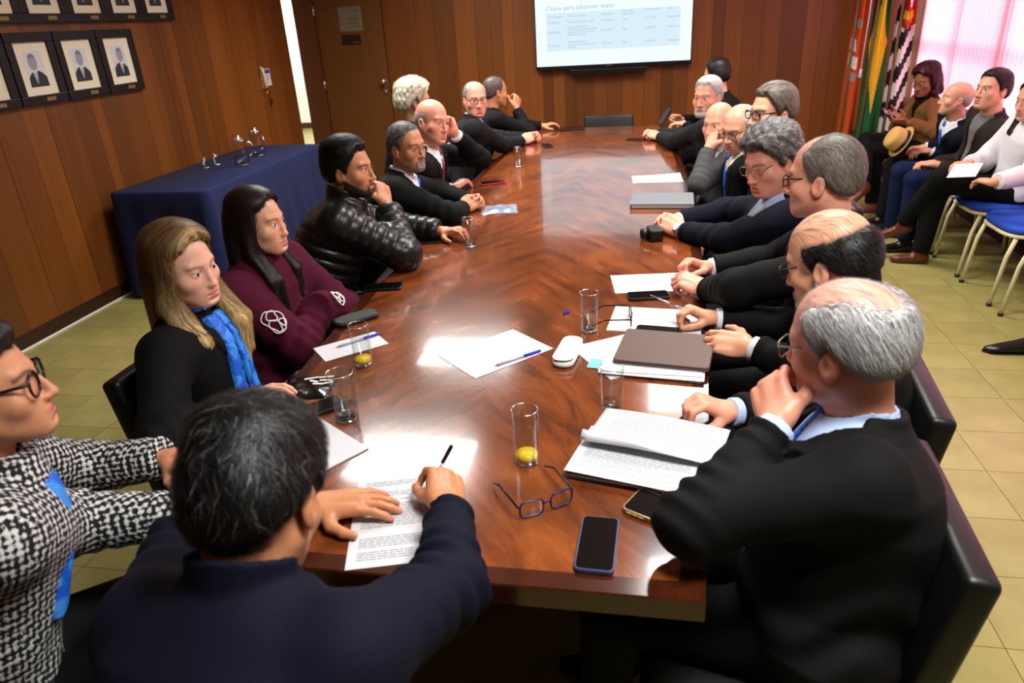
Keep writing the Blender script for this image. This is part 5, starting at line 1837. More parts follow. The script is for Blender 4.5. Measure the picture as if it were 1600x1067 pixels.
    # eyebrows and scalp shade belong to the skin's own colouring
    bw = np.exp(-(((z - .0215 + .005 * ((np.abs(x) - .034) / .02) ** 2) / .0042) ** 2)) * (np.abs(x) > .013) * (np.abs(x) < .053) * (y > .05)
    tint(np.clip(bw * hp.get('brow_w', .8), 0, .9), lrgb(brow))
    lsh = np.exp(-(((z - .0045 * hp.get('eye_open', 1.0)) / .0022) ** 2)) * (np.abs(np.abs(x) - .032) < .0145) * (y > .07)
    tint(np.clip(lsh * .7, 0, .8), lrgb((46, 34, 30)))
    if hair and hair.get('scalp') is not None:
        mk = hair['mask'](Vl)
        outs = cran(Vl, .004, hp.get('cw', 1.0))
        tint(np.clip(mk / .012 + .5, 0, 1) * hair.get('scalp_w', .8) * (outs < .012), lrgb(hair['scalp']))
    parts = [((V * hs) @ H.T + hc, Fq, C)]
    hand_list = []
    for (sd, S, E, W_, h_) in arms:
        if h_.get('hide'): continue
        yv = nrm(h_['dir']); bk = np.array(h_['back'], float); bk = bk - yv * (bk @ yv); bk /= np.linalg.norm(bk)
        xv = np.cross(yv, bk)
        # thumb side: right hand seen from its back with fingers up has the thumb on the left
        s_ = -1 if sd == 'R' else 1
        M_ = np.stack([xv, yv, bk], 1)
        e_l = M_.T @ (E - W_)
        e_l = e_l / np.linalg.norm(e_l) * .12
        hsz = hs * h_.get('size', 1.0)
        f_, chains, thumb = hand_sdf(h_['pose'], s_, e_l / hsz, 1.0 - .12 * fem)
        Mh32, Wh32 = M_.astype(F32), W_.astype(F32)
        Vh, Fh = mesh_sdf(lambda P, f_=f_: np.maximum(f_(P), -(table_d((P * hsz) @ Mh32.T + Wh32) + .001) / hsz), (-.1, -.15, -.12), (.1, .19, .1), hp.get('hand_h', .0045))
        Ch = np.tile(sk * np.array([1.0, .93, .90]), (len(Vh), 1)).astype(F32)
        tips = [c[0][3] for c in chains] + [thumb[1]]
        kn_ = [c[0][0] for c in chains] + [c[0][1] for c in chains]
        for tp in tips:
            tq = np.array(tp) * [s_, 1, 1]
            w_ = np.exp(-((Vh - tq) ** 2).sum(1) / .011 ** 2) * .35
            Ch = Ch * (1 - w_[:, None]) + (sk * np.array([1.0, .70, .66]))[None] * w_[:, None]
        for tp in kn_:
            tq = np.array(tp) * [s_, 1, 1]
            w_ = np.exp(-((Vh - tq) ** 2).sum(1) / .010 ** 2) * .22
            Ch = Ch * (1 - w_[:, None]) + (sk * np.array([.92, .62, .58]))[None] * w_[:, None]
        for c in chains:
            tp, pv = np.array(c[0][3]), np.array(c[0][2])
            dv_ = (tp - pv) / np.linalg.norm(tp - pv); up_ = np.cross(np.array([1.0, 0, 0]), dv_)
            cn_ = (tp + up_ * .0065 + dv_ * .001) * [s_, 1, 1]
            w_ = np.exp(-(((Vh - cn_) ** 2).sum(1) / .0042 ** 2) ** 2) * .3
            Ch = Ch * (1 - w_[:, None]) + np.minimum(sk * np.array([1.15, 1.05, 1.05]), .9)[None] * w_[:, None]
        parts.append(((Vh * hsz) @ M_.T + W_, Fh, Ch))
        hand_list.append((sd, W_, M_, chains, thumb, s_, hsz))
    def trunk(P):
        d = torso_c(P)[0] + .012
        for (sd, S, E, W_, h_) in arms:
            d = smin(d, rc(P, nbp - ez * .05, S, .05, .045), .05)
            d = smin(d, smin(rc(P, S, E, .045, .038), rc(P, E, E + (W_ - E) * .8, .036, .026), .02), .03)
        return np.maximum(cut(P, d), -(table_d(P) - .008))
    Vt, Ft = mesh_sdf(trunk, lo, hi, .024)
    parts.append((Vt, Ft, np.tile(sk, (len(Vt), 1))))
    V, Fq, C = merge(parts)
    body = np_mesh('body', V - O, Fq, M_skin, root, C)
    # eyeballs
    for sx in (-1, 1):
        Vs, Fs_ = lathe_data([(0.0001, -.0128), (.005, -.0118), (.009, -.0091), (.0118, -.005), (.0128, 0), (.0122, .004), (.0108, .0068), (.0092, .0089), (.0060, .0113), (.0058, .0114), (.0028, .0125), (.0026, .0126), (.0001, .0128)], 14)
        Vs = np.array(Vs)
        gz = hp.get('gaze', (0, 0))
        loc = np.stack([Vs[:, 0], Vs[:, 2], Vs[:, 1]], 1)
        Cc = np.tile(lrgb((226, 216, 210)), (len(Vs), 1))
        rad = np.hypot(Vs[:, 0], Vs[:, 1]); frn = Vs[:, 2] > 0
        Cc[(rad < .0059) & frn] = lrgb(eye_col); Cc[(rad < .0027) & frn] = lrgb((10, 8, 8))
        ga, gb = math.radians(gz[0]), math.radians(gz[1])
        Rg = Rz(-ga) @ np.array([[1, 0, 0], [0, math.cos(gb), -math.sin(gb)], [0, math.sin(gb), math.cos(gb)]])
        loc = loc @ Rg.T
        loc = (loc + np.array([sx * .032, .0725, -.001])) * hs
        me = [tuple(p) for p in (loc @ H.T + hc - O)]
        np_mesh('eye', np.array(me), np.array(Fs_), M_eye, body, Cc)
    # ---------------- hair
    hinv = lambda P: ((P - hc) @ H / hs)
    if hair:
        hm = hair['mask']; cw = hp.get('cw', 1.0)
        tk = hair.get('t', .008)
        vol = hair.get('vol')
        def hs_f(P):
            t = tk
            d = cran(P, 0, cw)
            if hair.get('lump'): d = d - hair['lump'] * (np.sin(P[:, 0] * 140 + 2) * np.sin(P[:, 1] * 130) * np.sin(P[:, 2] * 120 + 1))
            m = hm(P) + .004 * np.sin(P[:, 0] * 190 + P[:, 1] * 90) * np.sin(P[:, 1] * 170 + P[:, 2] * 130)
            th = np.interp(m, [-.012, 0.0, .006, .014, .03], [-.012, -.003, .001, tk * .55, tk]).astype(F32)
            if hair.get('top'): th = th + hair['top'] * np.clip((P[:, 2] - .05) / .05, 0, 1) * np.clip(m / .03, 0, 1)
            d = d - th
            d = np.maximum(d, -m - .02)
            d = np.maximum(d, -(cran(P, -.012, cw)))
            if vol is not None: d = smin(d, vol(P), hair.get('vk', .02))
            return d
        if vol is not None:
            lo_h, hi_h = hair['box']
        else: lo_h, hi_h = (-.12, -.15, -.13), (.12, .12, .16)
        V, Fq = mesh_sdf(hs_f, lo_h, hi_h, hair.get('h', .0045))
        hcol = lrgb(hair['col'][0]); hcol2 = lrgb(hair['col'][1]); mixw = hair.get('mix', .5)
        hp_parts = []
        R_ = np.random.default_rng(3)
        nz = .5 + .5 * np.sin(V[:, 0] * 170 + 3 * np.sin(V[:, 2] * 60)) * np.sin(V[:, 1] * 150 + 2 * np.sin(V[:, 0] * 70))
        fb = hair.get('colf')
        if len(V):
            Cc = (hcol[None] * (1 - mixw * nz[:, None]) + hcol2[None] * mixw * nz[:, None]).astype(F32)
            if fb is not None: Cc = fb(V, Cc)
            hp_parts.append(((V * hs) @ H.T + hc, Fq, Cc))
            nst = hair.get('n', 2000)
            if nst:
                def colf(p, R2):
                    w_ = (R2.random(len(p)) < mixw)[:, None] * (.5 + .5 * R2.random((len(p), 1)))
                    c = hcol[None] * (1 - w_) + hcol2[None] * w_
                    if fb is not None: c = fb(p, c)
                    return c * (.8 + .4 * R2.random((len(p), 1)))
                Vs, Fs_, Cs = surf_strands(hs_f, V, Fq, nst, hair['dir'], hair.get('L', .03), hair.get('K', 4), hair.get('wd', .0006), hair.get('lift', .003), colf, hair.get('seed', 1), hair.get('curl', 0.0), hair.get('jit', .25), lenvar=.35, mask=(lambda Q: np.clip(hm(Q) / .012, 0, 1)) if vol is None else (lambda Q: np.where(vol(Q) < .006, 1.0, np.clip(hm(Q) / .012, 0, 1))), clump=hair.get('clump', .3))
                hp_parts.append(((Vs * hs) @ H.T + hc, Fs_, Cs))
        if hair.get('sparse'):   # thin strands growing straight from the scalp
            sp = hair['sparse']
            sf = lambda P: cran(P, .0015, cw)
            Vx, Fx = mesh_sdf(sf, (-.12, -.15, -.1), (.12, .12, .14), .008)
            def colf2(p, R2):
                w_ = R2.random((len(p), 1)) * mixw
                return (hcol[None] * (1 - w_) + hcol2[None] * w_)
            Vs, Fs_, Cs = surf_strands(sf, Vx, Fx, sp['n'], sp.get('dir', hair['dir']), sp.get('L', .05), 5, sp.get('wd', .0004), .004, colf2, 9, 0, .2, mask=sp['mask'])
            hp_parts.append(((Vs * hs) @ H.T + hc, Fs_, Cs))
        if hp_parts:
            V, Fq, C = merge(hp_parts)
            np_mesh('hair', V - O, Fq, M_hair, root, C)
    if beard:
        bt = beard.get('t', .006)
        kind = beard.get('kind', 'full')
        def bm_f(P):
            hd = hf(P)
            ax_ = np.abs(P[:, 0])
            zt = interp(P[:, 1], [-.02, .0, .02, .05, .075, .12], [-.03, -.03, -.045, -.062, -.082, -.084])
            m1 = zt - P[:, 2]
            if kind == 'goatee': m1 = np.minimum(m1, .034 - ax_)
            m1 = np.minimum(m1, P[:, 1] + .005); m1 = np.minimum(m1, P[:, 2] + .128)
            ms = np.minimum(np.minimum(-.0575 - P[:, 2], P[:, 2] + .0665), np.minimum(.030 - ax_, P[:, 1] - .075))
            sidem = np.minimum(np.minimum(ax_ - .022, .034 - ax_), np.minimum(-.062 - P[:, 2], P[:, 1] - .06))
            m = np.maximum(np.maximum(m1, ms), sidem)
            d = hd - np.interp(m + .002 * np.sin(P[:, 0] * 300) * np.sin(P[:, 1] * 260 + P[:, 2] * 200), [-.006, 0, .004, .012], [-.006, -.001, bt * .5, bt]).astype(F32)
            d = np.maximum(d, -m - .008)
            d = np.maximum(d, -(hd + .006))
            return d
        V, Fq = mesh_sdf(bm_f, (-.09, -.03, -.14), (.09, .13, -.01), .0036)
        if len(V):
            c1, c2 = lrgb(beard['col'][0]), lrgb(beard['col'][1])
            nz = np.random.default_rng(1).random((len(V), 1))
            bp_ = [((V * hs) @ H.T + hc, Fq, (c1 * (1 - nz) + c2 * nz).astype(F32))]
            def colf3(p, R2):
                w_ = R2.random((len(p), 1)); return c1[None] * (1 - w_) + c2[None] * w_
            dn = lambda P: np.tile(A3((0, .15, -1)), (len(P), 1))
            Vs, Fs_, Cs = surf_strands(bm_f, V, Fq, beard.get('n', 1200), dn, .010, 3, .0005, .003, colf3, 4, 0, .3)
            bp_.append(((Vs * hs) @ H.T + hc, Fs_, Cs))
            V, Fq, C = merge(bp_)
            np_mesh('beard', V - O, Fq, M_hair, root, C)
    if glasses:
        g = empty('glasses', (0, 0, 0))
        spectacles(g, glasses['rim'], glasses['rim'], glasses.get('w', .05), glasses.get('h', .034), glasses.get('r', .0016), .017, .105, .018, glasses.get('shape', .011))
        g.parent = root
        off = hc + H @ (np.array(glasses.get('at', (0, .1005, -.002))) * hs) - O
        g.matrix_local = Matrix([[H[0, 0] * hs, H[0, 1] * hs, H[0, 2] * hs, off[0]], [H[1, 0] * hs, H[1, 1] * hs, H[1, 2] * hs, off[1]], [H[2, 0] * hs, H[2, 1] * hs, H[2, 2] * hs, off[2]], [0, 0, 0, 1]])
    p = Person()
    p.root, p.O, p.H, p.hc, p.hs, p.arms, p.hands, p.pel, p.nbp, p.TM, p.TL, p.torso_c, p.garment, p.body = root, O, H, hc, hs, arms, hand_list, pel, nbp, TM, TL, torso_c, garment, body
    p.finish = finish; p.jk = jk; p.ex, p.ey, p.ez = ex, ey, ez
    return p

def dirs(*v):
    v = A3(v)
    return lambda P: np.tile(v, (len(P), 1))
def comb_back(P):
    """swept back over the top, down at the sides and back"""
    d = np.zeros_like(P)
    d[:, 1] = -1.0
    d[:, 2] = np.where(P[:, 1] < -.05, -1.2, -.25) - 1.2 * np.clip((np.abs(P[:, 0]) - .045) / .03, 0, 1)
    return d
def comb_side(P):
    d = np.zeros_like(P)
    d[:, 0] = np.clip((P[:, 2] - .04) / .04, 0, 1) * .9
    d[:, 1] = -.45
    d[:, 2] = -.3 - 1.4 * np.clip((np.abs(P[:, 0]) - .04) / .03, 0, 1) - np.where(P[:, 1] < -.06, 1.0, 0)
    return d
def whorl(P):
    """short hair radiating from the crown"""
    c = A3((.012, -.065, .10))
    d = P - c
    d = d / (np.linalg.norm(d, axis=1, keepdims=True) + 1e-6)
    t = np.stack([-d[:, 1], d[:, 0], np.zeros(len(P), F32)], 1) * .5
    return d + t * np.exp(-np.linalg.norm(P - c, axis=1, keepdims=True) / .05)
# ------------------------------------------------------------------ the people
def hnd(side, cx, cy, cz, deg, pose, back=(0, 0, 1), tilt=0.0, off=.07, **k):
    """hand centred at c, fingers pointing along heading deg, tilted up by tilt degrees"""
    a, t = math.radians(deg), math.radians(tilt)
    d = np.array([math.cos(a) * math.cos(t), math.sin(a) * math.cos(t), math.sin(t)])
    r_ = dict(side=side, wrist=np.array([cx, cy, cz]) - d * off, dir=d, back=back, pose=pose, **k)
    r_.setdefault('rest', TZ <= cz < TZ + .075 and abs(cx - TXC) < hw(cy) + .02 and TY0 < cy < TY1)
    return r_
HT = TZ + .030   # height of a palm-down hand on the table

ONLY = None
PEOPLE = {}
def want(n): return ONLY is None or n in ONLY

# hip and head of every sitter, so that arms keep clear of the neighbours' trunks
for (pv_, hd_) in (
    ((-.52, .36, .52), (-.535, .755, 1.112)),
    ((-1.29, .80, .54), (-1.16, .935, 1.16)),
    ((-1.27, 1.74, .52), (-1.285, 1.735, 1.122)),
    ((-1.36, 2.22, .52), (-1.30, 2.20, 1.122)),
    ((-1.42, 2.72, .56), (-1.225, 2.865, 1.172)),
    ((-1.37, 3.46, .56), (-1.185, 3.53, 1.151)),
    ((-1.36, 4.10, .56), (-1.20, 4.08, 1.20)),
    ((-1.58, 4.56, .58), (-1.46, 4.62, 1.26)),
    ((-1.45, 5.22, .56), (-1.235, 5.37, 1.185)),
    ((-1.47, 6.03, .55), (-1.25, 6.21, 1.157)),
    ((.385, 1.215, .54), (.384, 1.322, 1.114)),
    ((.50, 1.745, .54), (.455, 1.79, 1.125)),
    ((.58, 2.30, .56), (.545, 2.33, 1.215)),
    ((.60, 2.98, .54), (.50, 3.03, 1.130)),
    ((.72, 3.60, .57), (.585, 3.63, 1.243)),
    ((.58, 4.09, .54), (.495, 4.09, 1.11)),
    ((.52, 4.58, .52), (.43, 4.53, 1.076)),
    ((.56, 5.12, .56), (.415, 5.22, 1.155)),
    ((.70, 6.62, .56), (.585, 6.60, 1.178)),
    ((2.35, 6.70, .54), (2.25, 6.64, 1.066)),
    ((2.34, 6.02, .52), (2.20, 5.83, 1.012)),
    ((2.36, 5.53, .54), (2.255, 5.42, 1.11)),
    ((2.36, 5.02, .54), (2.29, 4.93, 1.10)),
):
    a_, b_ = np.array(pv_, float), np.array(hd_, float)
    OBST.append((a_ + (b_ - a_) * .1, a_ + (b_ - a_) * .68, .145, tuple(pv_)))

def suit(m, shirt, h=.0065, **k):
    d = dict(type='suit', mat=m, shirt=shirt, h=h); d.update(k); return d
NEAR = dict(h=.0034, hand_h=.0034)
def hpn(**k): d = dict(NEAR); d.update(k); return d

# ---- the man in navy writing, seen from behind
if want('F0'):
    P0 = build_person('person in a navy suit seen from behind, writing on the printed form', (-.535, .755, 1.112), 92, -38, 2, torso=80, chair=(-.555, .42, 86, 'conf'), pelvis=(-.52, .36, .52), hs=1.05, neck_len=.12, skin='tan',
        hands=[hnd('L', -.605, 1.150, HT, 12, 'flat', pole=(-.5, .5, -1)), hnd('R', -.402, 1.205, TZ + .045, 108, 'pen', back=(.55, .0, .8), pole=(.9, -.1, -.7))],
        outfit=dict(type='suit', mat=M_suit_n, shirt=M_suit_k, cuff=.97, h=.006, off=.018, neckhole=.066, wrinkle=.0065, collar=.03), hair=dict(mask=lambda P: np.maximum(hm_short(P), np.minimum(-.045 - P[:, 1], P[:, 2] + .098)), t=.012, top=.012, col=[(16, 14, 14), (110, 108, 106)], mix=.08, n=15000, L=.030, K=4, wd=.00045, lift=.007, dir=whorl, scalp=(40, 34, 32), h=.004, jit=.32),
        hp=hpn(cw=1.03), girth=1.0, shoulder=.168, brow=(20, 18, 16))
    chair_at(-.555, .42, 86, 'black leather chair of the man writing in navy')
    pen('writing_pen', 'clear ballpoint pen held by the man in navy', (-.458, 1.236), (-.402, 1.275), .008, .105, M_clearpl, M_black, M_chrome)

# ---- left side of the table
if want('L0'):
    P1 = build_person('person in a black and white tweed jacket and blue scarf with dark glasses', (-1.16, .935, 1.16), 34, 3, 0, torso=46, chair=(-1.20, .86, 46, 'conf'), pelvis=(-1.29, .80, .54), hs=.98, skin='olive', fem=1.0,
        hands=[hnd('R', -.88, 1.12, TZ + .035, 35, 'curl', pole=(.2, -.7, -.7)), hnd('L', -1.03, 1.235, TZ + .045, -20, 'curl', pole=(-.8, .4, -.5))],
        outfit=dict(type='sweater', mat=M_tweed, h=.007, off=.020, neckhole=.05, wrinkle=.003), hair=dict(mask=lambda P: hm_short(P, .07), t=.016, top=.012, col=[(20, 14, 12), (60, 40, 30)], mix=.3, n=4000, L=.05, dir=comb_back, scalp=(30, 24, 22)),
        glasses=dict(rim=M_blackrim, w=.052, h=.042, r=.0026, shape=.018, at=(0, .094, -.003)), hp=hpn(lip=(170, 84, 84), nose=.95), brow=(34, 24, 20))
    chair_at(-1.20, .86, 46, 'black leather chair of the woman in tweed')
    t_ = P1
    def scarf(P, t_=t_):
        d, s, u, v, q = t_.torso_c(P)
        d = d - .034
        b_ = np.abs(u - .045 - .09 * (1 - s)) - .028
        d = np.maximum(d, np.maximum(b_, .02 - v)); d = np.maximum(d, np.maximum((.45 - s) * t_.TL, (s - 1.0) * t_.TL))
        nk = np.abs(rc(P, t_.nbp - t_.ez * .02, t_.nbp + t_.ez * .04, .062, .058)) - .010
        nk = np.maximum(nk, np.maximum((P - t_.nbp.astype(F32)) @ t_.ez.astype(F32) - .035, -.03 - (P - t_.nbp.astype(F32)) @ t_.ez.astype(F32)))
        return smin(d, nk, .01)
    t_.finish('scarf', scarf, M_scarf, t_.nbp - .3, t_.nbp + .2, .006)

LONG = dict()
def blonde(V, C):
    a = lrgb((96, 70, 42)); b_ = lrgb((216, 182, 118))
    w_ = np.clip((.05 - V[:, 2]) / .22, 0, 1) + np.clip((V[:, 1] - .035) / .03, 0, 1) * .6 * (V[:, 2] > -.02)
    w_ = np.clip(w_ * .75, 0, 1)[:, None]
    return (a * (1 - w_) + b_ * w_) * (C / (C.mean(0) + 1e-6)).clip(.6, 1.5)
def vol_long(P, ln=.34, sp=.082, front=.085, w=.032, back=.058):
    X = P.copy(); X[:, 0] = np.abs(X[:, 0])
    d = None
    for j in (-1, 0, 1):
        ox, oy = .013 * j, .012 * (abs(j) - .5) - .006 * j
        wj = w * (.78 - .08 * abs(j))
        a_ = rc(X, (.066, -.012 + oy, .03), (sp + ox, oy, -.10), .022, wj)
        a_ = smin(a_, rc(X, (sp + ox, oy, -.10), (sp + .008 + ox, front + oy, -.20), wj, wj), .015)
        a_ = smin(a_, rc(X, (sp + .008 + ox, front + oy, -.20), (sp - .005 + ox * 1.6, front + .02 + oy, -ln + .03 * j), wj, wj * .3), .015)
        d = a_ if d is None else smin(d, a_, .006)
    b_ = rc(P, (0, -.075, .0), (0, -.095, -ln * .85), back + .01, back)
    b2 = smin(b_, rc(X, (.04, -.07, -.04), (.06, -.07, -ln * .9), .045, .035), .03)
    return smin(d, b2, .03)
def down(P):
    d = np.zeros_like(P); d[:, 2] = -1
    top = np.clip((P[:, 2] - .06) / .04, 0, 1)
    d[:, 0] = np.sign(P[:, 0]) * top * 1.2
    d[:, 1] = -.25 * top
    return d
def hm_long(P, front=.082):
    m = hm_short(P, front, -.0)
    ax = np.abs(P[:, 0])
    # hair line runs down beside the face to the jaw
    face = np.where(P[:, 1] > .028, np.maximum(P[:, 2] - (front - np.maximum(0, ax - .02) * .75), ax - .068), .05)
    return np.where(P[:, 1] > .0, face, .05)

if want('L1'):
    P2 = build_person('person with long blonde hair, black jacket and blue scarf', (-1.285, 1.735, 1.122), -12, -6, -4, torso=8, chair=(-1.165, 1.75, 0, 'conf'), pelvis=(-1.27, 1.74, .52), hs=.97, skin='pale', fem=1.0,
        hands=[hnd('R', -1.03, 1.59, TZ + .03, 8, 'relaxed', pole=(-.2, -.8, -.8)), hnd('L', -1.13, 1.78, .64, -10, 'relaxed', pole=(-.8, .05, -.6))],
        outfit=dict(type='open', mat=M_suit_k, shirt=M_suit_k, cuff=0, h=.006, off=.016, vee=(.45, .06), neckhole=.055, collar=.02),
        hair=dict(mask=hm_long, t=.016, top=.010, vol=vol_long, box=((-.16, -.19, -.40), (.16, .13, .16)), col=[(96, 70, 42), (170, 136, 84)], mix=.5, colf=blonde, n=16000, L=.10, K=6, wd=.0006, lift=.005, dir=down, h=.0045, jit=.10, scalp=(110, 84, 56), under=.8),
        hp=hpn(lip=(184, 92, 88), eye_open=.85, nose=.7, jaw=.86, brow_w=.55, fat=.15), brow=(70, 48, 34), neck_len=.17)
    chair_at(-1.165, 1.75, 0, 'black leather chair with wooden legs of the blonde woman')
    t_ = P2
    def scarf2(P, t_=t_):
        d, s, u, v, q = t_.torso_c(P)
        d = d - .030
        b_ = np.minimum(np.abs(u - .03 - .05 * (1 - s)), np.abs(u + .02)) - .022
        d = np.maximum(d, np.maximum(b_, .02 - v)); d = np.maximum(d, np.maximum((.35 - s) * t_.TL, (s - 1.0) * t_.TL))
        tt = (P - t_.nbp.astype(F32)) @ t_.ez.astype(F32)
        nk = np.maximum(np.abs(rc(P, t_.nbp - t_.ez * .02, t_.nbp + t_.ez * .04, .060, .056)) - .009, np.maximum(tt - .03, -.03 - tt))
        return smin(d, nk, .01)
    t_.finish('scarf', scarf2, M_scarf, t_.nbp - .3, t_.nbp + .2, .006)

if want('L2'):
    P3 = build_person('person with long dark hair in a maroon sweatshirt, arms folded', (-1.30, 2.20, 1.122), -2, -2, 0, torso=-4, chair=(-1.25, 2.235, 0, 'conf'), pelvis=(-1.36, 2.22, .52), hs=.93, skin='light', fem=1.0, shoulder=.185,
        hands=[hnd('R', -1.13, 2.36, .80, 62, 'relaxed', back=(1, 0, .3), pole=(.2, -1, -.6), hide=True), hnd('L', -1.11, 2.10, .82, -70, 'relaxed', back=(1, 0, .3), pole=(.2, 1, -.6), hide=True)],
        outfit=dict(type='sweater', mat=M_maroon, h=.007, off=.022, neckhole=.055, wrinkle=.006), trous=M_beige,
        hair=dict(mask=hm_long, t=.014, top=.008, vol=lambda P: vol_long(P, .40, .074, .072, .023, .05), box=((-.16, -.19, -.48), (.16, .14, .16)), col=[(24, 17, 14), (50, 36, 28)], mix=.3, n=11000, L=.11, K=6, wd=.0006, lift=.004, dir=down, jit=.07, scalp=(34, 26, 22)),
        hp=hpn(lip=(184, 100, 96), nose=.72, jaw=.86, eye_open=1.1, brow_w=.65, fat=.15), brow=(34, 24, 20), neck_len=.165)
    def arm_pt(arm, t, ang, r, ref):
        S_, E_ = arm[1], arm[2]
        if t > 1: S_, E_, t = arm[2], arm[3], t - 1
        ax_ = (E_ - S_) / np.linalg.norm(E_ - S_)
        n1 = np.array(ref, float); n1 -= ax_ * (n1 @ ax_); n1 /= np.linalg.norm(n1)
        n2 = np.cross(ax_, n1)
        return S_ + (E_ - S_) * t + (n1 * math.cos(ang) + n2 * math.sin(ang)) * r - P3.O
    for (am, tc_, ac, rr_, ref) in ((P3.arms[0], .55, .1, .0755, (.6, -.7, .6)), (P3.arms[1], 1.62, -.2, .066, (.5, -.3, .8))):
        for (dt, da, rt_, ra, ph) in ((0, 0, .16, .42, 0), (.05, .12, .09, .2, 1), (-.06, -.12, .07, .22, 2), (.08, -.22, .05, .14, 0)):
            tube('embroidery', [arm_pt(am, tc_ + dt + rt_ * math.cos(a), ac + da + ra * math.sin(a) * (1 + .25 * math.sin(3 * a + ph)), rr_, ref) for a in np.linspace(0, 2 * PI, 25)[:-1]], .0028, M_fwhite, P3.jk, 5, True)
    chair_at(-1.25, 2.235, 0, 'black leather chair of the girl in maroon')
if want('L3'):
    P4 = build_person('person in a black puffer jacket resting the chin on a fist', (-1.225, 2.865, 1.172), -2, -2, 0, torso=18, chair=(-1.33, 2.78, 8, 'conf'), pelvis=(-1.42, 2.72, .56), hs=1.0, skin='tan',
        hands=[hnd('R', -1.115, 2.935, 1.055, 120, 'chin', back=(.8, -.3, .4), tilt=55, off=.06, pole=(.6, -.3, -1)), hnd('L', -.885, 3.20, HT, -22, 'relaxed', pole=(.1, .3, -.8))],
        outfit=dict(type='puffer', mat=M_puffer, shirt=M_shirt_b, cuff=0, h=.006, off=.024, quilt=.046, neckhole=.07, collar=.05, vee=(.5, .06)), trous=M_jeans,
        hair=dict(mask=lambda P: hm_short(P, .083), t=.014, top=.014, col=[(12, 11, 11), (30, 27, 26)], mix=.3, n=6000, L=.05, K=5, wd=.0006, lift=.004, dir=comb_back, scalp=(26, 22, 20), jit=.15, lump=.001),
        beard=dict(kind='full', t=.0014, col=[(40, 29, 23), (60, 46, 38)], n=3500), hp=hpn(stubc=(56, 42, 34)), stub=.7, brow=(22, 18, 16), girth=1.05)
    chair_at(-1.33, 2.78, 8, 'black leather chair of the man in the puffer jacket')
if want('L4'):
    P5 = build_person('person in a black suit and bright blue tie with grey goatee, hands clasped', (-1.185, 3.53, 1.151), -24, -4, 0, torso=10, chair=(-1.29, 3.48, 10, 'conf'), pelvis=(-1.37, 3.46, .56), hs=1.0, skin='tan', girth=1.08,
        hands=[hnd('R', -.915, 3.73, TZ + .045, 50, 'clasp', back=(.5, -.6, .6), pole=(-.3, -.7, -.7)), hnd('L', -.895, 3.80, TZ + .05, -32, 'clasp', back=(.6, .7, .5), pole=(-.3, .9, -.5))],
        outfit=suit(M_suit_k, M_shirt_w, .007, belly=.02), tie=dict(mat=M_tie_blue), glasses=dict(rim=M_metalrim, w=.048, h=.03, r=.0013),
        hair=dict(mask=lambda P: hm_short(P, .086, .012), t=.006, col=[(52, 50, 50), (150, 148, 148)], mix=.45, n=4500, L=.018, dir=comb_back, scalp=(90, 84, 82), scalp_w=.75),
        beard=dict(kind='goatee', t=.0045, col=[(168, 166, 164), (84, 80, 78)], n=1800), hp=dict(h=.0038, stubc=(120, 110, 105), hand_h=.004), stub=.35, brow=(50, 46, 44))
    chair_at(-1.29, 3.48, 10, 'black leather chair of the man with the grey goatee')
if want('L5'):
    P6 = build_person('person with a bald head, dark suit and maroon tie, cheek on hand', (-1.20, 4.08, 1.20), -28, -6, 8, torso=4, chair=(-1.28, 4.10, 4, 'conf'), pelvis=(-1.36, 4.10, .56), hs=1.02, skin='pink',
        hands=[hnd('L', -1.125, 4.21, 1.165, 140, 'cheek', back=(.6, .8, 0), tilt=60, off=.07, pole=(.3, .8, -.9)), hnd('R', -1.12, 4.30, TZ + .03, 50, 'relaxed', pole=(-.3, -.8, -.6))],
        outfit=suit(M_suit_k, M_shirt_w, .008, vee=(.3, .085)), tie=dict(mat=M_tie_maroon, w=1.05),
        hair=dict(mask=lambda P: hm_horseshoe(P, .04), t=.0025, col=[(150, 140, 130), (190, 180, 170)], n=1500, L=.008, dir=comb_back, scalp=(170, 150, 138), scalp_w=.5), hp=dict(h=.004, fat=.2), brow=(150, 124, 100))
    chair_at(-1.28, 4.10, 4, 'black leather chair of the bald man in the maroon tie')
if want('L6'):
    P7 = build_person('person with curly white hair and a grey plaid scarf sitting back from the table', (-1.46, 4.62, 1.26), 28, -5, 0, torso=20, chair=(-1.50, 4.58, 20, 'conf'), pelvis=(-1.58, 4.56, .58), hs=1.0, skin='light', fem=.6,
        hands=[hnd('R', -1.26, 4.72, .90, 60, 'relaxed', back=(1, 0, .2), pole=(.2, -1, -.6)), hnd('L', -1.24, 4.60, .92, -60, 'relaxed', back=(1, 0, .2), pole=(.2, 1, -.6))],
        outfit=dict(type='sweater', mat=M_suit_k, h=.009, neckhole=.055), hair=dict(mask=lambda P: hm_short(P, .075), t=.024, top=.012, lump=.006, col=[(206, 196, 170), (232, 226, 208)], n=5000, L=.03, K=6, wd=.0008, lift=.008, curl=.9, dir=comb_back, scalp=(190, 176, 150)), hp=dict(h=.0045))
    t_ = P7
    def scarf7(P, t_=t_):
        d, s, u, v, q = t_.torso_c(P)
        d = d - .030
        b_ = np.abs(np.abs(u) - .05) - .032
        d = np.maximum(d, np.maximum(b_, .02 - v)); d = np.maximum(d, np.maximum((.2 - s) * t_.TL, (s - 1.0) * t_.TL))
        tt = (P - t_.nbp.astype(F32)) @ t_.ez.astype(F32)
        nk = np.maximum(np.abs(rc(P, t_.nbp - t_.ez * .02, t_.nbp + t_.ez * .05, .066, .062)) - .012, np.maximum(tt - .035, -.03 - tt))
        return smin(d, nk, .01)
    t_.finish('scarf', scarf7, M_plaid, t_.nbp - .42, t_.nbp + .2, .009)
    chair_at(-1.50, 4.58, 20, 'black leather chair of the person with curly white hair')
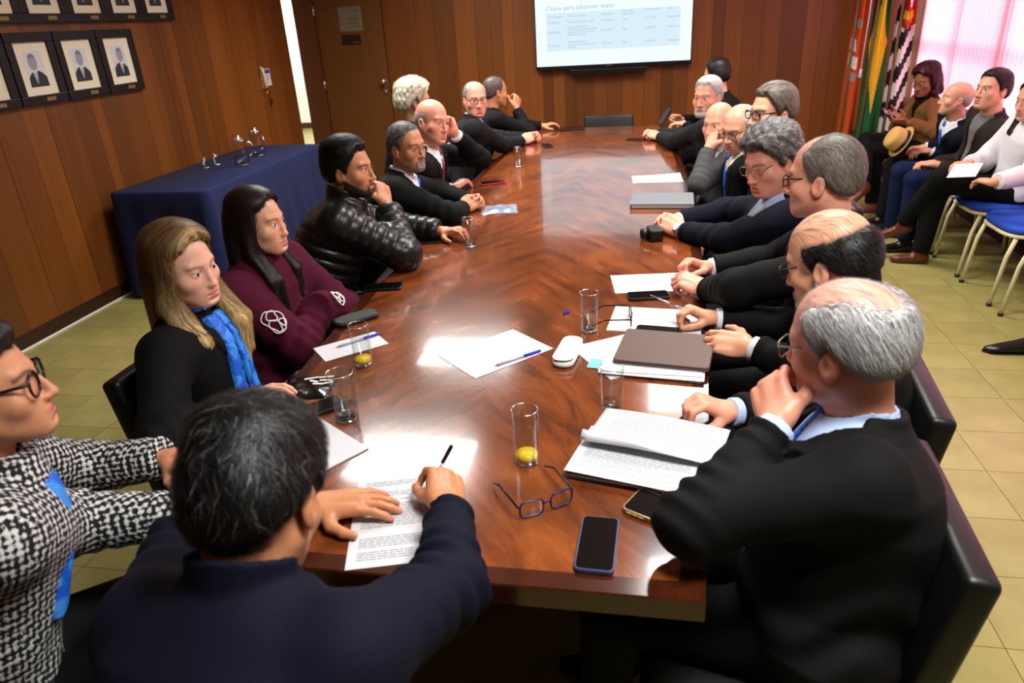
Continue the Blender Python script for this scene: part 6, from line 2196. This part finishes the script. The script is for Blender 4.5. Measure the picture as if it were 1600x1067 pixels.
if want('L7'):
    P8 = build_person('person in a charcoal suit and pink tie, hands clasped on the table', (-1.235, 5.37, 1.185), -62, -3, 0, torso=22, chair=(-1.38, 5.25, 22, 'conf'), pelvis=(-1.45, 5.22, .56), hs=1.04, skin='pink', girth=1.08,
        hands=[hnd('R', -.93, 5.93, TZ + .045, 40, 'clasp', back=(.4, -.7, .6), pole=(-.2, -.8, -.6)), hnd('L', -.89, 6.02, TZ + .055, -20, 'clasp', back=(.5, .7, .5), pole=(-.4, .8, -.5))],
        outfit=suit(M_suit_g, M_shirt_b, .009), tie=dict(mat=M_tie_pink), glasses=dict(rim=M_blackrim, w=.052, h=.03, r=.0016),
        hair=dict(mask=lambda P: hm_balding(P, .04, .045, .075, .09, .02), t=.006, col=[(140, 134, 128), (200, 196, 192)], n=2500, L=.02, dir=comb_side, scalp=(170, 158, 150), scalp_w=.6), hp=dict(h=.0045, fat=.3), brow=(110, 96, 84))
    chair_at(-1.38, 5.25, 22, 'black leather chair of the man with the pink tie')
if want('L8'):
    P9 = build_person('person with a shaved head in a black sweater touching the nose beside the tablet', (-1.25, 6.21, 1.157), 38, -6, 0, torso=35, chair=(-1.39, 6.09, 35, 'conf'), pelvis=(-1.47, 6.03, .55), hs=1.04, skin='tan',
        hands=[hnd('R', -1.08, 6.29, 1.068, 70, 'curl', back=(.8, -.6, .2), tilt=60, off=.07, pole=(.5, -.4, -1)), hnd('L', -.86, 6.70, TZ + .035, 5, 'relaxed', pole=(-.5, .8, -.3))],
        outfit=dict(type='sweater', mat=M_suit_k, h=.009, neckhole=.06), hair=dict(mask=lambda P: hm_short(P, .085, .02), t=.002, col=[(80, 66, 58), (110, 96, 86)], n=1500, L=.006, dir=comb_back, scalp=(120, 92, 76), scalp_w=.7), hp=dict(h=.0045), brow=(50, 40, 34))
    chair_at(-1.39, 6.09, 35, 'black leather chair of the man with the shaved head')
chair_at(-.33, 6.60, -90, 'empty black leather chair at the far end of the table')

# ---- right side of the table
thin_top = lambda P: np.clip((P[:, 2] - .05) / .03, 0, 1) * (P[:, 1] > -.08)
if want('R0'):
    P10 = build_person('person with receding grey hair, black suit and blue dotted tie, hand at the chin', (.384, 1.322, 1.114), 142, -14, 2, torso=168, chair=(.275, 1.225, 176, 'conf'), pelvis=(.385, 1.215, .54), hs=1.05, skin='pink', girth=1.15, shoulder=.185,
        hands=[hnd('L', .258, 1.315, 1.0, 100, 'chin', back=(-.55, -.75, .3), tilt=35, off=.075, pole=(-.6, -.7, -.9)), hnd('R', .17, 1.60, HT, 200, 'curl', pole=(.8, .35, -.15), fix=True)],
        outfit=suit(M_suit_k, M_shirt_b, .006, wrinkle=.006, vee=(.28, .095), neckhole=.072, belly=.03, cuff=1.0), tie=dict(mat=M_tie_blue, w=1.0), glasses=dict(rim=M_metalrim, w=.05, h=.034),
        hair=dict(mask=lambda P: hm_balding(P, -.004, .056, .094, .09, .02, .06), t=.014, col=[(120, 118, 118), (206, 204, 204)], mix=.7, n=13000, L=.045, K=5, wd=.0005, lift=.006, dir=comb_back, scalp=(190, 160, 148), scalp_w=.5, jit=.22, under=.95,
                  sparse=dict(n=330, L=.07, mask=thin_top, wd=.0003)), hp=hpn(cw=1.06, fat=.4, jaw=1.05), brow=(150, 146, 142))
    chair_at(.275, 1.225, 176, 'black leather chair of the grey haired man with the blue dotted tie')
    def chest_pin(p, u, s_, material, r_=.007):
        P_ = p.pel + p.ez * s_ * p.TL + p.ex * u
        q = P_ + p.ey * .4
        for _ in range(60):
            q = q - p.ey * max(float(p.garment(q[None].astype(F32), .025, .03, wrk=False)[0][0]), .0006)
        lv, lf = lathe_data([(0, 0), (r_, 0), (r_, .002), (r_ * .6, .004), (0, .004)], 12)
        pyd('lapel_pin', [tuple(q - p.O + p.ex * x + p.ez * y + p.ey * z) for x, y, z in lv], lf, material, p.jk)
    chest_pin(P10, -.105, .60, M_brass); chest_pin(P10, -.13, .635, M_chrome, .009)
    if want('L4'): chest_pin(P5, -.10, .66, M_brass, .006)
if want('R1'):
    P11 = build_person('person with a bald crown, black side hair and white beard, holding a pen', (.455, 1.79, 1.125), 146, -22, 0, torso=172, chair=(.40, 1.75, 174, 'conf'), pelvis=(.50, 1.745, .54), hs=1.04, skin='light', girth=1.1,
        hands=[hnd('R', .175, 2.20, TZ + .055, 186, 'pen', back=(.1, .3, .9), pole=(.8, .3, -.2), fix=True), hnd('L', .25, 1.985, TZ + .04, 158, 'relaxed', back=(-.3, -.5, .8), pole=(.8, -.4, -.2), fix=True)],
        outfit=suit(M_suit_k, M_shirt_w, .0065), hair=dict(mask=lambda P: np.minimum(hm_horseshoe(P, .052, .045), 1), t=.011, col=[(16, 15, 15), (58, 55, 54)], mix=.3, n=9000, L=.025, K=4, wd=.0005, lift=.006, dir=comb_back, scalp=(40, 34, 32), scalp_w=.8, jit=.4,
        sparse=dict(n=130, L=.06, mask=thin_top, wd=.0003)), beard=dict(kind='full', t=.006, col=[(206, 202, 198), (150, 146, 142)], n=2500),
        glasses=dict(rim=M_brownrim, w=.048, h=.03), hp=hpn(cw=1.04, fat=.2), brow=(60, 54, 50))
    chair_at(.40, 1.75, 174, 'black leather chair of the man with the white beard')
    pen('silver_pen', 'slim silver pen held by the man with the white beard', (.03, 2.345), (.135, 2.215), .052, .055, M_chrome, M_chrome, M_chrome, .0035)
if want('R2'):
    P12 = build_person('person with thinning grey brown hair, dark glasses and white cuffs', (.545, 2.33, 1.215), 150, -8, 0, torso=176, chair=(.47, 2.30, 177, 'conf'), pelvis=(.58, 2.30, .56), hs=1.05, skin='pink', girth=1.05,
        hands=[hnd('R', .195, 2.69, TZ + .04, 200, 'curl', back=(-.1, .4, .9), pole=(.2, .9, -.5)), hnd('L', .165, 2.475, TZ + .045, 165, 'curl', back=(-.1, -.4, .9), pole=(.2, -.9, -.6))],
        outfit=suit(M_suit_k, M_shirt_w, .0065, neckhole=.07), tie=dict(mat=M_tie_blue), glasses=dict(rim=M_blackrim, w=.05, h=.032, r=.002),
        hair=dict(mask=lambda P: hm_balding(P, .06, .05, .06, .088, .015, .05), t=.006, col=[(96, 84, 74), (160, 150, 142)], mix=.5, n=9000, L=.03, K=4, wd=.00045, lift=.004, dir=comb_back, scalp=(150, 122, 106), scalp_w=.7, jit=.2, sparse=dict(n=260, L=.05, mask=thin_top, wd=.0003)), hp=hpn(cw=1.02), brow=(100, 90, 82))
    chair_at(.47, 2.30, 177, 'black leather chair of the man with dark glasses and white cuffs')
if want('R3'):
    P13 = build_person('person with curly grey hair in a navy cardigan and grey jumper, fingers interlaced', (.50, 3.03, 1.130), 214, -16, -6, torso=186, chair=(.48, 2.99, 186, 'conf'), pelvis=(.60, 2.98, .54), hs=1.06, skin='pink', girth=1.2, shoulder=.185,
        hands=[hnd('R', .10, 3.34, TZ + .06, 215, 'clasp', back=(-.2, .7, .7), pole=(.2, .9, -.5)), hnd('L', .12, 3.25, TZ + .06, 140, 'clasp', back=(-.3, -.6, .7), pole=(.2, -.9, -.5))],
        outfit=dict(type='open', mat=M_suit_n2, shirt=M_shirt_b, h=.0065, vee=(.0, .13), belly=.05, lapel=.03, inner=M_greyknit, inner_vee=(.90, .06), cuff=.99, neckhole=.07), glasses=dict(rim=M_metalrim, w=.05, h=.034, r=.0015),
        hair=dict(mask=lambda P: hm_short(P, .076), t=.020, top=.014, lump=.006, col=[(64, 60, 58), (160, 156, 152)], mix=.5, n=8000, L=.035, K=7, wd=.0006, lift=.010, curl=.9, dir=comb_back, scalp=(90, 80, 74), jit=.4), hp=hpn(fat=.6, eye_open=.45, nose=1.05, gaze=(0, -20)), brow=(96, 84, 76), stub=.12)
    chair_at(.48, 2.99, 186, 'black leather chair of the man in the navy cardigan')
    wt = P13.arms[1]
    E_, W_ = wt[2], wt[3]
    ax_ = (W_ - E_) / np.linalg.norm(W_ - E_)
    wc_ = W_ - ax_ * .0 - P13.O
    up_ = np.array([0, 0, 1.0]); up_ -= ax_ * (up_ @ ax_); up_ /= np.linalg.norm(up_); sd_ = np.cross(ax_, up_)
    tube('watch_strap', [wc_ + (up_ * math.cos(a) * .027 + sd_ * math.sin(a) * .033) for a in np.linspace(0, 2 * PI, 20)[:-1]], .0075, M_leather, P13.root, 6, True, .35)
    wd_ = (up_ * .6 - sd_ * .8)
    cen = wc_ + wd_ * .033
    lv, lf = lathe_data([(0, .0), (.019, 0), (.02, .003), (.019, .007), (.016, .0075), (0, .0075)], 20)
    X_ = np.cross(wd_, ax_)
    pyd('watch_case', [tuple(cen + ax_ * x + X_ * y + wd_ * z) for x, y, z in lv], lf, M_chrome, P13.root, True)
    pyd('watch_dial', [tuple(cen + ax_ * .0155 * math.cos(a) + X_ * .0155 * math.sin(a) + wd_ * .008) for a in np.linspace(0, 2 * PI, 20)[:-1]], [tuple(range(19))], M_paper, P13.root)
if want('R4'):
    P14 = build_person('person with brown grey hair and black rimmed glasses sitting back from the table', (.585, 3.63, 1.243), 204, -2, 0, torso=184, chair=(.66, 3.59, 180, 'conf'), pelvis=(.72, 3.60, .57), hs=1.04, skin='light', shoulder=.155,
        outfit=suit(M_suit_k, M_shirt_w, .009), glasses=dict(rim=M_blackrim, w=.052, h=.034, r=.0024),
        hair=dict(mask=lambda P: hm_short(P, .08), t=.011, top=.008, col=[(84, 72, 62), (140, 130, 120)], mix=.5, n=5000, L=.03, K=4, dir=comb_back, scalp=(90, 76, 66), jit=.2), hp=dict(h=.004), brow=(60, 50, 42))
    chair_at(.66, 3.59, 180, 'black leather chair of the man with black rimmed glasses')
if want('R5'):
    P15 = build_person('person, elderly, balding with round glasses and blue tie looking down', (.495, 4.09, 1.11), 226, -16, 4, torso=184, chair=(.50, 4.08, 180, 'conf'), pelvis=(.58, 4.09, .54), hs=1.0, skin='light', shoulder=.155, girth=.95,
        hands=[hnd('R', .37, 4.17, .63, 190, 'relaxed', pole=(.7, .05, -.7)), hnd('L', .37, 4.02, .63, 170, 'relaxed', pole=(.7, -.05, -.7))],
        outfit=suit(M_suit_k, cloth_mat('cream_shirt', (216, 210, 190)), .008, vee=(.2, .085)), tie=dict(mat=M_tie_blue), glasses=dict(rim=M_brownrim, w=.048, h=.04, shape=.018, r=.0018),
        hair=dict(mask=lambda P: hm_balding(P, .03, .055, .095, .09, .02, .045), t=.006, col=[(170, 166, 160), (210, 206, 202)], n=3000, L=.025, dir=comb_back, scalp=(190, 170, 156), scalp_w=.6, sparse=dict(n=150, L=.05, mask=thin_top, wd=.0003)), hp=dict(h=.0042, eye_open=.5, fat=.2), brow=(130, 118, 108))
    chair_at(.50, 4.08, 180, 'black leather chair of the elderly man with round glasses')
if want('R6'):
    P16 = build_person('person, bald, in a grey jacket and grey shirt covering the mouth with a hand', (.43, 4.53, 1.076), 232, -6, 0, torso=190, chair=(.44, 4.57, 182, 'conf'), pelvis=(.52, 4.58, .52), hs=1.0, skin='light', girth=1.05, shoulder=.16,
        hands=[hnd('L', .385, 4.40, 1.003, 60, 'curl', back=(-.8, -.5, .2), tilt=55, off=.06, pole=(-.6, -.6, -.8)), hnd('R', .36, 4.66, .62, 190, 'relaxed', pole=(.7, .05, -.7))],
        outfit=suit(M_suit_gr, cloth_mat('grey_shirt', (150, 158, 166)), .009, vee=(-.1, .11), belly=.06, cuff=0), 
        hair=dict(mask=lambda P: hm_horseshoe(P, .05), t=.006, col=[(196, 190, 182), (226, 222, 216)], n=2000, L=.02, dir=comb_back, scalp=(200, 180, 166), scalp_w=.6), hp=dict(h=.0045), brow=(150, 140, 130))
    chair_at(.44, 4.57, 182, 'black leather chair of the bald man in the grey jacket')
if want('R7'):
    P17 = build_person('person with short white hair and white beard in a dark jacket, fists on the table', (.415, 5.22, 1.155), 236, -4, 0, torso=168, chair=(.50, 5.14, 170, 'conf'), pelvis=(.56, 5.12, .56), hs=1.06, skin='pink', girth=1.15,
        hands=[hnd('R', .03, 6.02, TZ + .05, 200, 'fist', back=(-.1, .5, .8), pole=(.3, .8, -.4)), hnd('L', .06, 5.93, TZ + .05, 150, 'fist', back=(-.2, -.4, .8), pole=(-.1, -.8, -.5))],
        outfit=suit(M_suit_g, M_suit_k, .009, vee=(.3, .08), cuff=0), 
        hair=dict(mask=lambda P: hm_short(P, .082), t=.008, top=.006, col=[(176, 172, 166), (216, 212, 208)], n=3500, L=.02, dir=comb_back, scalp=(190, 180, 170)), beard=dict(kind='full', t=.005, col=[(206, 202, 198), (170, 166, 162)], n=1200), hp=dict(h=.0045, fat=.5), brow=(140, 130, 122))
    chair_at(.50, 5.14, 170, 'black leather chair of the man with the white beard and white hair')
if want('R8'):
    P18 = build_person('person with dark hair in a black sweater at the far corner, holding a phone', (.585, 6.60, 1.178), 148, -10, 0, torso=175, chair=(.62, 6.62, 175, 'conf'), pelvis=(.70, 6.62, .56), hs=1.06, skin='light', girth=1.15, shoulder=.185,
        hands=[hnd('R', .25, 6.72, TZ + .06, 205, 'curl', back=(-.2, .8, .4), tilt=12, pole=(.3, .8, -.5)), hnd('L', .28, 6.55, TZ + .04, 160, 'relaxed', pole=(.3, -.8, -.5))],
        outfit=dict(type='sweater', mat=M_suit_k, h=.009, neckhole=.062), hair=dict(mask=lambda P: hm_short(P, .085, .01), t=.010, top=.008, col=[(24, 19, 18), (50, 42, 38)], n=3500, L=.03, dir=comb_back, scalp=(34, 28, 26)), hp=dict(h=.0045), brow=(30, 26, 24))
    chair_at(.62, 6.62, 175, 'black leather chair of the dark haired man at the far corner')
    hp_ph = phone('black phone held by the dark haired man at the far corner', .19, 6.68, 60, .073, .15, z=.09); hp_ph.rotation_euler = (math.radians(-55), 0, math.radians(115)); hp_ph.location = (.175, 6.665, TZ + .085)

# ---- the row by the window
if want('W1'):
    P19 = build_person('person with dark red hair, glasses and brown jacket looking at a phone', (2.25, 6.64, 1.066), 212, -18, 0, torso=184, chair=(2.28, 6.72, 180, 'blue'), pelvis=(2.35, 6.70, .54), hs=.98, skin='brown', fem=1.0, shoulder=.165,
        hands=[hnd('R', 1.99, 6.47, .80, 205, 'phone', back=(.3, .5, -.6), pole=(.2, .9, -.6)), hnd('L', 2.0, 6.38, .78, 175, 'phone', back=(.3, -.5, -.6), pole=(.2, -.9, -.6))],
        knees=[(1.86, 6.62, .60), (1.92, 6.56, .52)], feet=[(1.80, 6.30, .30), (1.95, 6.52, .09), (-.75, -.3, -.6), (-1, .1, 0)], shoes=mat('bare_foot_sandal', rgb(120, 62, 44), .5),
        outfit=dict(type='open', mat=M_brownj, shirt=M_suit_k, cuff=0, h=.009, vee=(.3, .07), neckhole=.058), glasses=dict(rim=M_metalrim, w=.05, h=.038, shape=.016),
        hair=dict(mask=hm_long, t=.022, top=.016, lump=.004, vol=lambda P: vol_long(P, .12, .072, .0, .026, .052), box=((-.16, -.19, -.26), (.16, .13, .16)), col=[(46, 10, 12), (74, 18, 18)], mix=.4, n=5000, L=.05, K=5, dir=down, lift=.006, jit=.3, scalp=(50, 14, 14), vk=.03), hp=dict(h=.0045, lip=(150, 70, 66), eye_open=.5), brow=(30, 18, 16))
    q_ = phone('black phone in the hands of the woman in the brown jacket', 1.955, 6.40, 70, .075, .155, z=.06); q_.rotation_euler = (math.radians(35), math.radians(-30), math.radians(95)); q_.location = (1.94, 6.40, .83)
if want('W2'):
    P20 = build_person('person, bald and elderly, in a navy suit with a blue tie', (2.20, 5.83, 1.012), 172, 4, 0, torso=184, chair=(2.28, 6.05, 180, 'blue'), pelvis=(2.34, 6.02, .52), hs=.97, skin='light', shoulder=.152, girth=.92,
        hands=[hnd('R', 2.08, 6.10, .62, 190, 'relaxed', pole=(.7, .05, -.6)), hnd('L', 2.07, 5.95, .62, 180, 'relaxed', pole=(.7, -.05, -.6))], outfit=suit(M_suit_n, M_shirt_w, .009), tie=dict(mat=M_tie_blue), trous=M_trous,
        hair=dict(mask=lambda P: hm_horseshoe(P, .03), t=.003, col=[(170, 150, 136), (200, 180, 166)], n=1200, L=.01, dir=comb_back, scalp=(190, 160, 144), scalp_w=.4), hp=dict(h=.0045), brow=(130, 110, 96))
    ht = tag(empty('straw_hat', (1.93, 5.97, .69)), 'straw hat with a dark band resting on the lap of the bald man', 'hat')
    ht.rotation_euler = (math.radians(60), math.radians(10), math.radians(268))
    M_straw = mat('straw', rgb(196, 150, 84), .8, bump=.4, nscale=150)
    lathe('crown', [(0, .105), (.05, .108), (.078, .1), (.086, .08), (.092, .0)], M_straw, ht, 28)
    lathe('brim', [(.088, .0), (.105, .002), (.122, .008), (.123, .004), (.105, -.002), (.088, -.004)], M_straw, ht, 28)
    lathe('band', [(.0935, .0), (.0905, .028), (.0885, .028)], M_black, ht, 28)
if want('W3'):
    P21 = build_person('person with dark hair in a dark brown jacket and jeans, hands folded', (2.255, 5.42, 1.11), 204, 4, 0, torso=184, chair=(2.28, 5.55, 180, 'blue'), pelvis=(2.36, 5.53, .54), hs=1.05, skin='light', girth=1.02, shoulder=.16,
        hands=[hnd('R', 1.955, 5.55, .60, 200, 'curl', pole=(.6, .1, -.7)), hnd('L', 1.945, 5.48, .62, 160, 'curl', pole=(.6, -.2, -.7))], knees=[(1.88, 5.72, .52), (1.88, 5.42, .52)], feet=[(1.90, 5.78, .09), (1.88, 5.40, .09)], trous=M_jeans,
        outfit=dict(type='open', mat=M_dkbrown, shirt=cloth_mat('grey_tee', (116, 110, 108)), cuff=0, h=.008, vee=(.0, .07), belly=.04, lapel=.02), 
        hair=dict(mask=lambda P: hm_short(P, .082), t=.010, top=.006, col=[(30, 22, 20), (54, 44, 40)], n=3500, L=.03, dir=comb_side, scalp=(44, 34, 30)), hp=dict(h=.0042, fat=.3), brow=(36, 28, 26))
if want('W4'):
    P22 = build_person('person in a white blouse and black trousers holding a paper, legs crossed', (2.29, 4.93, 1.10), 200, -8, 0, torso=184, chair=(2.28, 5.06, 180, 'blue'), pelvis=(2.36, 5.02, .54), hs=.98, skin='light', fem=1.0, shoulder=.155,
        hands=[hnd('R', 1.965, 4.95, .72, 200, 'relaxed', pole=(.2, .8, -.6)), hnd('L', 1.95, 4.56, .70, 120, 'relaxed', pole=(.2, -.9, -.6))], knees=[(1.93, 5.10, .56), (1.90, 5.02, .62)], feet=[(1.90, 5.14, .09), (1.80, 5.25, .27), (-1, .1, 0), (-.8, .35, -.35)], shoes=M_shoe_b,
        outfit=dict(type='blouse', mat=M_blouse, h=.008, off=.02, neckhole=.06), hair=dict(mask=hm_long, t=.014, vol=lambda P: vol_long(P, .34, .072, .05, .026, .05), box=((-.16, -.19, -.44), (.16, .14, .16)), col=[(20, 14, 13), (40, 30, 26)], n=4000, L=.1, K=5, dir=down, jit=.1, scalp=(30, 24, 22)), hp=dict(h=.0045), brow=(30, 24, 20))
    o = sheet('paper_sheet', 'white paper held by the woman in the white blouse', 1.90, 4.70, 20, .21, .15, z=-.03)
    o.rotation_euler = (math.radians(-8), math.radians(-12), math.radians(60))
